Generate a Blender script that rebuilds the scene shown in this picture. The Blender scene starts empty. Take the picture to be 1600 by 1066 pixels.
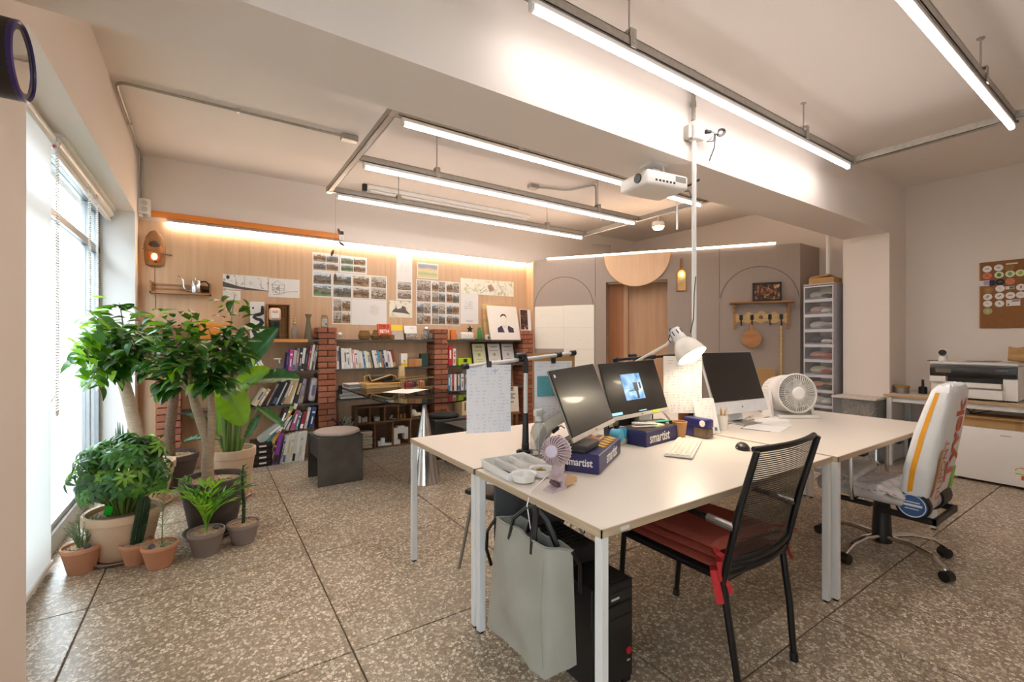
import bpy, bmesh, random
from math import *
from mathutils import Vector, Matrix, Euler
random.seed(11)
SC = bpy.context.scene
COL = SC.collection
R = radians

# ---------------------------------------------------------------- camera, sky, exposure
cam = bpy.data.objects.new('camera', bpy.data.cameras.new('camera'))
COL.objects.link(cam)
cam.data.lens = 16.0
cam.data.sensor_width = 36.0
cam.data.clip_start = 0.05
cam.location = (0, 0, 1.31)
cam.rotation_euler = (R(90), 0, R(-33.72))
SC.camera = cam
SKY_STRENGTH = 7.5
TUBE = 14.0
SC.view_settings.view_transform = 'Standard'
SC.view_settings.look = 'None'
SC.view_settings.gamma = 1
SC.view_settings.use_curve_mapping = False
SC.view_settings.exposure = 1.98
world = bpy.data.worlds.new('overcast_sky')
SC.world = world
world.use_nodes = True
bgn = world.node_tree.nodes['Background']
bgn.inputs['Color'].default_value = (0.93, 0.97, 1.0, 1)
bgn.inputs['Strength'].default_value = SKY_STRENGTH
SC.cycles.max_bounces = 10
SC.cycles.diffuse_bounces = 6
SC.cycles.transparent_max_bounces = 12
SC.cycles.sample_clamp_indirect = 6
SC.cycles.use_denoising = True
SC.cycles.caustics_reflective = False
SC.cycles.caustics_refractive = False

# ---------------------------------------------------------------- materials
def lin(h):
    h = h.lstrip('#')
    c = [int(h[i:i + 2], 16) / 255 for i in (0, 2, 4)]
    return tuple((x / 12.92 if x <= .04045 else ((x + .055) / 1.055) ** 2.4) for x in c) + (1,)

MC = {}
def nt(name):
    m = bpy.data.materials.new(name)
    m.use_nodes = True
    n = m.node_tree.nodes
    return m, n, m.node_tree.links, n['Principled BSDF']

def mat(col, rough=.55, metal=0, var=.05, scale=18, bump=0, coat=0, emit=0, alpha=1, stretch=None, name=None, spec=None):
    """plain procedural surface: colour, a little noise variation, optional fine relief"""
    key = (col, rough, metal, var, scale, bump, coat, emit, alpha, stretch)
    if key in MC:
        return MC[key]
    m, n, l, p = nt(name or 'surface_' + col.strip('#'))
    p.inputs['Roughness'].default_value = rough
    p.inputs['Metallic'].default_value = metal
    if coat:
        p.inputs['Coat Weight'].default_value = coat
        p.inputs['Coat Roughness'].default_value = .08
    if spec is not None:
        p.inputs['Specular IOR Level'].default_value = spec
    c = lin(col)
    tc = n.new('ShaderNodeTexCoord')
    mp = n.new('ShaderNodeMapping')
    l.new(tc.outputs['Object'], mp.inputs['Vector'])
    if stretch:
        mp.inputs['Scale'].default_value = stretch
    nz = n.new('ShaderNodeTexNoise')
    nz.inputs['Scale'].default_value = scale
    nz.inputs['Detail'].default_value = 4
    l.new(mp.outputs['Vector'], nz.inputs['Vector'])
    mr = n.new('ShaderNodeMapRange')
    mr.inputs['From Min'].default_value = .25
    mr.inputs['From Max'].default_value = .75
    mr.inputs['To Min'].default_value = 1 - var
    mr.inputs['To Max'].default_value = 1 + var
    l.new(nz.outputs['Fac'], mr.inputs['Value'])
    hs = n.new('ShaderNodeHueSaturation')
    hs.inputs['Color'].default_value = c
    l.new(mr.outputs['Result'], hs.inputs['Value'])
    l.new(hs.outputs['Color'], p.inputs['Base Color'])
    if emit:
        p.inputs['Emission Color'].default_value = c
        p.inputs['Emission Strength'].default_value = emit
    if bump:
        b = n.new('ShaderNodeBump')
        b.inputs['Strength'].default_value = bump
        b.inputs['Distance'].default_value = .01
        l.new(nz.outputs['Fac'], b.inputs['Height'])
        l.new(b.outputs['Normal'], p.inputs['Normal'])
    if alpha < 1:
        p.inputs['Alpha'].default_value = alpha
    MC[key] = m
    return m

def glassy(name, col, mix, rough=.03, fac=.12, flat=False):
    """thin clear sheet: mostly see-through, some sheen"""
    if name in MC:
        return MC[name]
    m, n, l, p = nt(name)
    n.remove(p)
    out = n['Material Output']
    t = n.new('ShaderNodeBsdfTransparent')
    t.inputs['Color'].default_value = lin(col)
    d = n.new('ShaderNodeBsdfDiffuse')
    d.inputs['Color'].default_value = lin(mix[0])
    m1 = n.new('ShaderNodeMixShader')
    m1.inputs['Fac'].default_value = mix[1]
    l.new(t.outputs[0], m1.inputs[1]); l.new(d.outputs[0], m1.inputs[2])
    g = n.new('ShaderNodeBsdfGlossy')
    g.inputs['Roughness'].default_value = rough
    lw = n.new('ShaderNodeLayerWeight')
    lw.inputs['Blend'].default_value = fac
    m2 = n.new('ShaderNodeMixShader')
    if flat: m2.inputs['Fac'].default_value = fac
    else: l.new(lw.outputs['Fresnel'], m2.inputs['Fac'])
    l.new(m1.outputs[0], m2.inputs[1]); l.new(g.outputs[0], m2.inputs[2])
    l.new(m2.outputs[0], out.inputs['Surface'])
    MC[name] = m
    return m

def emitter(name, col, s):
    m, n, l, p = nt(name)
    n.remove(p)
    e = n.new('ShaderNodeEmission')
    e.inputs['Color'].default_value = lin(col)
    e.inputs['Strength'].default_value = s
    l.new(e.outputs[0], n['Material Output'].inputs['Surface'])
    return m

def ramp(n, stops, const=False):
    r = n.new('ShaderNodeValToRGB')
    if const:
        r.color_ramp.interpolation = 'CONSTANT'
    e = r.color_ramp.elements
    while len(e) < len(stops):
        e.new(.5)
    for k, (p, c) in enumerate(stops):
        e[k].position = p
        e[k].color = lin(c)
    return r

def terrazzo():
    m, n, l, p = nt('terrazzo_chips')
    tc = n.new('ShaderNodeTexCoord')
    def chips(scale, dens, seed):
        mp = n.new('ShaderNodeMapping')
        mp.inputs['Location'].default_value = (seed, seed * 2, 0)
        l.new(tc.outputs['Object'], mp.inputs['Vector'])
        v = n.new('ShaderNodeTexVoronoi')
        v.inputs['Scale'].default_value = scale
        l.new(mp.outputs['Vector'], v.inputs['Vector'])
        sp = n.new('ShaderNodeSeparateColor')
        l.new(v.outputs['Color'], sp.inputs['Color'])
        gt = n.new('ShaderNodeMath'); gt.operation = 'GREATER_THAN'
        gt.inputs[1].default_value = 1 - dens
        l.new(sp.outputs['Red'], gt.inputs[0])
        ve = n.new('ShaderNodeTexVoronoi'); ve.feature = 'DISTANCE_TO_EDGE'
        ve.inputs['Scale'].default_value = scale
        l.new(mp.outputs['Vector'], ve.inputs['Vector'])
        lt = n.new('ShaderNodeMath'); lt.operation = 'GREATER_THAN'
        lt.inputs[1].default_value = .09
        l.new(ve.outputs['Distance'], lt.inputs[0])
        mu = n.new('ShaderNodeMath'); mu.operation = 'MULTIPLY'
        l.new(gt.outputs[0], mu.inputs[0]); l.new(lt.outputs[0], mu.inputs[1])
        return mu.outputs[0], sp.outputs['Green']
    f1, g1 = chips(66, .60, 3.1)
    f2, g2 = chips(140, .5, 7.7)
    nz = n.new('ShaderNodeTexNoise'); nz.inputs['Scale'].default_value = 1.6; nz.inputs['Detail'].default_value = 5
    l.new(tc.outputs['Object'], nz.inputs['Vector'])
    base = ramp(n, [(.3, '#74634f'), (.7, '#9b8973')])
    l.new(nz.outputs['Fac'], base.inputs['Fac'])
    c1 = ramp(n, [(0, '#a1917c'), (.5, '#c8baa5'), (1, '#e6dac8')])
    l.new(g1, c1.inputs['Fac'])
    c2 = ramp(n, [(0, '#93836e'), (1, '#bdae96')])
    l.new(g2, c2.inputs['Fac'])
    a = n.new('ShaderNodeMix'); a.data_type = 'RGBA'
    l.new(f2, a.inputs[0]); l.new(base.outputs[0], a.inputs[6]); l.new(c2.outputs[0], a.inputs[7])
    b = n.new('ShaderNodeMix'); b.data_type = 'RGBA'
    l.new(f1, b.inputs[0]); l.new(a.outputs[2], b.inputs[6]); l.new(c1.outputs[0], b.inputs[7])
    oi = n.new('ShaderNodeObjectInfo')
    mr = n.new('ShaderNodeMapRange'); mr.inputs['To Min'].default_value = .93; mr.inputs['To Max'].default_value = 1.07
    l.new(oi.outputs['Random'], mr.inputs['Value'])
    hs = n.new('ShaderNodeHueSaturation')
    l.new(b.outputs[2], hs.inputs['Color']); l.new(mr.outputs[0], hs.inputs['Value'])
    l.new(hs.outputs[0], p.inputs['Base Color'])
    rr = n.new('ShaderNodeMapRange'); rr.inputs['To Min'].default_value = .2; rr.inputs['To Max'].default_value = .5
    l.new(nz.outputs['Fac'], rr.inputs['Value'])
    l.new(rr.outputs[0], p.inputs['Roughness'])
    return m

def wood(name, c0, c1, stretch=(30, 30, 1.5), rough=.5, scale=1.0, coat=0):
    m, n, l, p = nt(name)
    tc = n.new('ShaderNodeTexCoord')
    mp = n.new('ShaderNodeMapping'); mp.inputs['Scale'].default_value = stretch
    l.new(tc.outputs['Object'], mp.inputs['Vector'])
    nz = n.new('ShaderNodeTexNoise'); nz.inputs['Scale'].default_value = scale; nz.inputs['Detail'].default_value = 6
    nz.inputs['Distortion'].default_value = .6
    l.new(mp.outputs[0], nz.inputs['Vector'])
    r = ramp(n, [(.3, c0), (.7, c1)])
    l.new(nz.outputs['Fac'], r.inputs['Fac'])
    l.new(r.outputs[0], p.inputs['Base Color'])
    p.inputs['Roughness'].default_value = rough
    p.inputs['Coat Weight'].default_value = coat
    return m

def print_mat(name, stops, scale=14, detail=4):
    """ink on paper: soft colour patches, different on every print"""
    m, n, l, p = nt(name)
    tc = n.new('ShaderNodeTexCoord')
    oi = n.new('ShaderNodeObjectInfo')
    mu = n.new('ShaderNodeMath'); mu.operation = 'MULTIPLY'; mu.inputs[1].default_value = 90
    l.new(oi.outputs['Random'], mu.inputs[0])
    ad = n.new('ShaderNodeVectorMath'); ad.operation = 'ADD'
    l.new(tc.outputs['Object'], ad.inputs[0]); l.new(mu.outputs[0], ad.inputs[1])
    nz = n.new('ShaderNodeTexNoise'); nz.inputs['Scale'].default_value = scale; nz.inputs['Detail'].default_value = detail
    nz.inputs['Distortion'].default_value = 1.2
    l.new(ad.outputs[0], nz.inputs['Vector'])
    r = ramp(n, stops)
    l.new(nz.outputs['Fac'], r.inputs['Fac'])
    l.new(r.outputs[0], p.inputs['Base Color'])
    p.inputs['Roughness'].default_value = .5
    return m

def text_paper(name, paper, ink, rows=60, axis=2, dens=.5):
    """sheet with faint printed rows"""
    m, n, l, p = nt(name)
    tc = n.new('ShaderNodeTexCoord')
    sx = n.new('ShaderNodeSeparateXYZ')
    l.new(tc.outputs['Object'], sx.inputs[0])
    s = n.new('ShaderNodeMath'); s.operation = 'MULTIPLY'; s.inputs[1].default_value = rows * 6.283
    l.new(sx.outputs[axis], s.inputs[0])
    sn = n.new('ShaderNodeMath'); sn.operation = 'SINE'
    l.new(s.outputs[0], sn.inputs[0])
    gt = n.new('ShaderNodeMath'); gt.operation = 'GREATER_THAN'; gt.inputs[1].default_value = .45
    l.new(sn.outputs[0], gt.inputs[0])
    nz = n.new('ShaderNodeTexNoise'); nz.inputs['Scale'].default_value = 60
    mp = n.new('ShaderNodeMapping'); mp.inputs['Scale'].default_value = (1, 1, .35)
    l.new(tc.outputs['Object'], mp.inputs['Vector']); l.new(mp.outputs[0], nz.inputs['Vector'])
    g2 = n.new('ShaderNodeMath'); g2.operation = 'GREATER_THAN'; g2.inputs[1].default_value = dens
    l.new(nz.outputs['Fac'], g2.inputs[0])
    mu = n.new('ShaderNodeMath'); mu.operation = 'MULTIPLY'
    l.new(gt.outputs[0], mu.inputs[0]); l.new(g2.outputs[0], mu.inputs[1])
    mx = n.new('ShaderNodeMix'); mx.data_type = 'RGBA'
    l.new(mu.outputs[0], mx.inputs[0])
    mx.inputs[6].default_value = lin(paper); mx.inputs[7].default_value = lin(ink)
    l.new(mx.outputs[2], p.inputs['Base Color'])
    p.inputs['Roughness'].default_value = .6
    return m

def leaf_mat(name, c0, c1, trans=.25):
    m, n, l, p = nt(name)
    oi = n.new('ShaderNodeObjectInfo')
    tc = n.new('ShaderNodeTexCoord')
    nz = n.new('ShaderNodeTexNoise'); nz.inputs['Scale'].default_value = 25
    l.new(tc.outputs['Object'], nz.inputs['Vector'])
    ad = n.new('ShaderNodeMath'); ad.operation = 'MULTIPLY_ADD'; ad.inputs[1].default_value = .4
    l.new(nz.outputs['Fac'], ad.inputs[0]); l.new(oi.outputs['Random'], ad.inputs[2])
    r = ramp(n, [(.1, c0), (1, c1)])
    l.new(ad.outputs[0], r.inputs['Fac'])
    l.new(r.outputs[0], p.inputs['Base Color'])
    p.inputs['Roughness'].default_value = .28
    t = n.new('ShaderNodeBsdfTranslucent')
    hs = n.new('ShaderNodeHueSaturation'); hs.inputs['Value'].default_value = 1.7; hs.inputs['Saturation'].default_value = 1.15; hs.inputs['Hue'].default_value = .48
    l.new(r.outputs[0], hs.inputs['Color']); l.new(hs.outputs[0], t.inputs['Color'])
    mx = n.new('ShaderNodeMixShader'); mx.inputs[0].default_value = trans
    l.new(p.outputs[0], mx.inputs[1]); l.new(t.outputs[0], mx.inputs[2])
    l.new(mx.outputs[0], n['Material Output'].inputs['Surface'])
    return m

WALL = mat('#e4dad1', .8, var=.015, scale=2, bump=.02, name='painted_wall')
CEIL = mat('#e6ddd6', .85, var=.015, scale=1.5, name='painted_ceiling')
REVEAL = mat('#e3e1de', .7, var=.01, name='painted_reveal')
PLY = wood('plywood_panel', '#cba582', '#d8b592', (22, 22, 1.2))
GREY = mat('#a3968d', .75, var=.03, scale=6, stretch=(8, 8, .6), name='grey_stained_board')
PEACH = wood('peach_plywood', '#eac29a', '#f0cba6', (20, 20, 1.2))
BROWN = wood('brown_door_wood', '#a2683c', '#b87a4b', (20, 20, 1.0))
DARKWOOD = wood('dark_shelf_wood', '#6a4a30', '#8d6745', (3, 30, 30), .5)
MIDWOOD = wood('oiled_wood', '#8d6238', '#b58650', (3, 30, 30), .5)
PALEWOOD = wood('pale_wood', '#b9955f', '#d1b27c', (3, 30, 30), .5)
STEEL = mat('#64625f', .34, .75, .18, 9, name='blackened_steel')
BLACK = mat('#191818', .45, 0, .05, name='black_plastic')
BLACKM = mat('#2b2a2a', .35, .6, .05, name='black_metal')
CHROME = mat('#cfcfcf', .16, 1, .02, name='chrome')
ALU = mat('#b9b5ae', .32, .85, .05, 30, name='aluminium')
GALV = mat('#aba69d', .4, .75, .12, 40, name='galvanised_steel')
WHITEM = mat('#dcdbd9', .4, 0, .02, name='white_coated_steel')
WHITEP = mat('#e6e3de', .35, 0, .02, name='white_plastic')
DESK = mat('#ddd4c8', .34, 0, .015, 4, name='white_laminate')
DESKEDGE = wood('desk_edge', '#a8937a', '#c2ad92', (4, 4, 60), .5)
PAPER = mat('#e9e6e2', .7, 0, .01, name='paper')
CARD = mat('#b38d5c', .8, 0, .06, name='cardboard')
BRICK = mat('#a2573a', .85, 0, .16, 30, .25, name='red_brick')
MORTAR = mat('#4a3b33', .95, 0, .1, name='dark_mortar')
REDC = mat('#a8503f', .85, 0, .08, 60, .2, name='red_cloth')
GREYC = mat('#a99c93', .9, 0, .05, 80, .2, name='grey_felt')
SOIL = mat('#b39a7c', .9, 0, .35, 120, .6, name='grit_soil')
DSOIL = mat('#8a7157', .95, 0, .4, 90, .6, name='bark_soil')
TERRA = mat('#cc9474', .8, 0, .06, 14, .1, name='terracotta')
GREYPOT = mat('#8b7d76', .8, 0, .06, 14, .1, name='grey_clay')
BEIGEPOT = mat('#d0b498', .8, 0, .05, 10, .1, name='beige_clay')
DARKPOT = mat('#4e433f', .7, 0, .06, 10, .1, name='dark_clay')
BARK = mat('#a28d77', .85, 0, .2, 24, .5, stretch=(1, 1, 3.5), name='pale_bark')
DBARK = mat('#6f5847', .9, 0, .25, 24, .6, stretch=(1, 1, 4), name='dark_bark')
STEM = mat('#6d8a44', .6, 0, .1, name='green_stem')
LEAF = [leaf_mat('leaf_dark', '#1b4216', '#346427', .16), leaf_mat('leaf_mid', '#2a5a1d', '#50852f', .2), leaf_mat('leaf_light', '#4c8522', '#8dbd42', .38)]
BOPL = leaf_mat('banana_leaf', '#224f24', '#477a30', .2)
LED = emitter('led_tube_light', '#fff5f0', TUBE)
def downward(m, lo):
    # the diffuser gives most of its light downwards, as such tubes do
    n, l = m.node_tree.nodes, m.node_tree.links
    e = [x for x in n if x.type == 'EMISSION'][0]
    g = n.new('ShaderNodeNewGeometry'); sx = n.new('ShaderNodeSeparateXYZ')
    l.new(g.outputs['Normal'], sx.inputs[0])
    mr = n.new('ShaderNodeMapRange'); s0 = e.inputs['Strength'].default_value
    mr.inputs['From Min'].default_value = 0; mr.inputs['From Max'].default_value = -1
    mr.inputs['To Min'].default_value = s0 * lo; mr.inputs['To Max'].default_value = s0
    l.new(sx.outputs[2], mr.inputs['Value']); l.new(mr.outputs[0], e.inputs['Strength'])
downward(LED, .2)
WARMLED = emitter('warm_led_light', '#ffe4c8', 13.0)
GLASS = glassy('window_glass', '#dfe5e8', ('#dfe6e6', .05), .01, .07, True)
CLEAR = glassy('clear_plastic', '#eef0f0', ('#e2e4e5', .12), .15, .035)
FROST = glassy('frosted_plastic', '#f4f4f7', ('#efeef3', .36), .3, .05)
SMOKE = glassy('smoked_glass', '#8f8a82', ('#4a443c', .22), .02, .2)
BROWNGLASS = glassy('brown_glass', '#cdbb99', ('#b39b72', .2), .05, .06)
def photo_mat(name, stops, scale=9, amt=.55, tilt=.25):
    """photograph: ground, buildings and sky bands broken up by noise, different on every print"""
    m, n, l, p = nt(name)
    tc = n.new('ShaderNodeTexCoord'); oi = n.new('ShaderNodeObjectInfo')
    sx = n.new('ShaderNodeSeparateXYZ'); l.new(tc.outputs['Generated'], sx.inputs[0])
    mu = n.new('ShaderNodeMath'); mu.operation = 'MULTIPLY'; mu.inputs[1].default_value = 77
    l.new(oi.outputs['Random'], mu.inputs[0])
    ad = n.new('ShaderNodeVectorMath'); ad.operation = 'ADD'
    l.new(tc.outputs['Generated'], ad.inputs[0]); l.new(mu.outputs[0], ad.inputs[1])
    mp = n.new('ShaderNodeMapping'); mp.inputs['Scale'].default_value = (1, .02, 1.5)
    l.new(ad.outputs[0], mp.inputs['Vector'])
    v = n.new('ShaderNodeTexVoronoi'); v.inputs['Scale'].default_value = scale * .45; v.distance = 'CHEBYCHEV'
    l.new(mp.outputs[0], v.inputs['Vector'])
    sc = n.new('ShaderNodeSeparateColor'); l.new(v.outputs['Color'], sc.inputs[0])
    nz = n.new('ShaderNodeTexNoise'); nz.inputs['Scale'].default_value = scale; nz.inputs['Detail'].default_value = 5
    l.new(mp.outputs[0], nz.inputs['Vector'])
    a = n.new('ShaderNodeMath'); a.operation = 'MULTIPLY_ADD'; a.inputs[1].default_value = amt; a.inputs[2].default_value = -.5 * amt - .12
    l.new(nz.outputs['Fac'], a.inputs[0])
    b = n.new('ShaderNodeMath'); b.operation = 'MULTIPLY_ADD'; b.inputs[1].default_value = tilt
    l.new(sc.outputs['Red'], b.inputs[0]); l.new(a.outputs[0], b.inputs[2])
    c = n.new('ShaderNodeMath'); c.operation = 'ADD'
    l.new(b.outputs[0], c.inputs[0]); l.new(sx.outputs[2], c.inputs[1])
    r = ramp(n, stops); l.new(c.outputs[0], r.inputs['Fac'])
    l.new(r.outputs[0], p.inputs['Base Color']); p.inputs['Roughness'].default_value = .5
    return m
PHOTO = [photo_mat('print_village', [(.0, '#8d8877'), (.22, '#6b6353'), (.38, '#3d352c'), (.5, '#8b7d6b'), (.62, '#4e4a45'), (.74, '#a5b2c0'), (.95, '#d9dee3')]),
         photo_mat('print_earth', [(.0, '#b39a76'), (.25, '#8a6c4d'), (.4, '#4a382a'), (.55, '#a37a58'), (.66, '#5a4a3c'), (.8, '#c9c0b4'), (.95, '#e3e0da')]),
         photo_mat('print_interior', [(.05, '#6d5d4c'), (.3, '#b09a80'), (.42, '#3a312b'), (.55, '#8b7a69'), (.68, '#ded6ca'), (.8, '#6f655c'), (.95, '#c9bfb2')], 12, .8, .4),
         photo_mat('print_green', [(.0, '#8a9a70'), (.25, '#5d7a4a'), (.4, '#3b4030'), (.52, '#9c8f7c'), (.66, '#5b665c'), (.78, '#a8b8c8'), (.95, '#dde3e8')])]
SKETCH = print_mat('print_sketch', [(.2, '#3d3d3d'), (.34, '#9b9b9b'), (.42, '#e6e4e1'), (.9, '#efedea')], 22)
WATERC = print_mat('print_watercolour', [(.28, '#9aa58b'), (.4, '#d9d6b0'), (.5, '#ece8d8'), (.75, '#e9e6da')], 12)
LANDSC = photo_mat('print_landscape', [(.0, '#d9cf9c'), (.2, '#b9c08c'), (.4, '#e3d4a6'), (.58, '#d3b98f'), (.68, '#98a0b8'), (.95, '#aab3c8')], 4, .3, .05)
SHEET = text_paper('printed_sheet', '#e3e2e6', '#cfcfd8', 60, 2, .54)
PLAN = mat('#ebe7dc', .7, 0, .015, 3, name='plan_paper')
SHEETW = text_paper('printed_sheet_lamplit', '#efe9e3', '#cfc8c6', 60, 2, .54)  # copy of the printed sheet with the lamp's warm light in its colour

# ---------------------------------------------------------------- mesh builder
class B:
    def __init__(s):
        s.m = bmesh.new(); s.mi = 0
    def use(s, i):
        s.mi = i; return s
    def _set(s, vs):
        for f in {f for v in vs for f in v.link_faces}:
            f.material_index = s.mi
    def box(s, c, d, rot=None, bev=0, seg=1):
        M = Matrix.Translation(c)
        if rot: M = M @ Euler(rot).to_matrix().to_4x4()
        M = M @ Matrix.Diagonal((d[0], d[1], d[2], 1))
        vs = bmesh.ops.create_cube(s.m, size=1, matrix=M)['verts']
        s._set(vs)
        if bev:
            es = list({e for v in vs for e in v.link_edges})
            bmesh.ops.bevel(s.m, geom=es, offset=bev, segments=seg, affect='EDGES', profile=.5)
        return s
    def bx(s, x0, x1, y0, y1, z0, z1, bev=0, seg=1):
        return s.box(((x0 + x1) / 2, (y0 + y1) / 2, (z0 + z1) / 2), (abs(x1 - x0), abs(y1 - y0), abs(z1 - z0)), None, bev, seg)
    def _rings(s, rings, cap=True, closed=False):
        n = len(rings[0]); vs = []
        V = [[s.m.verts.new(p) for p in r] for r in rings]
        k = len(V)
        for i in range(k if closed else k - 1):
            a, b = V[i], V[(i + 1) % k]
            for j in range(n):
                f = s.m.faces.new((a[j], a[(j + 1) % n], b[(j + 1) % n], b[j])); f.material_index = s.mi
        if cap and not closed:
            f = s.m.faces.new(V[0][::-1]); f.material_index = s.mi
            f = s.m.faces.new(V[-1]); f.material_index = s.mi
        return s
    def cyl(s, p0, p1, r0, r1=None, seg=14, cap=True):
        return s.tube([p0, p1], [r0, r0 if r1 is None else r1], seg, cap=cap)
    def tube(s, pts, r, seg=8, closed=False, cap=True, flat=1):
        P = [Vector(p) for p in pts]
        n = len(P)
        rr = r if isinstance(r, (list, tuple)) else [r] * n
        rings = []; u = None
        for i in range(n):
            if closed: t = P[(i + 1) % n] - P[i - 1]
            else: t = P[min(i + 1, n - 1)] - P[max(i - 1, 0)]
            t.normalize()
            if u is None:
                u = t.orthogonal().normalized()
                if abs(t.z) < .9: u = Vector((0, 0, 1)).cross(t).normalized()
            else:
                u = (u - t * u.dot(t))
                u = u.normalized() if u.length > 1e-6 else t.orthogonal().normalized()
            w = t.cross(u)
            rings.append([P[i] + u * (cos(2 * pi * j / seg + (pi / 4 if seg == 4 else 0)) * rr[i]) + w * (sin(2 * pi * j / seg + (pi / 4 if seg == 4 else 0)) * rr[i] * flat) for j in range(seg)])
        return s._rings(rings, cap, closed)
    def lathe(s, prof, seg=24, c=(0, 0, 0), M=None):
        c = Vector(c)
        rings = []
        for r, z in prof:
            ring = [Vector((max(r, 1e-4) * cos(2 * pi * j / seg), max(r, 1e-4) * sin(2 * pi * j / seg), z)) for j in range(seg)]
            rings.append([(M @ v if M else v) + c for v in ring])
        return s._rings(rings, True)
    def prism(s, poly, h0, h1, M=None):
        M = M or Matrix()
        a = [M @ Vector((x, y, h0)) for x, y in poly]
        b = [M @ Vector((x, y, h1)) for x, y in poly]
        return s._rings([a, b])
    def ink(s, pts, w, y=0.):
        P = [Vector((p[0], 0, p[-1])) for p in pts]; n = len(P)
        q = []
        for i in range(n):
            t = (P[min(i + 1, n - 1)] - P[max(i - 1, 0)]).normalized(); k = Vector((-t.z, 0, t.x))
            ww = w[i] if isinstance(w, (list, tuple)) else w
            q.append((P[i] + k * ww + Vector((0, y, 0)), P[i] - k * ww + Vector((0, y, 0))))
        for a, b in zip(q, q[1:]): s.face([a[0], a[1], b[1], b[0]])
        return s
    def face(s, pts):
        f = s.m.faces.new([s.m.verts.new(p) for p in pts]); f.material_index = s.mi
        return s
    def grid(s, fn, nu, nv):
        V = [[s.m.verts.new(fn(i / nu, j / nv)) for j in range(nv + 1)] for i in range(nu + 1)]
        for i in range(nu):
            for j in range(nv):
                f = s.m.faces.new((V[i][j], V[i + 1][j], V[i + 1][j + 1], V[i][j + 1])); f.material_index = s.mi
        return s
    def sph(s, c, r, seg=14, rings=8):
        r = r if isinstance(r, (tuple, list)) else (r, r, r)
        M = Matrix.Translation(c) @ Matrix.Diagonal((r[0], r[1], r[2], 1))
        s._set(bmesh.ops.create_uvsphere(s.m, u_segments=seg, v_segments=rings, radius=1, matrix=M)['verts'])
        return s
    def mesh(s, name, ang=35):
        bmesh.ops.recalc_face_normals(s.m, faces=s.m.faces[:])
        me = bpy.data.meshes.new(name)
        for f in s.m.faces: f.smooth = True
        s.m.to_mesh(me); s.m.free()
        me.set_sharp_from_angle(angle=R(ang))
        return me

def mk(name, b, mats, par=None, loc=(0, 0, 0), rot=(0, 0, 0), ang=35, **pr):
    me = b.mesh(name, ang) if isinstance(b, B) else b
    if isinstance(b, B):
        for m in (mats if isinstance(mats, (list, tuple)) else [mats]): me.materials.append(m)
    o = bpy.data.objects.new(name, me)
    COL.objects.link(o)
    o.location = loc; o.rotation_euler = rot
    if par: o.parent = par
    for k, v in pr.items():
        if v is not None: o[{'cat': 'category'}.get(k, k)] = v
    return o

def thing(name, label, cat, loc=(0, 0, 0), rz=0, group=None):
    o = bpy.data.objects.new(name, None)
    o.empty_display_size = .05
    COL.objects.link(o)
    o.location = loc; o.rotation_euler = (0, 0, R(rz))
    o['label'] = label; o['category'] = cat
    if group: o['group'] = group
    return o

def struct(name, b, mats, par=None, **k):
    return mk(name, b, mats, par, kind='structure', **k)

def dup(root, loc, rz=None, label=None, group=None):
    r = root.copy(); COL.objects.link(r); r.location = loc
    if rz is not None: r.rotation_euler = (0, 0, R(rz))
    if label: r['label'] = label
    if group: r['group'] = group
    for ch in list(root.children):
        c = ch.copy(); COL.objects.link(c); c.parent = r
        for g in list(ch.children):
            d = g.copy(); COL.objects.link(d); d.parent = c
    return r

def letters(name, txt, size, m, par, loc, rot, ext=.0006, align='CENTER', bold=.0, sx=1, italic=0, **pr):
    cu = bpy.data.curves.new(name, 'FONT')
    cu.body = txt; cu.size = size; cu.extrude = ext; cu.align_x = align; cu.align_y = 'CENTER'
    cu.offset = bold; cu.resolution_u = 3; cu.shear = italic
    o = bpy.data.objects.new(name, cu)
    me = bpy.data.meshes.new_from_object(o)
    bpy.data.objects.remove(o)
    me.materials.clear(); me.materials.append(m)
    t = mk(name, me, m, par, loc, rot, **pr)
    t.scale = (sx, 1, 1)
    return t

ORD = ['first', 'second', 'third', 'fourth', 'fifth', 'sixth', 'seventh', 'eighth', 'ninth', 'tenth', 'eleventh', 'twelfth', 'thirteenth', 'fourteenth', 'fifteenth', 'sixteenth', 'seventeenth', 'eighteenth', 'nineteenth', 'twentieth', 'twenty-first', 'twenty-second', 'twenty-third', 'twenty-fourth']

def cloth_light(name, col, tr):
    m, n, l, p = nt(name)
    p.inputs['Base Color'].default_value = lin(col); p.inputs['Roughness'].default_value = .8
    t = n.new('ShaderNodeBsdfTranslucent'); t.inputs['Color'].default_value = lin(col)
    mx = n.new('ShaderNodeMixShader'); mx.inputs[0].default_value = tr
    l.new(p.outputs[0], mx.inputs[1]); l.new(t.outputs[0], mx.inputs[2])
    l.new(mx.outputs[0], n['Material Output'].inputs['Surface'])
    return m

# ================================================================ room shell
XW, XR, YB, YN = -.57, 6.6, 5.75, -2.6
CZ, CN = 3.15, 3.05
fl = struct('floor', B().bx(-.95, XR, YN, YB, -.06, -.006), mat('#5b4630', .6, .2, .2, 12, name='brass_joint'))
tm = terrazzo()
xs = [-.83, -.49, .51, 1.49, 2.44, 3.34, 4.3, 5.3, 6.3, XR]
ys = [YN, -2.1, -1.08, -.05, .97, 1.97, 3.01, 4.08, 5.15, YB]
for i in range(len(xs) - 1):
    for j in range(len(ys) - 1):
        w, d = xs[i + 1] - xs[i] - .007, ys[j + 1] - ys[j] - .007
        t = mk('tile', B().box((0, 0, -.008), (w, d, .016), None, .002), tm, fl, ((xs[i] + xs[i + 1]) / 2, (ys[j] + ys[j + 1]) / 2, random.uniform(-.0006, .0004)))
struct('wall_back', B().bx(-.95, XR + .1, YB, YB + .1, 0, 3.3), WALL)
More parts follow.
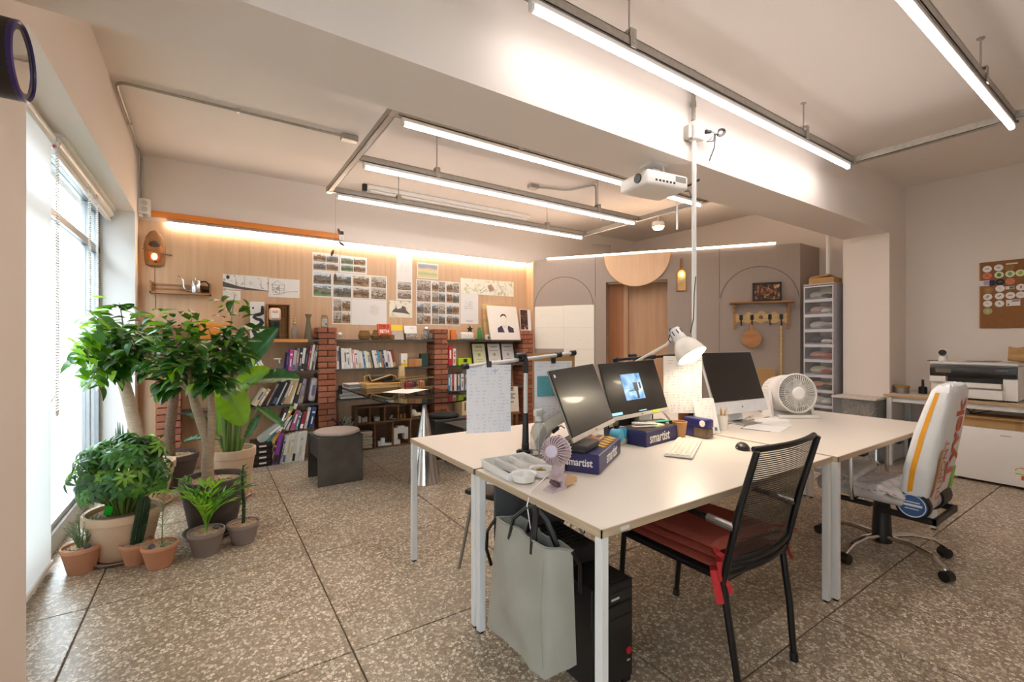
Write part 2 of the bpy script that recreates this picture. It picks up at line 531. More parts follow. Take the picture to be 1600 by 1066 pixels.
struct('wall_right', B().bx(XR, XR + .1, YN, YB, 0, 3.3), WALL)
struct('wall_near', B().bx(-.95, XR + .1, YN - .1, YN, 0, 3.3), WALL)
wl = struct('wall_left', B().bx(-.95, XW, YN, -2.3, 0, 3.3).bx(-.95, XW, -2.3, .7, 2.515, 3.3).bx(-.95, XW, .7, 2.44, 0, 3.3).bx(-.95, XW, 2.44, 5.5, 2.515, 3.3), WALL)
struct('wall_left_end', B().bx(-.95, XW, 5.5, YB, 0, 2.515).bx(-.95, XW, 5.5, YB, 2.515, 3.3), REVEAL)
struct('ceiling', B().bx(-.6, XR, 2.0, YB, CZ, CZ + .1), CEIL)
struct('ceiling_near', B().bx(-.6, XR, YN, 2.0, CN, CN + .2), CEIL)
struct('beam', B().bx(-.6, XR, 1.82, 2.25, 2.48, 3.2), CEIL)
struct('wall_pilaster', B().bx(6.1, XR, 1.82, 2.25, 0, 2.48), WALL)
# plywood lining of the back wall: sheets with fine joints
wp = struct('wall_plywood', B().bx(XW, 4.09, 5.735, 5.75, 0, 2.49), MORTAR)
px = [XW, .65, 1.87, 3.09, 4.09]
for a, b_ in zip(px, px[1:]):
    mk('panel', B().bx(-(b_ - a) / 2 + .001, (b_ - a) / 2 - .001, -.012, .006, 0, 2.5), PLY, wp, ((a + b_) / 2, 5.735, 0))
struct('trim_1', B().bx(4.085, 4.11, 5.55, 5.735, 0, 2.5), PLY)

# ---- window in the recess on the left
win = struct('window_1', B().bx(-.87, -.80, 2.3, 5.5, 0, .12).bx(-.87, -.81, 2.3, 5.5, .12, .17).bx(-.87, -.81, 2.3, 5.5, 2.46, 2.515)
             .bx(-.865, -.815, 2.3, 5.5, 2.10, 2.15).bx(-.865, -.815, 5.43, 5.5, .12, 2.5).bx(-.865, -.815, 5.06, 5.12, .12, 2.5)
             .bx(-.865, -.815, 3.72, 3.78, .12, 2.5), mat('#8d8f90', .4, .5, .1, name='window_aluminium'))
for y0, y1 in ((2.3, 3.72), (3.78, 5.06), (5.12, 5.43)):
    mk('pane', B().bx(-.842, -.836, y0, y1, .17, 2.10), GLASS, win)
    mk('pane', B().bx(-.842, -.836, y0, y1, 2.15, 2.46), GLASS, win)
mk('sill', B().bx(-.815, -.79, 2.3, 5.5, .0, .13, .004), mat('#9d9b97', .6, 0, .12, 20, name='sill_stone'), win)
fill_win = struct('window_added_fill', B().bx(-.87, -.80, -2.3, .7, 0, .17).bx(-.87, -.81, -2.3, .7, 2.46, 2.515).bx(-.865, -.815, -2.3, .7, 2.10, 2.15)  # added window, unseen behind the camera, lets in fill daylight for the desks
              .bx(-.865, -.815, -2.3, -2.24, .12, 2.5).bx(-.865, -.815, .64, .7, .12, 2.5).bx(-.865, -.815, -.83, -.77, .12, 2.5), win.data.materials[0])
for y0, y1 in ((-2.24, -.83), (-.77, .64)):
    mk('pane', B().bx(-.842, -.836, y0, y1, .17, 2.10), GLASS, fill_win)
    mk('pane', B().bx(-.842, -.836, y0, y1, 2.15, 2.46), GLASS, fill_win)
# world outside the glass
struct('outside_ground', B().bx(-14, -.96, -8, 16, -.3, -.12), mat('#8b8985', .9, 0, .2, 3, name='outside_concrete'))
ow = thing('neighbouring_building', 'pale rendered building across the lane outside the window', 'building', (-4.4, 5, -.12))
mk('facade', B().bx(-.3, 0, -12, 22, 0, 4.6), mat('#8f8d8a', .9, 0, .1, 2, name='outside_render'), ow)
mk('eave', B().bx(-.3, .6, -12, 22, 4.6, 4.75), mat('#6f6b68', .8, name='eave_board'), ow)
for k in range(8):
    f = mk('window', B().bx(-.02, .05, -.6, .6, 0, 1.5), mat('#5d6266', .4, name='outside_frame'), ow, (0, -6 + k * 3.4, 1.2))
    mk('pane', B().bx(.05, .055, -.52, .52, .08, 1.42), mat('#2f3538', .1, name='outside_pane'), f)
rl = thing('lane_railing', 'thin grey railing outside the window glass', 'railing', (-2.2, 5.5, -.12))
mk('rail', B().bx(-.02, .02, -3, 6, .78, .82).bx(-.02, .02, -3, 6, .12, .15), GALV, rl)
for k in range(18):
    mk('baluster', B().cyl((0, -3 + k * .5, 0), (0, -3 + k * .5, .8), .012, seg=6), GALV, rl)
sh = thing('bare_shrub', 'bare twiggy shrub just outside the window glass', 'shrub', (-1.55, 6.3, -.12))
bb = B()
for k in range(14):
    a = random.uniform(0, 6.28); s = random.uniform(.25, .6)
    p1 = Vector((cos(a) * s * .5, sin(a) * s * .5, random.uniform(.5, .8)))
    p2 = p1 + Vector((cos(a) * s * .5, sin(a) * s * .7, random.uniform(.1, .5)))
    bb.tube([(0, 0, 0), p1, p2], [.012, .007, .003], 5)
mk('branch', bb, DBARK, sh)

# roller blinds
BLIND = cloth_light('blind_fabric', '#f3f1ee', .4)
rb = thing('roller_blind', 'white roller blind drawn down almost to the floor beside the pier', 'blind', (-.75, 3.0, 0))
mk('fabric', B().face([(0, -.6, .05), (0, .64, .05), (0, .64, 2.47), (0, -.6, 2.47)]), BLIND, rb)
mk('bottom_bar', B().bx(-.012, .012, -.6, .64, .03, .055, .003), WHITEP, rb)
mk('roller', B().cyl((0, -.6, 2.475), (0, .64, 2.475), .024), WHITEP, rb)
def chain(par, x, y, z0, z1, loop):
    b = B(); k = 0; z = z1
    while z > z0:
        b.sph((x, y, z), .0055, 6, 4); b.sph((x, y + loop, z), .0055, 6, 4); z -= .016
    for k in range(7):
        a = pi * k / 6
        b.sph((x, y + loop / 2 - cos(a) * loop / 2, z0 - sin(a) * loop / 2), .0055, 6, 4)
    mk('bead_chain', b, WHITEP, par, kind='stuff')
chain(rb, .03, .60, .9, 2.46, .035)
rb2 = thing('roller_blind', 'rolled-up roller blind under the lintel above the potted trees', 'blind', (-.75, 4.6, 0))
mk('roller', B().cyl((0, -.92, 2.47), (0, .88, 2.47), .035, seg=16), WHITEP, rb2)
mk('bottom_bar', B().bx(-.015, .015, -.92, .88, 2.395, 2.425, .004), WHITEP, rb2)
mk('cassette', B().bx(-.045, .05, -.94, .9, 2.497, 2.514), WHITEP, rb2)
for yb in (-.925, .885): mk('bracket', B().bx(.0, .02, yb - .004, yb + .004, 2.435, 2.45), mat('#b3332b', .5, name='red_bracket'), rb2)
chain(rb2, .03, -.15, 1.35, 2.44, .05)
chain(rb2, .03, .12, .95, 2.44, .05)

# drum shaped object on the pier
dr = thing('drum_mirror', 'black drum-shaped round mirror with purple rim high on the near pier', 'mirror', (XW, 1.89, 2.12))
Mx = Matrix.Rotation(R(90), 4, 'Y')
mk('body', B().lathe([(.105, 0), (.108, .05), (.108, .118), (.1, .12)], 32, M=Mx), mat('#17140f', .5, name='drum_black'), dr)
mk('rim', B().lathe([(.108, .112), (.109, .124), (.104, .127), (.1, .122), (.1, .112)], 36, M=Mx), mat('#3c3070', .3, .3, name='purple_metal'), dr)
mk('glass', B().lathe([(.1, .118), (.06, .123), (.001, .1245)], 32, M=Mx), mat('#c9c2bb', .06, 1, .02, name='mirror_glass'), dr)

# ================================================================ diagonal grey partition
GA = atan2(-.822, .569); GZ = degrees(GA)
gp = bpy.data.objects.new('wall_partition', None); COL.objects.link(gp)
gp.location = (4.11, 5.55, 0); gp.rotation_euler = (0, 0, GA); gp['kind'] = 'structure'
L = 3.465
mk('panel', B().bx(0, .926, 0, .06, 0, 2.52), GREY, gp)
mk('panel', B().bx(.929, 1.064, 0, .06, 0, 2.52), GREY, gp)
mk('panel', B().bx(1.93, 2.555, 0, .06, 0, 2.52), GREY, gp)
mk('panel', B().bx(2.558, L, 0, .06, 0, 2.52), GREY, gp)
mk('header', B().bx(1.064, 1.93, 0, .06, 2.15, 2.52), GREY, gp)
mk('top_board', B().bx(.1, L, .06, .5, 2.49, 2.52), GREY, gp)
GROOVE = mat('#6f635b', .9, name='groove_shadow_paint')
def arc(cx, cz, r, a0, a1, n=28):
    return [(cx + r * cos(a0 + (a1 - a0) * k / n), 0.0, cz + r * sin(a0 + (a1 - a0) * k / n)) for k in range(n + 1)]
mk('groove', B().tube(arc(.452, 1.81, .447, pi, 0), .0045, 5), GROOVE, gp)
mk('groove', B().tube(arc(3.01, 1.81, .447, R(172), R(8)), .0045, 5), GROOVE, gp)
mk('groove', B().tube([(2.557, 0, 1.87), (2.557, 0, 2.51)], .004, 5), GROOVE, gp)
mk('groove', B().tube([(.927, 0, 1.95), (.927, 0, 2.51)], .004, 5), GROOVE, gp)
mk('jamb', B().bx(1.064, 1.08, 0, .3, 0, 2.15).bx(1.915, 1.93, 0, .3, 0, 2.15), GREY, gp)
mk('alcove_back', B().bx(1.31, 1.93, .26, .29, 0, 2.15).bx(1.30, 1.36, .2, .29, 0, 2.15), wood('alcove_plywood', '#bd9470', '#cba37e', (20, 20, 1.1)), gp)
d1 = struct('door_1', B().bx(0, .235, 0, .03, 0, 2.14), BROWN)
d1.parent = gp; d1.location = (1.08, .22, 0)
mk('handle', B().cyl((.19, 0, 1.0), (.19, -.05, 1.0), .009).cyl((.19, -.05, 1.0), (.08, -.05, 1.0), .008), BLACKM, d1)
struct('wall_partition_end', B().bx(6.08, XR, 2.70, 2.76, 0, 2.52), GREY)
mk('lever_handle', B().cyl((1.62, .26, 1.06), (1.62, .21, 1.06), .01, seg=8).tube([(1.70, .21, 1.065), (1.62, .21, 1.065), (1.585, .21, 1.04), (1.58, .21, .95)], .009, 8), mat('#6b4a35', .4, .5), gp)
hd = thing('half_disc_panel', 'peach plywood half disc hung over the alcove opening', 'panel', (4.11 + 1.508 * .569, 5.55 - 1.508 * .822, 2.52), GZ)
mk('disc', B().prism([(.447 * cos(pi + pi * k / 40), .447 * sin(pi + pi * k / 40)) for k in range(41)], 0, .03, Matrix.Translation((0, -.002, 0)) @ Matrix.Rotation(R(90), 4, 'X')), PEACH, hd)
mk('edge_band', B().tube([(.45 * cos(pi + pi * k / 40), -.016, .45 * sin(pi + pi * k / 40)) for k in range(41)], .006, 5), mat('#a9805c', .6, name='ply_edge'), hd)

def gwp(s, z, off=0):
    return (4.11 + s * .569 - off * .822, 5.55 - s * .822 - off * .569, z)

# ================================================================ ceiling light rails
def light_rail(x0, x1, y, z, rods, label, ceil):
    t = thing('light_rail', label, 'ceiling light', (x0, y, z), 0, 'suspended LED light rails')
    L_ = x1 - x0
    mk('channel', B().bx(-.03, L_ + .03, -.024, -.02, .035, .085).bx(-.03, L_ + .03, .02, .024, .035, .085).bx(-.03, L_ + .03, -.024, .024, .035, .039)
       .bx(-.03, L_ + .03, -.024, -.012, .081, .085).bx(-.03, L_ + .03, .012, .024, .081, .085), GALV, t)
    mk('fixture', B().bx(.01, L_ - .01, -.016, .016, .008, .035, .004), WHITEP, t)
    tu = mk('led_tube', B().tube([(.03, 0, -.004), (L_ - .03, 0, -.004)], .0155, 12), LED, t)
    mk('end_cap', B().box((.02, 0, -.003), (.02, .03, .03), None, .004).box((L_ - .02, 0, -.003), (.02, .03, .03), None, .004), WHITEP, t)
    for rx in rods:
        h = mk('hanger_rod', B().cyl((0, 0, .08), (0, 0, ceil - z), .005, seg=6), ALU, t, (rx - x0, 0, 0))
        mk('clamp', B().bx(-.02, .02, -.03, -.026, .03, .12).bx(-.02, .02, .026, .03, .03, .12).bx(-.02, .02, -.03, .03, .12, .125).bx(-.006, .006, -.032, -.03, .05, .11), ALU, h)
        mk('flange', B().cyl((0, 0, ceil - z - .006), (0, 0, ceil - z), .018, seg=10), ALU, h)
light_rail(1.05, 4.35, 2.90, 2.75, (2.0, 3.5), 'bright LED tube rail just behind the concrete beam', CZ)
light_rail(1.05, 4.35, 3.80, 2.75, (1.72, 3.72), 'bright LED tube rail in the middle of the three behind the beam', CZ)
light_rail(1.05, 4.35, 4.74, 2.75, (1.70, 3.72), 'bright LED tube rail nearest the plywood wall', CZ)
light_rail(1.14, 4.42, 1.585, 2.75, (1.77, 3.62), 'bright LED tube rail hung in front of the beam over the desks', CN)
light_rail(1.14, 4.52, .68, 2.75, (1.7, 3.69), 'bright LED tube rail nearest the camera cut by the photo top', CN)
def cross_rail(x, y0, y1, z, label):
    t = thing('cable_rail', label, 'rail', (x, y0, z))
    mk('channel', B().bx(-.024, -.02, 0, y1 - y0, 0, .05).bx(.02, .024, 0, y1 - y0, 0, .05).bx(-.024, .024, 0, y1 - y0, 0, .004), GALV, t)
    mk('cover', B().bx(-.02, .02, 0, y1 - y0, .046, .05), ALU, t)
    mk('joint', B().bx(-.027, .027, -.012, .05, -.003, .053), ALU, t)
    mk('joint', B().bx(-.027, .027, y1 - y0 - .05, y1 - y0 + .012, -.003, .053), ALU, t)
cross_rail(1.0, 2.86, 4.78, 2.785, 'galvanised cross rail joining the rear light rails at the window end')
cross_rail(4.41, 2.3, 4.76, 2.785, 'galvanised cross rail joining the rear light rails beyond the projector')
cross_rail(1.09, .66, 1.60, 2.785, 'galvanised cross rail at the top edge before the beam')
cross_rail(4.47, .2, 1.60, 2.785, 'galvanised cross rail joining the two front light rails')

# LED strips
t = thing('led_strip', 'warm LED strip washing the plywood wall above the shelves', 'light', (-.34, 5.705, 2.49))
mk('diffuser', B().bx(0, 4.39, -.012, .012, -.012, .012), WARMLED, t)
mk('holder', B().bx(0, 4.39, -.014, .03, .012, .02), WHITEP, t)
o = mk('orange_batten', B().bx(0, 1.78, 0, .03, 0, .06, .002), wood('orange_wood', '#e08030', '#ee943c', (2, 30, 30)), loc=(-.465, 5.705, 2.54), label='orange painted wooden batten above the LED strip on the plywood wall', cat='batten')
t = thing('led_strip', 'thin warm LED strip along the top of the grey partition', 'light', gwp(.2, 2.545), GZ)
mk('diffuser', B().bx(0, 3.0, -.008, .006, -.005, .006), WARMLED, t)
mk('holder', B().bx(0, 3.0, .006, .03, -.02, .008), WHITEP, t)
t = thing('motion_sensor', 'small white wall sensor with dark window at the end of the orange batten', 'sensor', (1.335, 5.70, 2.52))
mk('body', B().bx(-.03, .03, -.01, .04, 0, .13, .004), WHITEP, t)
mk('lens', B().bx(-.02, .022, -.013, -.008, .07, .112, .003), BLACK, t)
t = thing('unlit_tube_light', 'unlit white tube fitting fixed to the ceiling near the plywood wall', 'ceiling light', (1.55, 5.4, 3.1))
mk('body', B().bx(0, 2.35, -.03, .03, 0, .05, .006), WHITEP, t)
mk('tube', B().cyl((.04, 0, -.015), (2.3, 0, -.015), .014, seg=10), WHITEP, t)
mk('end_cap', B().bx(-.05, .0, -.025, .025, -.03, .05, .004), BLACK, t)

# conduits
def conduit(label, pts, r=.011, m=GALV, clips=()):
    t = thing('conduit', label, 'conduit', pts[0])
    p0 = Vector(pts[0])
    mk('pipe', B().tube([Vector(p) - p0 for p in pts], r, 8), m, t)
    for c in clips:
        mk('clip', B().box(Vector(c) - p0, (.03, .03, .03), None, .005), ALU, t)
    return t
def bend(a, b_, c, r=.08, n=5):
    a, b_, c = Vector(a), Vector(b_), Vector(c)
    u, w = (a - b_).normalized() * r, (c - b_).normalized() * r
    return [b_ + u * (1 - k / n) ** 2 + w * (k / n) ** 2 for k in range(n + 1)]
A_, B_, C_ = (1.0, 4.19, 3.13), (-.54, 4.19, 3.13), (-.54, 5.70, 3.10)
D_ = (-.54, 5.70, 2.7)
t = conduit('galvanised conduit running from ceiling box to the corner socket', [A_] + bend(A_, B_, C_) + bend(B_, C_, D_, .05) + [D_], clips=[(-.54, 4.9, 3.115), (.2, 4.19, 3.13), (-.54, 5.4, 3.105)])
mk('junction_box', B().box((.05, 0, -.01), (.14, .08, .05), None, .006), GALV, t)
t = thing('wall_socket', 'white double socket box in the corner above the orange batten', 'socket', (-.52, 5.70, 2.55))
mk('box', B().bx(-.05, .05, -.03, .05, 0, .15, .005), WHITEP, t)
for z in (.045, .105):
    f = mk('outlet', B().lathe([(.026, 0), (.026, .006), (.019, .006), (.017, .001), (.001, .001)], 18, M=Matrix.Rotation(R(90), 4, 'X')), mat('#c9c7c4', .4, name='socket_face'), t, (0, -.03, z))
mk('plug', B().bx(-.045, -.01, -.02, .02, -.03, 0, .004).bx(.02, .045, -.02, .02, -.025, 0, .004), WHITEP, t)
a, b_, c = (3.24, 4.31, 3.13), (3.62, 4.2, 3.13), (3.75, 3.86, 3.13)
t = conduit('short bent conduit dropping from the ceiling to the middle light rail', [a] + bend(a, b_, c, .12) + bend(b_, c, (3.75, 3.86, 2.84), .05) + [(3.75, 3.86, 2.84)])
mk('junction_box', B().box((-.05, .02, 0), (.12, .08, .05), None, .006), GALV, t)
a, b_, c = (5.45, 5.70, 2.97), (5.9, 5.70, 3.0), (5.9, 5.70, 2.6)
conduit('cream painted pipe bent above the half disc panel', [a] + bend(a, b_, c, .05) + [c], .014, WHITEM)
conduit('cream painted vertical pipe over the drawer tower', [(6.22, 2.45, 2.02), (6.22, 2.45, 3.15)], .022, WHITEM, [(6.22, 2.45, 2.45)])
conduit('cream pipe beside the white pole near the projector', [(4.35, 3.2, 2.55), (4.35, 3.2, 2.98), (4.35, 3.12, 3.05), (4.35, 2.7, 3.06)], .011, WHITEM)
t = thing('ceiling_spot', 'round white ceiling spotlight glowing near the back corner', 'ceiling light', (5.45, 4.33, 2.95))
mk('shade', B().lathe([(.03, .1), (.085, .09), (.095, .03), (.085, .02), (.02, .03)], 22), WHITEP, t)
mk('lamp', B().lathe([(.082, .022), (.06, -.012), (.001, -.02)], 22), emitter('spot_lamp_light', '#ffdcae', 14), t)
mk('bracket', B().cyl((0, 0, .1), (0, 0, .19), .012).box((.05, -.02, .19), (.26, .04, .02)), WHITEP, t)

# projector
t = thing('projector', 'white projector hung upside down beneath the concrete beam', 'projector', (2.47, 2.0, 2.3), -8)
mk('body', B().box((0, 0, .045), (.35, .27, .095), None, .02, 3), WHITEP, t)
l_ = mk('lens', B().cyl((-.165, -.05, .05), (-.185, -.05, .05), .03, seg=18), BLACK, t)
mk('vent', B().bx(.06, .15, -.137, -.134, .04, .075), mat('#8d8a87', .5, name='vent_grey'), t)
b = B()
for k in range(6): b.bx(-.11 + k * .03, -.095 + k * .03, -.138, -.133, .022, .034)
mk('port', b, BLACK, t, kind='stuff')
mk('mount', B().bx(-.03, .03, -.03, .03, .09, .15).bx(-.07, .07, -.06, .06, .165, .18).cyl((-.05, .04, .09), (-.05, .04, .17), .006, seg=6).cyl((.05, .04, .09), (.05, .04, .17), .006, seg=6).cyl((.05, -.04, .09), (.05, -.04, .17), .006, seg=6), WHITEM, t)
# pole with socket box
t = thing('cable_pole', 'slim white cable pole rising from the desks to the beam', 'pole', (2.6, 1.785, .73))
mk('tube', B().cyl((0, 0, 0), (0, 0, 1.88), .0145, seg=14), WHITEM, t)
mk('conduit_pipe', B().cyl((0, .005, 2.0), (0, .005, 2.4), .014, seg=12).cyl((0, .005, 2.09), (0, .005, 2.12), .018, seg=12), GALV, t)
mk('socket_box', B().bx(-.025, .06, -.035, .03, 1.87, 1.99, .006), WHITEP, t)
mk('back_box', B().bx(-.06, -.02, -.01, .035, 1.87, 1.96, .006), GALV, t)
t = thing('power_cord', 'coiled black power cord plugged into the white pole socket', 'cord', (2.67, 1.74, 2.66))
mk('plug', B().cyl((-.01, 0, -.005), (.025, -.01, 0), .014, .010), BLACK, t)
b = B()
for q in (1.0, .82, .66):
    b.tube([(.115 + (.055 * cos(k * .5236) * .9 - .022 * sin(k * .5236) * .43) * q, -.02 - .006 * q, .012 + (.055 * cos(k * .5236) * .43 + .022 * sin(k * .5236) * .9) * q) for k in range(12)], .0042, 5, True)
b.tube([(.02, -.01, 0), (.06, -.02, .0), (.04, -.02, -.06), (-.02, -.01, -.075), (.02, -.01, -.05), (.07, -.015, 0), (.05, -.02, -.1), (.01, -.01, -.19)], .0035, 5)
mk('cable', b, BLACK, t)
mk('tie', B().cyl((.06, -.02, -.01), (.065, -.02, .02), .012, seg=10), WHITEP, t)
mk('projector_cable', B().tube([(2.6, 1.91, 2.335), (2.66, 1.86, 2.345), (2.68, 1.80, 2.37)], .008, 6).tube([(2.59, 1.92, 2.31), (2.64, 1.85, 2.3), (2.628, 1.80, 2.2), (2.625, 1.79, 1.7), (2.62, 1.79, 1.25)], .004, 6), BLACK, label='black cable from the projector down along the white pole', cat='cable')
mk('lamp_cable', B().tube([(2.58, 1.76, 1.72), (2.52, 1.73, 1.6), (2.47, 1.70, 1.45), (2.44, 1.70, 1.36)], .003, 6), BLACK, label='thin black cable looping from the pole to the desk lamp', cat='cable')

# ================================================================ brick pillars and steel shelves
FY = 5.47
brick_full = B().box((0, 0, 0), (.196, .128, .057), None, .003).mesh('brick')
brick_half = B().box((0, 0, 0), (.094, .265, .057), None, .003).mesh('brick')
BR = [mat(c, .85, 0, .14, 30, .25) for c in ('#9a5f47', '#a56b50', '#8d553e', '#a0634a')]
def pillar(x, label):
    t = thing('brick_pillar', label, 'pillar', (x, 5.605, 0), 0, 'brick pillars of the bookcase')
    mk('mortar_core', B().bx(-.085, .085, -.12, .12, 0, 1.465), MORTAR, t)
    for k in range(22):
        z = .033 + k * .0668
        if k % 2:
            ps = [(brick_half, -.0512, 0), (brick_half, .0512, 0)]
        else:
            ps = [(brick_full, 0, -.0685), (brick_full, 0, .0685)]
        for me, bx_, by_ in ps:
            me2 = me
            if not me.materials: me.materials.append(BRICK)
            o = mk('brick', me2, None, t, (bx_ + random.uniform(-.002, .002), by_ + random.uniform(-.003, .003), z), (0, 0, random.uniform(-.008, .008)))
            o.material_slots[0].link = 'OBJECT'; o.material_slots[0].material = random.choice(BR)
PX = [-.32, 1.13, 2.54, 3.94]
pillar(PX[0], 'red brick pillar half hidden behind the potted trees')
pillar(PX[1], 'red brick pillar behind the stool with the round grey cushion')
pillar(PX[2], 'red brick pillar between the glass table and the black cushioned stool')
pillar(PX[3], 'red brick pillar in the corner beside the pinned plan sheets')
BAY = [(PX[0] + .1, PX[1] - .1), (PX[1] + .1, PX[2] - .1), (PX[2] + .1, PX[3] - .1)]
def shelf(bay, z, label):
    x0, x1 = BAY[bay]
    t = thing('steel_shelf', label, 'shelf', ((x0 + x1) / 2, FY, z), 0, 'dark steel shelves between the brick pillars')
    h = (x1 - x0) / 2
    mk('plate', B().bx(-h + .002, h - .002, 0, .25, -.007, 0), STEEL, t)
    mk('lip', B().bx(-h + .002, h - .002, -.003, .0, -.022, 0).bx(-h - .02, -h + .03, -.004, -.001, -.022, 0).bx(h - .03, h + .02, -.004, -.001, -.022, 0), STEEL, t)
Z1, Z2, Z3 = 1.327, .982, .640
for bay, nm in ((0, 'behind the potted plants'), (1, 'above the glass table'), (2, 'beside the corner pillar')):
    shelf(bay, Z1, f'top dark steel shelf of the bookcase bay {nm}')
    shelf(bay, Z2, f'middle dark steel shelf of the bookcase bay {nm}')
    shelf(bay, Z3 if bay else .615, f'lower dark steel shelf of the bookcase bay {nm}')
mk('orange_edge_strip', B().bx(0, .45, -.008, -.003, -.03, .004), wood('orange_edge_wood', '#d98a35', '#e89c48', (2, 30, 30)), loc=(.47, FY, Z1), label='orange wood strip along the top shelf edge beside the plants', cat='strip')

# ---------------------------------------------------------------- books
PAGES = mat('#e4dccb', .9, 0, .06, 60, stretch=(1, 1, .2), name='book_pages')
def book(x, z, w, h, d, col, lean, label, group, y=FY + .03, title='#ffffff', style=0):
    """stands at (x, y, z) on its lower left spine corner; lean in degrees, positive to the right"""
    t = thing('book', label, 'book', (x, y, z), 0, group)
    t.rotation_euler = (0, R(lean), 0)
    c = mat(col, .5, 0, .04)
    mk('cover', B().bx(0, w, 0, .004, 0, h, .0015).bx(0, .0025, 0, d, 0, h).bx(w - .0025, w, 0, d, 0, h), c, t)
    mk('page_block', B().bx(.0025, w - .0025, .004, d - .004, .003, h - .004), PAGES, t)
    if w > .014:
        tc_ = mat(title, .6, 0, 0)
        if style == 0:
            mk('title', B().bx(w * .3, w * .7, -.0006, .0, h * .35, h * .8), tc_, t)
        elif style == 1:
            mk('title', B().bx(w * .15, w * .85, -.0006, .0, h * .72, h * .8).bx(w * .35, w * .65, -.0006, 0, h * .2, h * .55), tc_, t)
        else:
            mk('title', B().bx(w * .1, w * .9, -.0006, 0, h * .05, h * .3), tc_, t)
    return t
CN_ = {}
def shelf_books(x, z, rows, place, group, y=FY + .03, lean0=0, start=None, rtl=False):
    """rows: (colour, colour word, width, height, lean)"""
    n = len(rows)
    for k, (col, word, w, h, lean) in enumerate(rows):
        wx = w / cos(R(lean))
        d = random.uniform(.14, .17)
        kk = n - k if rtl else k + 1
        book(x, z + (w * sin(R(-lean)) if lean < 0 else 0) * 0 + (abs(w * sin(R(lean))) if lean > 0 else 0), w, h, d, col, lean, f'{word} book, {ORD[kk - 1]} {place}', group, y + random.uniform(0, .012), random.choice(['#f2efe8', '#2b2b2b', '#c9b27a', '#5a6b8c']) , k % 3)
        x += wx + .001
# bay 1, middle shelf: standing group beside the pillar
rows = [('#46357a', 'violet', .028, .2, 5), ('#d34fa8', 'magenta', .034, .235, 5), ('#b9b6b8', 'pale grey', .03, .225, 6), ('#7d7288', 'mauve-grey', .03, .25, 6), ('#2b2b35', 'black', .024, .25, 7),
        ('#e3dfe0', 'white', .03, .25, 7), ('#3a3130', 'dark brown', .03, .225, 8), ('#a9406a', 'crimson', .022, .27, 9), ('#e8e3da', 'cream', .024, .285, 9), ('#4a4c44', 'olive-black', .016, .28, 9), ('#dcdbd5', 'off-white', .018, .285, 9)]
shelf_books(.70, Z2, rows, 'counted from the plants on the middle shelf beside the pillar', 'books on the middle shelf behind the plants')
book(.43, Z2, .03, .17, .14, '#d9dfae', -22, 'pale lime book leaning behind the big leaf', 'books on the middle shelf behind the plants')
book(.475, Z2, .02, .16, .14, '#eceae4', -24, 'thin white book leaning beside the pump bottle', 'books on the middle shelf behind the plants')
book(.50, Z2, .025, .15, .14, '#d8d6d2', -26, 'light grey book leaning beside the pump bottle', 'books on the middle shelf behind the plants')
# bay 1, lower shelf: fourteen leaning to the right
rows = [('#6b5545', 'brown', .05, .2, 34), ('#3b302c', 'umber', .03, .2, 32), ('#cdbf9f', 'cream line-patterned', .045, .2, 30), ('#c9b99a', 'sand', .028, .2, 29), ('#5a2a24', 'maroon', .035, .2, 28), ('#b7a381', 'khaki', .018, .25, 27), ('#1e2226', 'black', .028, .27, 26), ('#20283a', 'navy', .035, .27, 25), ('#d6d4cc', 'white', .012, .26, 24), ('#1d1f27', 'blue-black', .035, .26, 23), ('#d8d2c4', 'ivory', .022, .27, 22), ('#c7a36c', 'ochre', .03, .27, 21), ('#c9ae86', 'tan', .024, .28, 20), ('#e0d5bb', 'buff', .024, .285, 18), ('#2f2c2a', 'black-and-white lettered', .05, .285, 16), ('#9b92a5', 'lilac-grey', .028, .28, 13), ('#7a7488', 'slate', .02, .27, 11)]
shelf_books(.385, .615, rows[2:], 'from the plants on the sagging lower shelf', 'leaning books on the lower shelf behind the plants')
t = thing('rolled_bag', 'clear plastic bag of papers squeezed at the pillar end of the lower shelf', 'bag', (.985, FY + .04, .615))
mk('film', B().box((0, .06, .145), (.075, .14, .27), (0, R(9), 0), .03, 3), mat('#bdb8bd', .25, 0, .2, 20, .3, name='crumpled_film'), t)
mk('print', B().box((.0, -.012, .14), (.035, .003, .12), (0, R(9), 0)), mat('#6f6787', .6), t)
# bay 1, floor: row of magazines, books piled above, folders sliding
rows = [('#c9a463', 'straw yellow', .028, .29, 15), ('#3a3338', 'dark patterned', .03, .26, 14), ('#8a3fa3', 'purple', .042, .33, 12), ('#33304a', 'indigo', .024, .3, 11), ('#bdb8b4', 'grey', .018, .3, 10)] + [(c, w_, .03, .3 + .004 * k, 9 - k * .4) for k, (c, w_) in enumerate([('#e4e0da', 'white'), ('#dcd7d0', 'chalk white'), ('#e1ddd8', 'ivory white'), ('#d9d5cf', 'pale grey-white'), ('#e5e2dd', 'snow white'), ('#dedad3', 'milk white'), ('#e2dfd9', 'pearl white')])]
shelf_books(.50, 0, rows, 'in the floor row counted from the black drawer box', 'magazines standing on the floor below the bookcase', y=FY - .08)
rows = [('#3f3b3c', 'charcoal', .04, .26, 21), ('#89a65f', 'green', .035, .28, 20), ('#ddd6c9', 'cream', .03, .3, 19), ('#c96a92', 'rose pink', .04, .22, 17), ('#5e93a6', 'steel blue', .03, .19, 15), ('#a33443', 'red', .035, .19, 14), ('#c9c2b8', 'beige', .03, .235, 12), ('#2f4a80', 'royal blue', .045, .235, 11)]
for k, (c, w_, w, h, l) in enumerate(rows):
    book(.60 + k * .046, .345 + .0, w, h, .16, c, l, f'{w_} book, {ORD[k]} in the row lying on top of the floor magazines', 'books stacked above the floor magazines', FY - .02, style=k % 3)
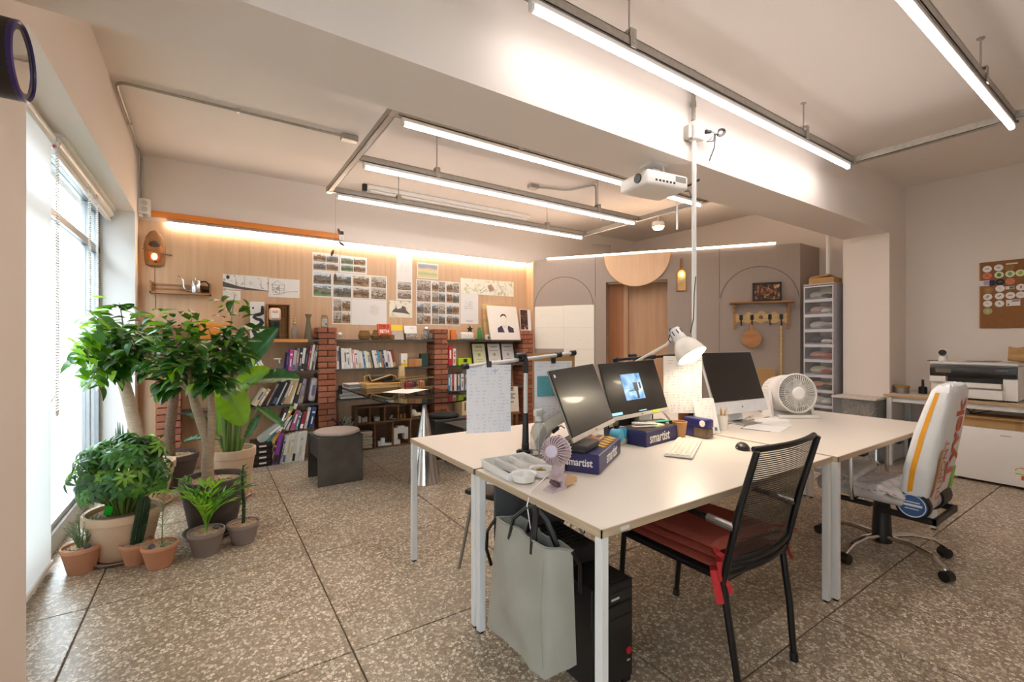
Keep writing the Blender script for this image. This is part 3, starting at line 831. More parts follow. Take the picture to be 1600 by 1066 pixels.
for (x, z, w, h, c, l, w_) in ((.43, .27, .05, .34, '#b5b9b4', 52, 'pale grey-green'), (.50, .26, .03, .36, '#1f8a8c', 46, 'teal'), (.545, .25, .04, .38, '#d9973a', 34, 'orange-yellow'), (.60, .26, .03, .36, '#4b4640', 28, 'dark brown')):
    book(x, z, w, h, .2, c, l, f'{w_} folder sliding sideways onto the black drawer box', 'folders leaning over the drawer box', FY - .06)
t = thing('drawer_box', 'black box of small drawers with white label holders on the floor', 'drawers', (.47, FY - .08, 0))
mk('case', B().bx(-.10, .09, 0, .25, 0, .25, .004), BLACK, t)
for k in range(4):
    d = mk('drawer', B().bx(-.085, .08, -.012, .004, .0, .05, .003), mat('#241f1f', .4, 0, .05), t, (0, 0, .012 + k * .059))
    mk('label_holder', B().bx(-.03, .035, -.016, -.012, .018, .034), WHITEP, d)
t = thing('pump_bottle', 'clear pump bottle with white dispenser head on the middle shelf', 'bottle', (.645, FY + .06, Z2))
mk('body', B().lathe([(.028, 0), (.03, .01), (.03, .07), (.014, .085)], 16), CLEAR, t)
mk('pump', B().cyl((0, 0, .085), (0, 0, .13), .008).cyl((0, 0, .128), (0, 0, .14), .016).box((-.025, 0, .134), (.06, .014, .012), None, .003), WHITEP, t)

# bay 2, middle shelf
rows = [('#e6e3df', 'white', .03, .27, -0), ('#3e4650', 'dark grey-blue', .024, .25, -2), ('#e4e1dc', 'white ribbed', .034, .245, -3), ('#e0dcd6', 'off-white', .03, .24, -4), ('#e7e4df', 'snow white', .034, .24, -5), ('#dfdad3', 'ivory', .03, .245, -5), ('#cf9a9c', 'dusty pink', .03, .225, -6), ('#e6e0da', 'cream', .034, .225, -7), ('#ded8d0', 'pale beige', .03, .22, -8), ('#dfdfe2', 'white blue-lettered', .032, .205, -8), ('#7fa0c0', 'light blue', .022, .205, -9), ('#dfe2c4', 'pale green', .03, .21, -9), ('#e5dfcd', 'buff white', .024, .2, -10),
        ('#a9a274', 'olive', .024, .2, -12), ('#2f2b29', 'black', .014, .2, -12), ('#e3dfda', 'grey-white', .03, .215, -11), ('#d9d6d3', 'silver-white', .03, .215, -11), ('#4f9db4', 'turquoise', .026, .21, -11), ('#b98e63', 'tan', .026, .2, -10), ('#31528a', 'deep blue', .02, .21, -9), ('#e4e2df', 'bright white', .034, .215, -9), ('#d5cec9', 'pale taupe', .03, .205, -9), ('#e9e5df', 'milk white', .03, .2, -9), ('#8f2f25', 'dark red', .03, .215, -12), ]
shelf_books(1.236, Z2, rows, 'from the pillar on the middle shelf above the glass table', 'books on the middle shelf above the glass table')
def carton(name, label, cat, x, y, z, w, d, h, col, rz=0, band=None, group=None, **k):
    t = thing(name, label, cat, (x, y, z), rz, group)
    mk('body', B().bx(-w / 2, w / 2, -d / 2, d / 2, 0, h, .002), mat(col, .6, 0, .04), t)
    if band:
        mk('band', B().bx(-w / 2 - .001, w / 2 + .001, -d / 2 - .001, -d / 2 + .001, band[1] * h, band[2] * h), mat(band[0], .6), t)
    return t
t = carton('tea_carton', 'white carton with yellow base and yellow flower print on the middle shelf', 'carton', 2.05, FY + .07, Z2, .085, .05, .17, '#ebe5da', 4, ('#e8c51e', .02, .3))
mk('flower', B().prism([(.02 * cos(a * pi / 6) * (1 if a % 2 else .6), .02 * sin(a * pi / 6) * (1 if a % 2 else .6)) for a in range(12)], .026, .028, Matrix.Translation((0, 0, .075)) @ Matrix.Rotation(R(90), 4, 'X')), mat('#e0b41c', .6), t)
carton('kraft_box', 'first of two tan kraft cubes on the middle shelf, nearer the yellow carton', 'box', 2.145, FY + .08, Z2, .088, .08, .1, '#b37c4c', 3)
carton('kraft_box', 'second tan kraft cube on the middle shelf, nearer the green box', 'box', 2.24, FY + .08, Z2, .088, .08, .1, '#bd8752', -3)
carton('green_box', 'dark green carton beside the kraft cubes on the middle shelf', 'box', 2.345, FY + .13, Z2, .1, .07, .165, '#234842', 0)
# bay 2, top shelf
t = thing('funnel_lamp', 'clear glass funnel lamp on the top shelf end near the pillar', 'lamp', (1.275, FY + .05, Z1))
mk('bowl', B().lathe([(.004, 0), (.012, .004), (.05, -.0), (.055, .004), (.02, .03), (.012, .05), (.018, .056)], 20), CLEAR, t)
mk('stopper', B().sph((0, 0, .062), (.03, .025, .022)), WHITEP, t)
JAR = BROWNGLASS
def jar(name, label, x, y, z, prof, m, cat='jar', **k):
    t = thing(name, label, cat, (x, y, z))
    b = B(); b._rings([[Vector((r * cos(2 * pi * j / 22), r * sin(2 * pi * j / 22), z_)) for j in range(22)] for r, z_ in prof], cap=False)
    mk('body', b, m, t)
    return t
t = jar('glass_jar', 'wide smoky glass jar on the top shelf, farthest from the orange book', 1.565, FY + .08, Z1, [(.05, 0), (.065, .01), (.072, .05), (.055, .105), (.05, .11)], JAR)
mk('filling', B().lathe([(.058, .012), (.066, .05), (.001, .055)], 18), mat('#a08a62', .9, 0, .3, 60), t)
t = jar('glass_jar', 'round smoky glass jar with a neck on the top shelf', 1.70, FY + .09, Z1, [(.04, 0), (.055, .015), (.055, .05), (.028, .085), (.028, .115)], JAR)
mk('filling', B().lathe([(.045, .012), (.05, .045), (.001, .05)], 18), mat('#8d7850', .9, 0, .3, 60), t)
t = jar('glass_jar', 'low smoky glass jar standing before the orange book', 1.80, FY + .05, Z1, [(.04, 0), (.052, .01), (.054, .045), (.045, .07)], JAR)
t = jar('glass_jar', 'second low smoky glass jar before the orange book, nearer the yellow one', 1.885, FY + .05, Z1, [(.03, 0), (.04, .01), (.042, .04), (.036, .06)], JAR)
# covers facing out
def cover(name, label, x, y, z, w, h, col, tilt=12, d=.025, rz=0, cat='book'):
    t = thing(name, label, cat, (x, y, z), rz)
    t.rotation_euler = (R(-tilt), 0, R(rz))
    mk('cover', B().bx(-w / 2, w / 2, 0, .004, 0, h).bx(-w / 2, w / 2, d - .003, d, 0, h).bx(-w / 2, -w / 2 + .003, 0, d, 0, h), mat(col, .5), t)
    mk('page_block', B().bx(-w / 2 + .003, w / 2 - .004, .004, d - .003, .003, h - .003), PAGES, t)
    return t
t = cover('facing_book', 'orange book with big lettering facing out on the top shelf', 1.83, FY + .12, Z1, .165, .2, '#d5552a')
ink = mat('#6d1f14', .6)
letters('lettering', 'THIS IS', .05, ink, t, (0, -.001, .17), (R(90), 0, 0), bold=.0015, sx=.85)
letters('lettering', 'SETH', .056, mat('#f1e6da', .6), t, (0, -.001, .105), (R(90), 0, 0), bold=.0015, sx=.95)
mk('cover_lines', B().bx(-.065, .065, -.001, 0, .136, .141).bx(-.065, .065, -.001, 0, .02, .05), ink, t)
t = cover('facing_book', 'grey book with yellow upper half facing out on the top shelf', 2.0, FY + .13, Z1, .16, .195, '#b9aaa0', 13)
mk('yellow_half', B().bx(-.08, .08, -.001, .0, .12, .195), mat('#e9c61f', .5), t)
t = thing('desk_card', 'white folded calendar card with a grey photo on the top shelf', 'card', (2.165, FY + .1, Z1))
mk('sheet', B().box((0, .03, .13), (.17, .004, .1), (R(-14), 0, 0)), PAPER, t)
mk('photo', B().box((.012, .02, .045), (.15, .006, .085), (R(-10), 0, 0)), PHOTO[2], t)
mk('stand', B().box((0, .08, .08), (.14, .004, .17), (R(20), 0, 0)), CARD, t)
mk('title', B().box((.02, .03, .15), (.05, .002, .004), (R(-14), 0, 0)), mat('#6c7fa8', .6), t)
for k, (x, y, r, h) in enumerate(((2.32, FY + .06, .035, .07), (2.37, FY + .1, .04, .13), (2.41, FY + .05, .03, .085))):
    t = thing('glass_tumbler', ['low clear glass with dried petals at the shelf end', 'tall clear jar with metal ball lid at the shelf end', 'small clear glass touching the second pillar'][k], 'glass', (x, y, Z1))
    mk('body', B().lathe([(r * .8, 0), (r, .01), (r, h), (r * .92, h), (r * .9, .012), (.001, .008)], 18), CLEAR, t)
    mk('filling', B().lathe([(r * .85, .012), (r * .88, h * .45), (.001, h * .5)], 14), mat(['#b0863c', '#6a655c', '#7e5b3a'][k], .8, 0, .4, 80), t)
    if k == 1:
        mk('lid', B().sph((0, 0, h + .015), .032), CHROME, t)

# bay 1, top shelf
t = thing('poster_board', 'white board with a black curled dragon-like drawing on the top shelf', 'picture', (.44, FY + .1, Z1))
t.rotation_euler = (R(-6), 0, 0)
mk('board', B().bx(-.068, .068, 0, .02, 0, .41), PAPER, t)
inkb = mat('#2a2a2a', .6, 0, .2, 60)
mk('drawing', B().ink([(.048, .365), (.048, .32), (.046, .285), (.02, .272), (-.02, .262), (-.032, .24), (-.01, .222), (.03, .212), (.044, .185), (.025, .155), (-.015, .13), (-.034, .09), (-.02, .055), (.02, .05), (.05, .062)], [.009, .016, .019, .019, .018, .018, .016, .018, .021, .023, .023, .024, .022, .02, .01], -.0015), inkb, t)
mk('ink_blot', B().sph((-.04, -.0005, .34), (.01, .001, .012), 8, 5), inkb, t)
t = thing('shadow_box', 'open walnut shadow box standing on the top shelf', 'box', (.64, FY + .06, Z1))
mk('frame', B().bx(-.11, -.1, 0, .13, 0, .385).bx(.1, .11, 0, .13, 0, .385).bx(-.1, .1, 0, .13, 0, .01).bx(-.1, .1, 0, .13, .375, .385), MIDWOOD, t)
mk('back_panel', B().bx(-.1, .1, .12, .128, .01, .375), DARKWOOD, t)
for k in range(3):
    mk('slat', B().bx(.015 + k * .028, .04 + k * .028, .108, .12, .012, .373), MIDWOOD, t)
t = thing('gas_lantern', 'small lamp with pink glass shade and dark green base inside the shadow box', 'lamp', (.60, FY + .055, Z1 + .012))
mk('shade', B().box((0, 0, .26), (.115, .07, .14), None, .03, 3), mat('#e0b7a4', .3, 0, .05), t)
mk('frame', B().box((0, -.002, .26), (.085, .074, .1), None, .01, 1), mat('#efe3da', .4), t)
mk('lettering', B().bx(-.03, .03, -.041, -.039, .29, .297).bx(-.025, .025, -.041, -.039, .275, .281), mat('#a5544a', .6), t)
mk('base', B().lathe([(.045, 0), (.045, .02), (.02, .03), (.018, .1), (.045, .14), (.05, .18)], 16), mat('#1f3a33', .4, .2), t)
t = thing('wooden_cap_bottle', 'clear slim bottle with stacked wooden ball stopper on the top shelf', 'bottle', (.795, FY + .07, Z1))
mk('body', B().lathe([(.028, 0), (.03, .01), (.03, .11), (.016, .14), (.014, .165), (.012, .165), (.026, .11), (.001, .01)], 18), CLEAR, t)
mk('stopper', B().sph((0, 0, .18), .02).sph((0, 0, .21), .017).sph((0, 0, .235), .013), PALEWOOD, t)
t = jar('tapered_vase', 'tall tapered smoky brown vase on the top shelf', .94, FY + .08, Z1, [(.042, 0), (.045, .015), (.022, .2), (.02, .235), (.036, .285), (.033, .285), (.017, .235), (.019, .2), (.04, .02), (.001, .01)], mat('#6f644f', .25, 0, .1, 8, name='smoky_vase'), 'vase')
t = thing('incense_jar', 'glass jar of reed sticks standing on the brick pillar', 'jar', (1.115, 5.57, 1.468))
mk('body', B().bx(-.035, .035, -.035, .035, 0, .12, .01, 2), CLEAR, t)
mk('filling', B().bx(-.028, .028, -.028, .028, .005, .10, .01), mat('#d8cdb9', .8, 0, .2, 60), t)
mk('collar', B().cyl((0, 0, .12), (0, 0, .14), .034, seg=16), MIDWOOD, t)
mk('reed', B().cyl((-.01, 0, .1), (-.025, .01, .23), .002, seg=5).cyl((0, 0, .1), (0, .012, .235), .002, seg=5).cyl((.01, 0, .1), (.022, 0, .225), .002, seg=5), PALEWOOD, t, kind='stuff')
mk('emblem', B().box((.012, -.036, .035), (.016, .002, .018)), mat('#5c2a22', .6), t)

t = thing('orange_box', 'bright orange gift box glimpsed between the tree leaves on the top shelf', 'box', (.05, FY + .1, Z1), 12)
mk('body', B().bx(-.13, .13, -.06, .06, 0, .14, .003), mat('#d98a2e', .5), t)
mk('lid', B().box((0, 0, .15), (.27, .13, .035), (0, R(5), 0), .003), mat('#e59a3c', .5), t)
# bay 3
t = carton('orange_pack', 'orange carton standing on the top shelf by the second pillar', 'carton', 2.735, FY + .06, Z1, .07, .05, .13, '#e07b34')
t = thing('ceramic_cup', 'small cream cup with a stick figure beside the orange carton', 'cup', (2.81, FY + .07, Z1))
mk('body', B().lathe([(.024, 0), (.03, .01), (.03, .075), (.027, .075), (.026, .012), (.001, .01)], 16), mat('#d9c3a5', .5), t)
mk('handle', B().tube([(.03, 0, .06), (.046, 0, .055), (.046, 0, .03), (.03, 0, .02)], .004, 6), mat('#d9c3a5', .5), t)
t = thing('fabric_pouch', 'white dotted fabric pouch on the top shelf below the black star', 'pouch', (2.95, FY + .07, Z1))
mk('body', B().box((0, 0, .052), (.2, .06, .1), None, .025, 3), mat('#e6e0d8', .9, 0, .04, 60, .2), t)
b = B()
for k in range(9): b.box((-.07 + k * .018, -.031, .03 + (k * 37 % 50) / 1000), (.008, .002, .006))
mk('dot', b, mat('#c9785a', .7), t, kind='stuff')
t = thing('star_ornament', 'small black star ornament standing on the white pouch', 'ornament', (3.0, FY + .07, Z1 + .10))
mk('star', B().prism([(.045 * (1 if k % 2 == 0 else .45) * sin(k * pi / 5), .045 * (1 if k % 2 == 0 else .45) * cos(k * pi / 5)) for k in range(10)], -.012, .012, Matrix.Translation((0, 0, .045)) @ Matrix.Rotation(R(90), 4, 'X')), BLACK, t)
t = thing('green_bottle', 'small green bottle-shaped figure on a green foot on the top shelf', 'bottle', (3.155, FY + .07, Z1))
mk('body', B().lathe([(.03, .012), (.032, .02), (.03, .12), (.014, .15), (.012, .175), (.001, .177)], 14), mat('#2f7a2f', .35), t)
mk('base', B().box((0, 0, .007), (.13, .05, .014), None, .003), mat('#276927', .5), t)
mk('cap', B().cyl((0, 0, .175), (0, 0, .19), .012, .006), mat('#c9b27a', .4), t)
t = thing('wine_glass', 'clear stemmed glass behind the green bottle figure', 'glass', (3.21, FY + .15, Z1))
mk('body', B().lathe([(.03, 0), (.004, .006), (.004, .07), (.035, .1), (.036, .16), (.034, .16), (.033, .1), (.001, .075)], 18), CLEAR, t)
t = thing('milk_mug', 'tiny white mug with brown patch beside the portrait board', 'mug', (3.27, FY + .06, Z1))
mk('body', B().lathe([(.026, 0), (.028, .01), (.028, .075), (.025, .075), (.024, .012), (.001, .01)], 16), WHITEP, t)
mk('patch', B().box((.004, -.027, .03), (.028, .004, .035)), mat('#7d5430', .7), t)
# portrait board
t = thing('portrait_board', 'large white canvas with a drawn man in dark jacket leaning on the top shelf', 'picture', (3.59, FY + .05, Z1))
t.rotation_euler = (R(-14), 0, 0)
mk('canvas', B().bx(-.26, .25, 0, .02, 0, .51), mat('#e8e0d6', .7, 0, .01), t)
jk, hr, sk = mat('#3e3450', .7, 0, .4, 90), mat('#2a2626', .7), mat('#cfc6be', .7)
def flatp(pts): return B().prism(pts, .0, .002, Matrix.Rotation(R(90), 4, 'X'))
mk('jacket', flatp([(-.13, .11), (-.125, .175), (-.05, .215), (-.035, .17), (-.015, .11)]).prism([(.15, .11), (.145, .175), (.06, .215), (.045, .17), (.055, .11)], 0, .002, Matrix.Rotation(R(90), 4, 'X')), jk, t)
mk('hair', flatp([(-.055, .33), (-.05, .365), (-.02, .39), (.03, .385), (.05, .35), (.045, .325), (.035, .355), (0, .368), (-.035, .355)]), hr, t)
mk('face_line', B().tube([(-.05, -.001, .33), (-.04, -.001, .28), (-.01, -.001, .25), (.02, -.001, .255), (.042, -.001, .29), (.045, -.001, .33)], .0016, 4, flat=.3).tube([(-.03, -.001, .325), (-.012, -.001, .325)], .0018, 4).tube([(.012, -.001, .325), (.03, -.001, .325)], .0018, 4).tube([(-.012, -.001, .275), (.014, -.001, .275)], .0014, 4), sk, t)
mk('collar', flatp([(-.03, .235), (0, .2), (.03, .235), (.02, .18), (-.02, .18)]), mat('#c5d3cf', .7), t)
t = thing('pinboard_back', 'plain wooden board behind the leaning portrait canvas', 'board', (3.55, FY + .17, Z1))
t.rotation_euler = (R(-9), 0, 0)
mk('board', B().bx(-.25, .25, 0, .012, 0, .55), PALEWOOD, t)
t = thing('photo_print', 'dark photo of white flowers with white margin standing on the corner pillar', 'picture', (3.955, 5.55, 1.468))
t.rotation_euler = (R(-5), 0, 0)
mk('sheet', B().bx(-.09, .1, 0, .012, 0, .32), PAPER, t)
mk('photo', B().bx(-.088, .04, -.002, 0, .015, .31), print_mat('print_flowers', [(.3, '#2a1812'), (.55, '#4a2a1e'), (.66, '#8a6a52'), (.74, '#e6ddd0')], 12), t)
# bay 3 middle shelf
book(2.655, Z2, .06, .26, .16, '#c9242c', 0, 'thick red book standing against the second pillar', 'books on the middle shelf of the far bay', title='#f2e9e2')
t = book(2.722, Z2, .045, .225, .16, '#e9e6e2', 0, 'white book with red lettered spine beside the thick red book', 'books on the middle shelf of the far bay')
mk('lettering', B().bx(.01, .035, -.0015, -.0005, .03, .2), print_mat('spine_letters', [(.45, '#e9e6e2'), (.5, '#c23a3a')], 40), t)
t = carton('lime_case', 'lime yellow-green case lying on the middle shelf of the far bay', 'case', 2.9, FY + .07, Z2, .2, .1, .092, '#b6cf1c')
mk('clasp', B().bx(-.025, .03, -.054, -.05, .04, .085), BLACK, t)
for k, (x, nm, c) in enumerate(((3.175, 'nearest the lime case', '#d6d6ab'), (3.425, 'in the middle of three', '#d9d6cf'), (3.66, 'nearest the corner pillar', '#d5d5d6'))):
    t = thing('framed_certificate', f'black framed certificate leaning on the middle shelf, {nm}', 'frame', (x, FY + .08, Z2), 0, 'framed certificates on the far shelf')
    t.rotation_euler = (R(-13), 0, 0)
    mk('frame', B().bx(-.115, -.105, 0, .018, 0, .31).bx(.105, .115, 0, .018, 0, .31).bx(-.105, .105, 0, .018, 0, .012).bx(-.105, .105, 0, .018, .298, .31).bx(-.105, .105, .012, .018, 0, .31), BLACK, t)
    mk('sheet', B().bx(-.104, .104, .008, .012, .012, .298), mat(c, .6), t)
    mk('printing', B().bx(-.055, .055, .006, .008, .245, .258).bx(-.07, .07, .006, .008, .2, .204).bx(-.07, .07, .006, .008, .19, .194).bx(-.05, .05, .006, .008, .07, .075).bx(-.02, .05, .006, .008, .04, .046), mat('#8b8878', .6), t)
    mk('seal', B().cyl((0, .0075, .14), (0, .006, .14), .024, seg=16), mat('#aaa58c', .6), t)
# bay 3 lower shelf books
rows = [('#4c93b4', 'sky blue', .034, .225, 0), ('#e0ddd8', 'white', .024, .225, 0), ('#c43a45', 'red-striped white', .026, .23, 0), ('#e4e0da', 'ivory', .04, .225, 0), ('#3d3c3e', 'charcoal', .012, .215, 0), ('#d9cfc5', 'cream', .028, .22, 0), ('#3f6692', 'blue', .018, .225, 0), ('#e5e3df', 'bright white', .04, .225, 0), ('#6a625c', 'grey-brown', .022, .22, 3), ('#c9c4bc', 'pale grey', .022, .215, 0), ('#dcd8d4', 'tall grey-white', .07, .27, 0), ('#d0953f', 'mustard', .034, .205, 0), ('#cfcac3', 'stone', .03, .25, 0), ('#b24c35', 'brick red', .026, .22, 0), ('#7a8a93', 'slate blue', .03, .24, 0)]
shelf_books(2.655, Z3, rows, 'from the second pillar on the lower shelf of the far bay', 'books on the lower shelf of the far bay')
# items low in bay 3
t = thing('printed_crate', 'cream printed carton with black characters low behind the black stools', 'carton', (2.99, FY + .02, .30))
mk('body', B().bx(-.19, .19, -.1, .14, 0, .23, .005), mat('#d9c79c', .75, 0, .05), t)
b = B()
for k in range(5):
    b.bx(-.11 + k * .032, -.09 + k * .032, -.102, -.1, .14, .185)
for k in range(4): b.bx(.07, .09, -.102, -.1, .05 + k * .035, .075 + k * .035)
b.bx(-.15, -.135, -.102, -.1, .08, .19)
mk('lettering', b, mat('#3b2f2a', .7), t, kind='stuff')
mk('stripe', B().bx(-.191, .191, -.1015, -.1, .0, .02), mat('#b2492f', .7), t)
t = thing('low_bench', 'dark wooden bench carrying the cream printed carton', 'bench', (3.1, FY - .0, 0))
mk('seat', B().bx(-.45, .62, -.12, .2, .27, .30), DARKWOOD, t)
for sx in (-.4, .57):
    for sy in (-.08, .16):
        mk('leg', B().bx(sx - .02, sx + .02, sy - .02, sy + .02, 0, .27), DARKWOOD, t)
for k, (dz, col, w_) in enumerate(((0, '#5b5148', 'dark'), (.012, '#cbbfae', 'cream'), (.022, '#8c7a68', 'brown'))):
    t = thing('magazine', f'{w_} magazine lying on the cream printed carton', 'magazine', (2.96, FY + .02, .531 + dz), [4, -9, 12][k], 'magazines on the printed carton')
    mk('cover', B().bx(-.15, .15, -.1, .1, 0, .009, .001), mat(col, .5, 0, .2, 20), t)
t = thing('text_board', 'cream board with rows of black lettering leaning by the corner pillar', 'board', (3.60, FY - .05, .30))
t.rotation_euler = (R(-12), 0, R(-20))
mk('sheet', B().bx(-.12, .12, 0, .01, 0, .36), mat('#d8cfc0', .7), t)
b = B()
for k in range(7): b.bx(-.09, -.09 + [.15, .1, .17, .13, .16, .08, .14][k], -.0015, 0, .3 - k * .028, .312 - k * .028)
mk('lettering', b, mat('#3a3431', .7), t, kind='stuff')

# ---------------------------------------------------------------- low cubby unit with models
t = thing('cubby_unit', 'low dark wooden cubby unit standing on the floor below the glass table', 'shelf', (1.985, FY + .04, 0))
W_, H_ = 1.06, .52
b = B().bx(-W_ / 2, W_ / 2, 0, .2, 0, .018).bx(-W_ / 2, W_ / 2, 0, .2, H_ - .018, H_).bx(-W_ / 2, -W_ / 2 + .018, 0, .2, 0, H_).bx(W_ / 2 - .018, W_ / 2, 0, .2, 0, H_)
mk('carcass', b, DARKWOOD, t)
mk('back_panel', B().bx(-W_ / 2, W_ / 2, .192, .2, 0, H_), wood('cubby_back', '#5a3b26', '#704d34', (3, 30, 30)), t)
mk('shelf_board', B().bx(-W_ / 2, W_ / 2, .002, .195, .31, .328), DARKWOOD, t)
for x in (-.36, -.18, -.01, .16, .35):
    mk('divider', B().bx(x - .008, x + .008, .002, .195, .328, H_ - .018), DARKWOOD, t)
for x in (-.30, -.08, .15):
    mk('divider', B().bx(x - .009, x + .009, .002, .195, .018, .31), DARKWOOD, t)
CX, CY = 1.985, FY + .04
CARDW = mat('#d9d2c2', .8, 0, .06)
def model(name, label, cat, x, z, parts, m=CARDW):
    t = thing(name, label, cat, (CX + x, CY + .07, z))
    for nm, b in parts: mk(nm, b, m, t)
    return t
model('card_model', 'cream card model of joined sheds in the upper cubby nearest the stool', 'model', -.44, .329, [('house', B().bx(-.05, -.02, -.03, .03, 0, .075)), ('house', B().bx(-.005, .03, -.03, .02, 0, .04)), ('roof', B().box((.012, 0, .05), (.05, .07, .004), (0, R(18), 0))), ('house', B().bx(.035, .06, -.02, .03, 0, .06))])
model('card_model', 'small pale card model in the second upper cubby', 'model', -.26, .329, [('house', B().bx(-.03, .03, -.02, .03, 0, .045)), ('roof', B().box((0, 0, .05), (.07, .06, .004), (R(14), 0, 0)))], mat('#b6ad9f', .8))
model('white_figure', 'white folded card piece in the third upper cubby', 'model', -.07, .329, [('fold', B().box((-.01, 0, .03), (.05, .05, .004), (0, R(-50), 0)).box((.03, 0, .008), (.05, .05, .004), (0, R(8), 0)))], PAPER)
model('wooden_blocks', 'two little brown wooden blocks in the fourth upper cubby', 'model', .07, .329, [('block', B().bx(-.04, -.015, -.02, .02, 0, .05)), ('block', B().bx(.005, .03, -.02, .02, 0, .055))], MIDWOOD)
model('terrain_model', 'off-white rock-like plaster model in the upper cubby by the cone', 'model', .24, .329, [('rock', B().sph((-.03, 0, .055), (.045, .05, .055), 8, 5)), ('rock', B().sph((.03, 0, .03), (.06, .05, .032), 8, 5))], mat('#d8d3bd', .8, 0, .1, 30, .4))
t = thing('stacked_sheets', 'leaning stack of cream sheets in the lower cubby beside the stool', 'stack', (CX - .42, CY + .07, .019))
for k in range(6): mk('sheet', B().box((.0 + .005 * (k % 2), 0, .018 + k * .034), (.17, .12, .028), (0, R([2, -3, 1, 4, -2, 3][k]), 0)), CARDW, t)
model('card_model', 'little white card house in the second lower cubby', 'model', -.2, .019, [('house', B().bx(-.05, -.02, -.03, .02, 0, .06)), ('house', B().bx(-.01, .03, -.03, .02, 0, .09)), ('yard', B().bx(.035, .14, -.04, .03, 0, .025))], PAPER)
model('card_model', 'white arched card building in the third lower cubby', 'model', .03, .019, [('tower', B().bx(-.09, -.04, -.04, .04, 0, .2)), ('tower', B().bx(.05, .1, -.04, .04, .05, .2)), ('bridge', B().bx(-.04, .05, -.04, .04, .13, .22)), ('floor_plate', B().bx(-.09, -.01, -.05, .04, .0, .05))], mat('#ded6ca', .8, 0, .08, 40))
model('card_model', 'grey card box in the end cubby behind the chrome cone', 'model', .34, .019, [('house', B().bx(-.06, .06, -.03, .03, 0, .12))], mat('#8f8577', .8))
# lavender pot
t = thing('lavender_pot', 'small white pot of purple and silver dried lavender by the pillar', 'potted plant', (1.30, FY - .02, .0))
mk('pot', B().lathe([(.07, 0), (.085, .02), (.09, .235), (.083, .235), (.08, .03), (.001, .03)], 20), WHITEP, t)
b = B(); b2 = B()
for k in range(26):
    a = random.uniform(0, 6.28); r = random.uniform(.02, .08); h = random.uniform(.1, .22)
    (b if k % 2 else b2).tube([(0, 0, .22), (cos(a) * r * .6, sin(a) * r * .6, .22 + h * .6), (cos(a) * r + (.05 if k % 2 == 0 else -.05), sin(a) * r, .22 + h)], [.003, .004, .011], 5)
mk('flower_spikes', b, mat('#3d2c45', .8, 0, .3, 60), t, kind='stuff')
mk('silver_sprigs', b2, mat('#8f968c', .8, 0, .3, 60), t, kind='stuff')
# lower shelf bay 2 : papers and binder
t = thing('paper_stack', 'stack of white papers lying on the lower shelf under the glass table', 'papers', (1.42, FY + .1, Z3))
for k in range(4): mk('sheet', B().box((0, 0, .012 + .022 * k), (.31, .21, .02), (0, 0, R([2, -3, 4, 0][k]))), [PAPER, mat('#c9c5c1', .7), PAPER, mat('#b9b6b3', .7)][k], t)

# ---------------------------------------------------------------- glass table on a chrome cone
t = thing('glass_table', 'dark glass table with rounded end resting on a tall chrome cone', 'table', (1.70, 4.0, 0))
pts = [(-.45, 1.46), (-.45, 0)] + [(-.015 + .435 * cos(pi + pi * k / 24), .435 * sin(pi + pi * k / 24)) for k in range(25)] + [(.42, 1.46)]
pp = []
for q in pts:
    if not pp or (Vector(q) - Vector(pp[-1])).length > 1e-4: pp.append(q)
mk('glass_top', B().prism(pp, .772, .784), SMOKE, t)
mk('cone_leg', B().lathe([(.150, 0), (.152, .004), (.15, .012), (.004, .771), (.001, .7715)], 40, c=(-.02, -.01, 0)), CHROME, t)
for xc in (-.44, .41): mk('clamp', B().cyl((xc, 1.44, .70), (xc, 1.44, .80), .022, seg=14).bx(xc - .02, xc + .02, 1.44, 1.475, .72, .75), BLACKM, t)
GT = .784
t = thing('ring_binder', 'white ring binder lying on the glass table by the pillar', 'binder', (1.43, 5.31, GT), 3)
mk('cover', B().bx(-.15, .15, -.12, .1, 0, .006).bx(-.15, .15, -.12, .1, .04, .046).bx(-.15, .15, .094, .1, 0, .046), mat('#d9d7d6', .5), t)
mk('page_block', B().bx(-.14, .145, -.11, .09, .006, .04), mat('#8f8a86', .7, 0, .2, 90, stretch=(1, 1, 6)), t)
t = thing('wooden_box', 'flat honey coloured wooden drawing box on the glass table', 'box', (1.63, 5.16, GT), 3)
mk('base', B().bx(-.2, .2, -.14, .14, 0, .03, .003), PALEWOOD, t)
mk('lid', B().bx(-.2, .2, -.14, .14, .032, .055, .003), wood('honey_wood', '#c28d4c', '#d8a763', (3, 30, 30)), t)
t = thing('shoulder_bag', 'black and gold shoulder bag lying on the wooden drawing box', 'bag', (1.63, 5.2, GT + .056))
mk('body', B().box((0.02, 0, .045), (.28, .1, .08), None, .03, 3), mat('#25221f', .5, 0, .2, 30), t)
mk('strap', B().tube([(-.17, -.05, .01), (-.18, -.06, .07), (-.13, -.06, .09), (-.1, -.06, .02), (.12, -.06, .08), (.18, -.05, .06), (.2, -.04, .01)], .009, 6), mat('#b79f5e', .5), t)
mk('notebook', B().bx(.02, .2, -.13, -.06, 0, .014), BLACK, t)
t = thing('paper_tower', 'tall tapered kraft paper cup tower on the wooden box', 'cup', (1.88, 5.14, GT))
mk('lower_cup', B().lathe([(.042, 0), (.046, .03), (.038, .12), (.034, .12)], 18), mat('#b99664', .8), t)
mk('upper_cup', B().lathe([(.040, .121), (.042, .13), (.03, .235), (.001, .235)], 18), mat('#d2b98b', .8), t)
t = thing('white_sheet', 'single white sheet lying on the glass table edge', 'paper', (1.74, 4.62, GT), 38)
mk('sheet', B().bx(-.21, .21, -.15, .15, 0, .001), PAPER, t)
t = thing('wire_basket', 'wicker and wire basket of small red and black things on the glass table', 'basket', (1.94, 4.86, GT), 2)
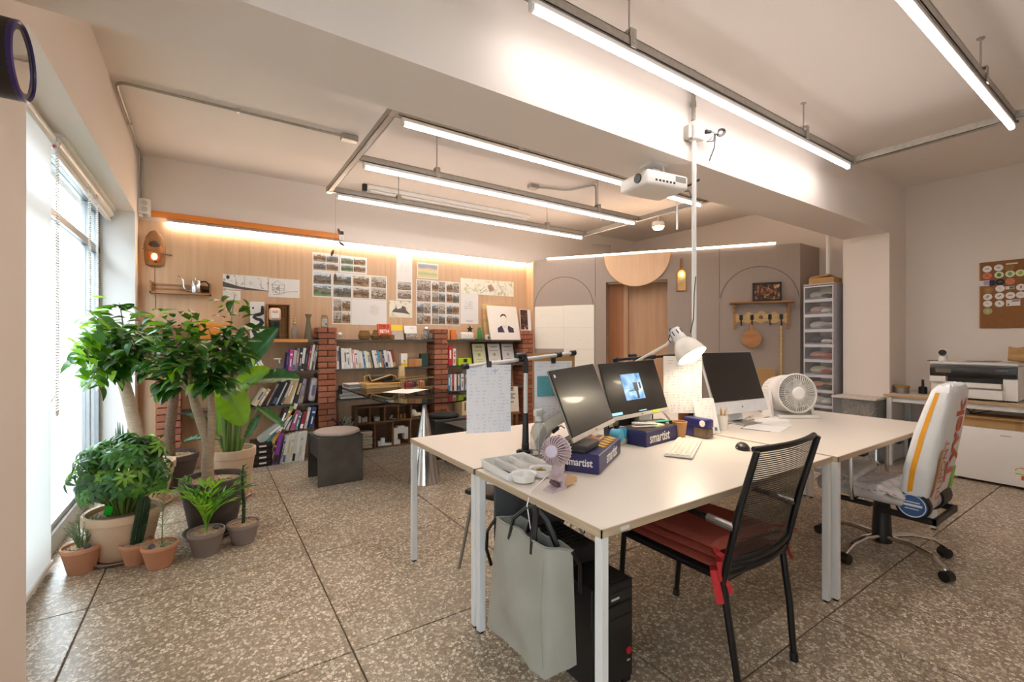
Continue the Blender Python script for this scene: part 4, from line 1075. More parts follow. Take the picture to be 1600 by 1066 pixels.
mk('frame', B().tube([(-.17, -.11, .1), (.17, -.11, .12), (.17, .11, .12), (-.17, .11, .1)], .006, 6, True).tube([(-.16, -.1, .01), (.16, -.1, .01), (.16, .1, .01), (-.16, .1, .01)], .006, 6, True), mat('#8e7446', .7), t)
b = B()
for k in range(13):
    x = -.16 + k * .0267
    b.cyl((x, -.1, .01), (x * 1.05, -.11, .11), .0022, seg=4); b.cyl((x, .1, .01), (x * 1.05, .11, .11), .0022, seg=4)
mk('wires', b, BLACKM, t, kind='stuff')
mk('base', B().bx(-.16, .16, -.1, .1, 0, .008), MIDWOOD, t)
for k, (x, y, c, s, w_) in enumerate(((-.09, -.03, '#8c2d37', (.09, .1, .06), 'dark red'), (-.03, .04, '#3d3330', (.08, .08, .07), 'black'), (.06, -.03, '#c98f5c', (.06, .07, .07), 'tan'), (.12, .03, '#2e2a2a', (.05, .09, .08), 'charcoal'))):
    tt = thing('small_pouch', f'{w_} small pouch inside the basket on the glass table', 'pouch', (1.94 + x, 4.86 + y, GT + .009))
    mk('body', B().box((0, 0, s[2] / 2), s, None, .012, 2), mat(c, .7, 0, .1), tt)
    mk('flap', B().box((0, -s[1] / 2, s[2] * .7), (s[0] * .8, .006, s[2] * .4), None, .002), mat(c, .5, 0, .2), tt)
t = thing('desk_lens', 'round wire-rimmed lens lying on the front of the glass table', 'lens', (1.72, 4.2, GT), 0)
mk('ring', B().tube([(.05 * cos(k * .314), .05 * sin(k * .314), .004) for k in range(20)], .003, 6, True), BLACKM, t)
mk('handle', B().cyl((.05, 0, .004), (.11, .02, .004), .004, seg=6), BLACKM, t)

# ---------------------------------------------------------------- black steel stools
def stool(x, y, rz, label, w=.40, d=.40, h=.435):
    t = thing('steel_stool', label, 'stool', (x, y, 0), rz, 'black folded steel stools')
    mk('seat', B().bx(-w / 2, w / 2, -d / 2, d / 2, h - .012, h, .002), STEEL, t)
    mk('leg', B().bx(-w / 2, w / 2, -d / 2, -d / 2 + .01, 0, h - .012, .002), STEEL, t)
    mk('leg', B().bx(-w / 2, w / 2, d / 2 - .01, d / 2, 0, h - .012, .002), STEEL, t)
    mk('brace', B().bx(-w / 2 + .02, -w / 2 + .03, -d / 2 + .01, d / 2 - .01, h - .2, h - .012), STEEL, t)
    return t
stool(1.005, 4.54, 2, 'black steel stool under the round grey cushion beside the bookcase')
def round_cushion(x, y, z, r, m, label, h=.03):
    t = thing('round_cushion', label, 'cushion', (x, y, z))
    mk('pad', B().lathe([(.001, 0), (r * .95, 0), (r, h * .3), (r, h * .7), (r * .95, h), (.001, h * 1.1)], 36), m, t)
    mk('piping', B().tube([(r * cos(k * .1745), r * sin(k * .1745), h * .5) for k in range(36)], .004, 5, True), m, t)
round_cushion(1.02, 4.53, .436, .205, GREYC, 'round grey felt cushion on the black steel stool')
stool(2.26, 4.82, 2, 'black steel stool with the black cushion behind the chrome cone')
round_cushion(2.26, 4.82, .436, .18, mat('#1d1c1d', .9, 0, .05, 80, .2), 'round black felt cushion on the farther steel stool', .035)
stool(2.36, 4.30, 2, 'bare glossy black steel stool just beyond the desks', .46, .42, .43)

# ================================================================ prints pinned on the plywood wall
WY = 5.722
def sheet(name, label, x0, x1, z0, z1, m=PAPER, cat='print', group='prints pinned on the plywood wall', off=0):
    t = thing(name, label, cat, ((x0 + x1) / 2, WY - off, (z0 + z1) / 2), 0, group)
    mk('sheet', B().bx(-(x1 - x0) / 2, (x1 - x0) / 2, -.0012, 0, -(z1 - z0) / 2, (z1 - z0) / 2), m, t)
    return t
def cells(t, w, h, nx, nz, mx=.012, gap=.006, mats=(0,), top=.0):
    cw = (w - 2 * mx - (nx - 1) * gap) / nx; ch = (h - 2 * mx - (nz - 1) * gap) / nz
    for i in range(nx):
        for j in range(nz):
            x = -w / 2 + mx + i * (cw + gap); z = -h / 2 + mx + j * (ch + gap)
            mk('photo', B().bx(-cw / 2, cw / 2, -.0022, -.0012, -ch / 2, ch / 2), PHOTO[random.choice(mats)], t, (x + cw / 2, 0, z + ch / 2))
def ink_lines(t, segs, col='#5d5a57', r=.0014, name='drawing'):
    b = B()
    for s in segs: b.ink(s, r, -.0018)
    mk(name, b, mat(col, .7), t)
t = sheet('photo_sheet', 'print of four village photos at the upper corner of the photo block', 1.013, 1.312, 2.137, 2.352); cells(t, .3, .215, 2, 2, mats=(0, 1))
t = sheet('photo_sheet', 'print of four pale building photos topping the photo block', 1.316, 1.645, 2.139, 2.347); cells(t, .329, .208, 2, 2, .02, mats=(1, 3))
t = sheet('photo_sheet', 'print of two photos with a green roof in the photo block', 1.013, 1.232, 1.829, 2.133); cells(t, .219, .304, 1, 2, mats=(3, 0))
t = sheet('photo_sheet', 'print of two waterside photos in the photo block', 1.235, 1.464, 1.829, 2.133); cells(t, .229, .304, 1, 2, mats=(0,))
t = sheet('photo_sheet', 'print of two timber roof photos in the photo block', 1.467, 1.682, 1.829, 2.133); cells(t, .215, .304, 1, 2, mats=(1, 2))
t = sheet('photo_sheet', 'print of two grey street photos ending the photo block row', 1.685, 1.896, 1.829, 2.133); cells(t, .211, .304, 1, 2, mats=(0, 2))
t = sheet('photo_sheet', 'print of four red courtyard photos low in the photo block', 1.235, 1.456, 1.514, 1.826); cells(t, .221, .312, 2, 2, mats=(1, 2))
t = sheet('map_sheet', 'blank white sheet with a faint round yellow map blot', 1.459, 1.896, 1.51, 1.826)
mk('map_blot', B().prism([(.06 + (.06 + .015 * sin(k * 2.3)) * cos(k * .3927), .03 + (.07 + .012 * cos(k * 3.1)) * sin(k * .3927)) for k in range(16)], .0012, .002, Matrix.Rotation(R(90), 4, 'X')), print_mat('map_print', [(.3, '#ddd5a9'), (.5, '#e3e0da'), (.7, '#d8cfca')], 30), t)
t = sheet('drawing_sheet', 'long panorama drawing of a dark hillside and poles', .128, .56, 1.862, 2.022, SKETCH)
mk('hillside', B().prism([(-.216, -.055), (-.216, .0), (-.05, -.045), (.216, -.075), (.216, -.08), (0, -.078)], .0012, .002, Matrix.Rotation(R(90), 4, 'X')), mat('#57534f', .7, 0, .2, 50), t)
ink_lines(t, [[(-.02, .06), (-.015, -.04)], [(-.1, .04), (-.098, -.02)], [(.14, .05), (.143, -.05)]])
mk('tree_mark', B().sph((-.17, -.001, .05), (.018, .001, .022), 8, 5), mat('#3c3a38', .8), t)
t = sheet('drawing_sheet', 'pencil drawing of a wooden hall with pyramid roof', .556, .876, 1.803, 2.013)
ink_lines(t, [[(-.13, .03), (-.07, .08), (.01, .035), (-.13, .03)], [(-.12, .03), (-.115, -.05), (-.05, -.06), (.0, -.045), (0, .035)], [(-.12, .0), (-.05, -.005), (0, 0)], [(-.05, -.06), (-.05, .03)], [(-.11, -.08), (-.03, -.07), (.03, -.04), (.14, -.03)], [(-.12, -.02), (-.05, -.03), (0, -.02)]], '#4b4845', .0018)
mk('shading', B().prism([(-.115, -.045), (-.115, .028), (-.052, .025), (-.052, -.055)], .0012, .0018, Matrix.Rotation(R(90), 4, 'X')), SKETCH, t)
sheet('note_sheet', 'small blank white note below the hillside panorama', .128, .291, 1.75, 1.85)
t = sheet('photo_sheet', 'tall sheet with a pale sketch above two dark night photos', 2.022, 2.237, 1.838, 2.438)
ink_lines(t, [[(-.05 + k * .02, .05 + (k * 7 % 5) * .01), (-.04 + k * .02, .22 - (k * 5 % 4) * .02)] for k in range(6)], '#c3bfba')
for z in (-.13, -.245):
    mk('photo', B().bx(-.09, .09, -.0022, -.0012, -.052, .052), PHOTO[2], t, (0, 0, z + .02))
t = sheet('watercolour_sheet', 'watercolour of grey farm buildings below the tall sheet', 1.93, 2.237, 1.616, 1.832, WATERC)
mk('building_wash', B().prism([(-.12, -.04), (-.1, -.01), (-.06, .02), (-.05, .0), (.0, .01), (.02, .045), (.06, .03), (.07, -.01), (.13, -.07), (.1, -.06), (.03, -.05)], .0012, .002, Matrix.Rotation(R(90), 4, 'X')), mat('#6f6662', .8, 0, .35, 60), t)
t = sheet('watercolour_sheet', 'landscape watercolour with a grey-blue sky curling off the wall', 2.302, 2.608, 2.147, 2.355, mat('#e8e2d0', .7), off=.006)
mk('picture', B().bx(-.14, .14, -.0022, -.0012, -.09, .088), LANDSC, t)
names = ['upper first', 'upper second', 'upper third', 'lower first', 'lower second', 'lower third']
for k in range(6):
    i, j = k % 3, k // 3
    x0 = 2.293 + i * .2147; z1 = 2.132 - j * .303
    t = sheet('photo_sheet', f'print of four small interior photos, {names[k]} of the six-sheet grid', x0, x0 + .213, z1 - .301, z1)
    cells(t, .213, .301, 2, 2, .01, .004, mats=(2, 2, 1, 0))
t = sheet('watercolour_sheet', 'pale aerial watercolour of a garden beside the photo grid', 2.948, 3.234, 1.98, 2.2, WATERC)
t = sheet('drawing_sheet', 'aerial watercolour of a red-roofed courtyard house', 3.236, 3.545, 1.98, 2.2, WATERC)
ink_lines(t, [[(-.13, -.06), (-.04, .02), (-.02, -.03), (-.12, -.09)], [(0, .02), (.06, .05), (.13, -.03), (.04, -.07), (0, .02)], [(.02, .0), (.09, -.01)]], '#4a3f3a', .002)
mk('roof_wash', B().prism([(0, .02), (.06, .045), (.12, -.03), (.04, -.06)], .0012, .0018, Matrix.Rotation(R(90), 4, 'X')), mat('#b58a7a', .7, 0, .3, 60), t)
t = sheet('drawing_sheet', 'narrow watercolour with a dark lane and red shield-shaped plot', 3.547, 3.705, 1.98, 2.202, WATERC)
ink_lines(t, [[(-.07, .1), (-.02, .0), (.05, -.08)], [(-.02, .03), (.05, .03), (.05, -.05), (-.02, .03)]], '#5a4340', .0025)
sheet('watercolour_sheet', 'narrow pale green watercolour ending the aerial row', 3.707, 3.848, 1.98, 2.203, WATERC)
t = sheet('sketch_sheet', 'white sheet with loose purple letter sketches below the aerial row', 2.948, 3.234, 1.555, 1.978)
ink_lines(t, [[(-.07, .03), (-.06, .11), (-.01, .03)], [(-.08, .02), (-.03, .03)], [(.0, .1), (-.005, .04)], [(.0, .1), (.05, .1)], [(0, .07), (.045, .07)], [(0, .04), (.05, .04)], [(-.08, .01), (-.06, -.01), (-.02, .01)], [(-.01, .01), (.06, .005)], [(-.06, -.16), (.06, -.17)], [(-.05, -.175), (.05, -.18)]], '#8d8199', .002)

# wall lamp carved from wood
t = thing('burl_lamp', 'glowing lamp set in a hollow carved log on the plywood wall', 'wall lamp', (-.44, 5.72, 2.04))
mk('shell', B().lathe([(.03, 0), (.075, .02), (.085, .1), (.088, .22), (.07, .3), (.04, .35), (.001, .37)], 18, M=Matrix.Diagonal((1, .55, 1, 1))), mat('#8d6338', .55, 0, .3, 12, .3), t)
mk('hollow', B().sph((0, -.028, .15), (.066, .03, .125), 18, 10), mat('#a5652c', .6, 0, .25, 12, name='lamp_hollow'), t)
mk('bulb', B().sph((0, -.055, .10), (.022, .02, .03), 12, 8), emitter('amber_lamp_light', '#ffb050', 9), t)
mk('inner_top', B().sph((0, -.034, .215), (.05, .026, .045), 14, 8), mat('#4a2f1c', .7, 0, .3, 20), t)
mk('stick', B().tube([(-.09, -.06, .17), (.02, -.065, .135), (.14, -.06, .125)], .008, 6), DBARK, t)
mk('knob', B().sph((.01, -.062, .05), .014), mat('#5c3a20', .6), t)
mk('wire', B().tube([(0, -.01, 0), (.0, -.006, -.15), (.005, -.006, -.42)], .002, 5), mat('#6e5137', .7), t)
# kettle shelf
t = thing('wall_rack', 'small wooden wall rack carrying the kettle above the plants', 'shelf', (-.225, 5.72, 1.78))
mk('shelf_board', B().bx(-.25, .25, -.11, 0, 0, .016), MIDWOOD, t)
mk('side', B().bx(-.25, -.236, -.11, 0, 0, .12), MIDWOOD, t)
mk('side', B().bx(.236, .25, -.11, 0, 0, .12), MIDWOOD, t)
for z in (.045, .085):
    mk('rail', B().bx(-.236, .236, -.012, -.004, z, z + .018), MIDWOOD, t)
mk('crate_panel', B().bx(.14, .236, -.012, -.008, .03, .09), DARKWOOD, t)
t = thing('gooseneck_kettle', 'chrome gooseneck pouring kettle on the small wall rack', 'kettle', (-.105, 5.66, 1.797))
mk('body', B().lathe([(.05, 0), (.052, .004), (.045, .12), (.04, .128), (.001, .13)], 26), CHROME, t)
mk('lid', B().lathe([(.04, .128), (.03, .136), (.008, .138), (.01, .155), (.001, .16)], 18), CHROME, t)
mk('spout', B().tube([(-.045, 0, .02), (-.085, -.005, .025), (-.1, -.01, .06), (-.105, -.01, .12), (-.125, -.012, .16), (-.15, -.015, .165)], [.012, .01, .008, .006, .005, .004], 8), CHROME, t)
mk('handle', B().tube([(.04, 0, .12), (.085, 0, .125), (.11, 0, .1), (.115, 0, .06)], .008, 8), BLACK, t)
# dangling mobile
t = thing('leaf_mobile', 'dried leaf mobile hung on a thread before the plywood wall', 'mobile', (1.06, 4.77, 2.79))
mk('thread', B().cyl((0, 0, 0), (0, 0, -.85), .0008, seg=4).cyl((.06, 0, -.42), (.03, 0, -.8), .0008, seg=4), mat('#4c3c30', .8), t)
for k, (x, z, r_) in enumerate(((.035, -.38, 70), (.06, -.50, 30), (-.03, -.60, 110), (.0, -.84, 80))):
    mk('leaf', B().sph((0, 0, 0), (.035, .004, .014), 8, 5), mat('#6b4a30', .8, 0, .2), t, (x, 0, z), (0, R(r_), 0))

# ================================================================ desks
DZ = .73
def desk(x0, x1, y0, y1, label):
    t = thing('office_desk', label, 'desk', ((x0 + x1) / 2, (y0 + y1) / 2, 0), 0, 'four white office desks pushed together')
    hx, hy = (x1 - x0) / 2 - .002, (y1 - y0) / 2 - .002
    top = mk('tabletop', B().bx(-hx + .003, hx - .003, -hy + .003, hy - .003, DZ - .026, DZ, .002), DESK, t)
    mk('edge_band', B().bx(-hx, hx, -hy, -hy + .004, DZ - .027, DZ - .001).bx(-hx, hx, hy - .004, hy, DZ - .027, DZ - .001).bx(-hx, -hx + .004, -hy, hy, DZ - .027, DZ - .001).bx(hx - .004, hx, -hy, hy, DZ - .027, DZ - .001), DESKEDGE, t)
    f = B()
    for sy in (-1, 1): f.bx(-hx + .10, hx - .10, sy * (hy - .12) - .012, sy * (hy - .12) + .012, DZ - .06, DZ - .027)
    for sx in (-1, 1): f.bx(sx * (hx - .10) - .012, sx * (hx - .10) + .012, -hy + .12, hy - .12, DZ - .06, DZ - .027)
    for sx in (-1, 1):
        for sy in (-1, 1):
            f.prism([(sx * (hx - .046), sy * (hy - .03)), (sx * (hx - .03), sy * (hy - .046)), (sx * (hx - .10), sy * (hy - .14)), (sx * (hx - .12), sy * (hy - .12))], DZ - .058, DZ - .0275)
    mk('apron', f, WHITEM, t)
    for sx in (-1, 1):
        for sy in (-1, 1):
            l_ = mk('leg', B().bx(-.0155, .0155, -.0155, .0155, .01, DZ - .028, .002), WHITEM, t, (sx * (hx - .018), sy * (hy - .018), 0))
            mk('foot', B().cyl((0, 0, 0), (0, 0, .012), .014, seg=10), BLACK, l_)
    return t
d_b = desk(1.0, 2.605, 1.005, 1.80, 'white desk nearest the camera carrying the keyboard and mouse')
mk('maker_plate', B().bx(-.72, -.68, -.3990, -.396, DZ - .02, DZ - .008), mat('#d9d5d0', .4), d_b)
desk(1.0, 2.605, 1.81, 2.60, 'white desk beyond it whose end faces the chrome cone')
desk(2.62, 4.22, .985, 1.80, 'white desk with the plastic-wrapped office chair')
desk(2.62, 4.22, 1.81, 2.60, 'white desk behind the all-in-one computer and fan')

# ---------------------------------------------------------------- screens
SCR = mat('#15120f', .36, 0, .02, coat=.15, spec=.7, name='screen_glass')
def picture_screen(name):
    return print_mat(name, [(.3, '#3b5c82'), (.45, '#5c8bbd'), (.6, '#8fb4d6'), (.75, '#c9d9e6')], 9)
def screen(label, cx, cy, cz, w, h, yaw, tilt, base, roll=0, chin=.022, imac=False, cat='monitor', name='computer_monitor'):
    t = thing(name, label, cat, base, yaw, 'screens on the desks')
    M = (Matrix.Translation(base) @ Matrix.Rotation(R(yaw), 4, 'Z')).inverted() @ Matrix.Translation((cx, cy, cz)) @ Matrix.Rotation(R(yaw), 4, 'Z') @ Matrix.Rotation(R(-tilt), 4, 'X') @ Matrix.Rotation(R(-roll), 4, 'Y')
    loc, rot, _ = M.decompose(); e = rot.to_euler()
    shell = WHITEP if imac else mat('#cfc8bb', .4, .2, name='champagne_plastic')
    mk('housing', B().bx(-w / 2, w / 2, .004, .014 if not imac else .02, 0, h, .003, 2).box((0, .03, h * .5), (w * .6, .03, h * .5), None, .012), shell if imac else mat('#8f8a84', .45), t, loc, e)
    mk('bezel', B().bx(-w / 2, w / 2, 0, .006, chin, h, .002), mat('#b9b5b0', .35, .5) if imac else BLACK, t, loc, e)
    mk('display', B().bx(-w / 2 + .006, w / 2 - .006, -.001, .001, chin + .004, h - .006), SCR, t, loc, e)
    mk('chin', B().bx(-w / 2, w / 2, -.002, .008, 0, chin, .002), mat('#dcdcde', .35, .0, name='silver_chin') if imac else shell, t, loc, e)
    mk('badge', B().box((0, -.003, chin / 2), (.014, .002, .012) if imac else (.012, .002, .008)), mat('#8f8f90', .4), t, loc, e)
    # stand
    back = M @ Vector((0, .03, h * (.42 if not imac else .3)))
    if imac:
        mk('stand', B().tube([back, (back.x, back.y + .03, .12), (0, .02, .01)], .028, 4, flat=2.2), mat('#cfcfd1', .35, .6), t)
        mk('base', B().bx(-.1, .1, -.11, .08, 0, .007, .003), mat('#b5b3b0', .3, .7), t)
    else:
        mk('stand', B().tube([back, (back.x * .5, back.y * .4 + .03, .14), (0, .01, .01)], .022, 4, flat=1.6), mat('#b9b3a6', .4, .3), t)
        mk('base', B().lathe([(.1, 0), (.1, .006), (.09, .01), (.001, .012)], 28), mat('#b9b3a6', .4, .3), t)
    return t, loc, e
t, l_, e_ = screen('dark monitor with a glowing lamp reflection nearest the clip fan', 1.575, 1.615, .869, .53, .335, 24, 21.5, (1.52, 1.99, DZ), 1.2)
mk('window_icon', B().box((-.235, -.003, .305), (.014, .001, .014)), mat('#b8b4bb', .5, emit=.2), t, l_, e_)
t, l_, e_ = screen('dark monitor showing a blue picture beside the desk lamp', 2.12, 1.795, .872, .52, .33, 3, 18.5, (2.10, 2.02, DZ), 1.4)
mk('picture', B().bx(-.105, .07, -.0025, -.0015, .1, .255), picture_screen('wallpaper_blue'), t, l_, e_)
def lit(mname, stops, scale, s):
    m = print_mat(mname, stops, scale); n = m.node_tree.nodes; p = n['Principled BSDF']
    r = [x for x in n if x.type == 'VALTORGB'][0]
    m.node_tree.links.new(r.outputs[0], p.inputs['Emission Color']); p.inputs['Emission Strength'].default_value = s
    return m
PICL = lit('screen_picture_glow', [(.3, '#31557e'), (.45, '#5c8bbd'), (.6, '#8fb4d6'), (.75, '#c9d9e6')], 9, .25)
for c in t.children:
    if c.name.startswith('picture'):
        c.data.materials.clear(); c.data.materials.append(PICL)
mk('picture_detail', B().bx(-.06, -.02, -.003, -.0024, .15, .156).bx(-.012, .028, -.003, -.0024, .15, .2).bx(.0, .02, -.003, -.0024, .105, .15).bx(.04, .055, -.003, -.0024, .16, .2), mat('#3d4a58', .4, emit=.1), t, l_, e_)
mk('taskbar_icons', B().bx(-.26, -.17, -.003, -.0015, .027, .042).bx(-.02, .05, -.003, -.0015, .03, .034), mat('#7fb2d6', .4, emit=.5), t, l_, e_)
mk('sticky_tab', B().bx(.1, .16, -.004, -.002, .004, .022), mat('#cfe03a', .5), t, l_, e_)
t, l_, e_ = screen('silver all-in-one computer with a blank black screen beside the white fan', 3.16, 1.772, .803, .575, .45, -5, 18.3, (3.15, 1.80, DZ), 0, .085, True, 'computer', 'desktop_computer')

# ---------------------------------------------------------------- things on the desks
NAVY = mat('#2b2a5c', .4, 0, .06, name='navy_card')
YEL = mat('#e3b316', .5)
WHT = mat('#efece8', .5)
def ream_box(label, c, rz, w, d, h, faces, fx=0):
    t = thing('paper_box', label, 'box', (c[0], c[1], DZ), rz, 'navy paper boxes on the desks')
    mk('body', B().bx(-w / 2, w / 2, -d / 2, d / 2, 0, h, .004), NAVY, t)
    for f in faces:
        if f == 'front': letters('lettering', 'smartist', .078, WHT, t, (fx, -d / 2 - .001, h * .5), (R(90), 0, 0), bold=.0008, sx=.8)
        if f == 'left': letters('lettering', 'smartist', .047, WHT, t, (-w / 2 - .001, -.04, h * .52), (R(90), 0, R(-90)), bold=.0008, sx=.8)
    return t
b1 = ream_box('navy lettered paper box carrying a black case and pink notes', (1.52, 1.645), 30.4, .42, .26, .085, ('front', 'left'), .02)
b = B()
for k in range(5):
    b.box((-.03 + .05 * k, -.09, .0857), (.024, .062, .0012), (0, 0, R(-40)))
b.box((.12, -.045, .0857), (.16, .012, .0012)).box((.15, .0, .0857), (.1, .02, .0012)).box((.16, .04, .0857), (.08, .012, .0012))
mk('yellow_print', b, YEL, b1)
b2 = ream_box('navy lettered paper box with open top full of pens near the cup', (2.13, 1.765), 7, .33, .19, .085, ('front',), -.03)
mk('liner', B().bx(-.155, .155, -.085, .085, .084, .0865), mat('#4a3b30', .8, 0, .2), b2)
def loc_on(box, x, y, z):
    v = Matrix.Rotation(box.rotation_euler.z, 4, 'Z') @ Vector((x, y, z))
    return (box.location.x + v.x, box.location.y + v.y, box.location.z + v.z)
t = thing('glasses_case', 'black spectacle case lying on the nearer navy paper box', 'case', loc_on(b1, -.125, -.03, .086), 25)
mk('body', B().box((0, 0, .018), (.17, .1, .034), None, .01, 3), mat('#3b3835', .5, 0, .1), t)
mk('seam', B().box((0, 0, .019), (.172, .102, .002)), BLACK, t)
t = thing('sticky_notes', 'pad of salmon pink sticky notes on the nearer navy paper box', 'notes', loc_on(b1, -.0, -.03, .087), 20)
mk('pad', B().box((0, 0, .008), (.075, .06, .014), (0, R(-6), 0)), mat('#e58b7c', .7), t)
mk('top_sheet', B().box((0, .0, .018), (.075, .06, .001), (R(6), R(-8), 0)), mat('#eb9a8b', .7), t)
t = thing('eyeglass_cloth', 'folded grey-green cloth on the nearer navy paper box under the monitor', 'cloth', loc_on(b1, -.02, .08, .087), 10)
mk('fold', B().box((0, 0, .006), (.12, .06, .01), None, .004, 2), mat('#8f9484', .9, 0, .1, 60, .3), t)
mk('edge', B().box((-.02, -.03, .013), (.07, .012, .004), None, .001), mat('#9fb04a', .8), t)
t = thing('white_ruler', 'white ruler and paper strip across the nearer navy paper box', 'ruler', loc_on(b1, .13, .09, .087), 60)
mk('strip', B().box((0, 0, .003), (.16, .03, .003)), PAPER, t)
mk('ticks', B().box((0, .012, .005), (.15, .002, .0006)), BLACK, t)
# tools on and by the second box
t = thing('tape_dispenser', 'light blue tape dispenser between the two navy paper boxes', 'tape dispenser', (1.90, 1.775, DZ), 20)
mk('base', B().box((0, 0, .02), (.14, .05, .04), None, .012, 2), mat('#c9bfae', .5), t)
mk('reel', B().cyl((-.03, -.028, .06), (-.03, .028, .06), .035, seg=20), mat('#58aecb', .4), t)
mk('arm', B().box((.045, 0, .05), (.03, .05, .075), (0, R(12), 0), .008, 2), mat('#3f9dbf', .4), t)
mk('cutter', B().box((.065, 0, .09), (.012, .045, .006), (0, R(-20), 0)), CHROME, t)
t = thing('pencil_case', 'dark green pencil case with teal trim on the farther navy paper box', 'pencil case', loc_on(b2, .08, .02, .087), -14)
mk('body', B().box((0, 0, .012), (.17, .05, .022), None, .009, 2), mat('#2e3a35', .5), t)
mk('trim', B().box((.02, -.024, .014), (.16, .008, .012), None, .003), mat('#3db29b', .4), t)
t = thing('white_stapler', 'white flat stapler lying across the farther navy paper box', 'stapler', loc_on(b2, -.05, -.01, .087), -22)
mk('base', B().box((0, 0, .006), (.15, .04, .01), None, .004), WHITEP, t)
mk('arm', B().box((0, 0, .02), (.15, .035, .014), (0, R(3), 0), .005), mat('#cfcac4', .4), t)
t = thing('note_strip', 'pale yellow notes at the edge of the farther navy paper box', 'notes', loc_on(b2, .02, -.05, .087), 5)
mk('pad', B().box((0, 0, .006), (.08, .04, .01)), mat('#e3dc9c', .7), t)
mk('top_sheet', B().box((0, 0, .012), (.08, .04, .001), (R(3), 0, 0)), mat('#e9e4b0', .7), t)
for k, (x, y, c, l_, w_) in enumerate(((1.985, 1.93, '#1c1b1b', .09, 'black'), (2.02, 1.93, '#b5852c', .08, 'amber'), (2.05, 1.925, '#1d1d1f', .11, 'long black'))):
    t = thing('pen', f'{w_} pen sticking up from the pen tray behind the tape dispenser', 'pen', (x, y, DZ + .03), 0, 'pens behind the tape dispenser')
    mk('barrel', B().cyl((0, 0, 0), (.02 * k - .01, .01, l_), .005, .004, seg=8), mat(c, .4), t)
    mk('cap', B().cyl((.02 * k - .01, .01, l_), (.02 * k - .008, .011, l_ + .02), .0055, seg=8), BLACK, t)
t = thing('pen_tray', 'small dark open tray of pens behind the tape dispenser', 'tray', (2.02, 1.925, DZ), 7)
mk('walls', B().bx(-.06, .06, -.03, -.027, 0, .06).bx(-.06, .06, .027, .03, 0, .06).bx(-.06, -.057, -.03, .03, 0, .06).bx(.057, .06, -.03, .03, 0, .06), mat('#3b3a55', .5), t)
mk('floor_plate', B().bx(-.06, .06, -.03, .03, 0, .03), YEL, t)
t = thing('french_press', 'clear glass coffee pot behind the farther navy paper box', 'coffee pot', (2.32, 1.96, DZ))
mk('beaker', B().lathe([(.045, 0), (.048, .01), (.048, .13), (.045, .13), (.044, .01), (.001, .006)], 22), CLEAR, t)
mk('frame', B().tube([(.05 * cos(k * .3927), .05 * sin(k * .3927), .12) for k in range(16)], .003, 5, True).tube([(.05 * cos(k * .3927), .05 * sin(k * .3927), .02) for k in range(16)], .003, 5, True).tube([(.05, 0, .11), (.09, 0, .1), (.09, 0, .04), (.05, 0, .03)], .005, 6), BLACKM, t)
t = thing('speaker_box', 'black desktop box standing under the second monitor', 'speaker', (2.30, 2.12, DZ), 5)
mk('body', B().bx(-.13, .11, -.06, .06, 0, .12, .006), BLACK, t)
mk('grille', B().bx(-.11, .09, -.063, -.06, .02, .1), mat('#262422', .9, 0, .2, 90), t)
t = thing('paper_cup', 'brown kraft paper cup in front of the blue sharpener', 'cup', (2.335, 1.70, DZ))
mk('body', B().lathe([(.029, 0), (.030, .003), (.042, .1), (.0405, .1), (.029, .006), (.001, .005)], 28), mat('#b98a5c', .75), t)
mk('rim', B().tube([(.0415 * cos(k * .3142), .0415 * sin(k * .3142), .1) for k in range(20)], .0024, 6, True), mat('#c4996b', .7), t)
t = thing('pencil_sharpener', 'dark blue electric pencil sharpener with smoked shavings bin', 'sharpener', (2.475, 1.67, DZ), -4)
mk('body', B().box((0, .0, .087), (.07, .165, .055), None, .01, 2).box((0, .045, .055), (.069, .075, .105), None, .008, 2), mat('#2c2b6b', .3), t)
mk('bin', B().box((0, -.035, .032), (.068, .09, .058), None, .008, 2), mat('#6b5a48', .2, 0, .3, 40), t)
mk('ring', B().lathe([(.012, 0), (.019, 0), (.019, .003), (.012, .003)], 20, M=Matrix.Rotation(R(-90), 4, 'Y')), WHT, t, (-.035, -.055, .09))
t = thing('desk_calendar', 'white tent desk calendar beside the blue sharpener', 'calendar', (2.615, 1.735, DZ), -20)
mk('front_sheet', B().box((0, -.035, .105), (.155, .003, .215), (R(-17), 0, 0)), text_paper('calendar_print', '#e6e3e0', '#cbcad2', 80, 2, .55), t)
mk('back_board', B().box((0, .035, .105), (.155, .003, .215), (R(17), 0, 0)), BLACK, t)
mk('binding', B().cyl((-.075, 0, .21), (.075, 0, .21), .006, seg=8), WHITEM, t)
mk('emblem', B().box((.05, -.064, .03), (.016, .003, .02), (R(-17), 0, 0)), mat('#5b6a75', .5), t)
t = thing('plastic_clip', 'blue plastic clip seen between the calendar and the pen cup', 'clip', (2.80, 1.80, DZ))
mk('body', B().box((0, 0, .105), (.04, .03, .06), None, .01, 2), mat('#2a7fc4', .4), t)
mk('stem', B().cyl((0, 0, 0), (0, 0, .08), .006, seg=8), mat('#2a7fc4', .4), t)
pc_ = thing('pen_cup', 'small white cup of wooden pencils before the all-in-one computer', 'pen cup', (2.80, 1.715, DZ))
mk('body', B().lathe([(.031, 0), (.033, .004), (.036, .095), (.034, .095), (.031, .008), (.001, .006)], 22), WHITEP, pc_)
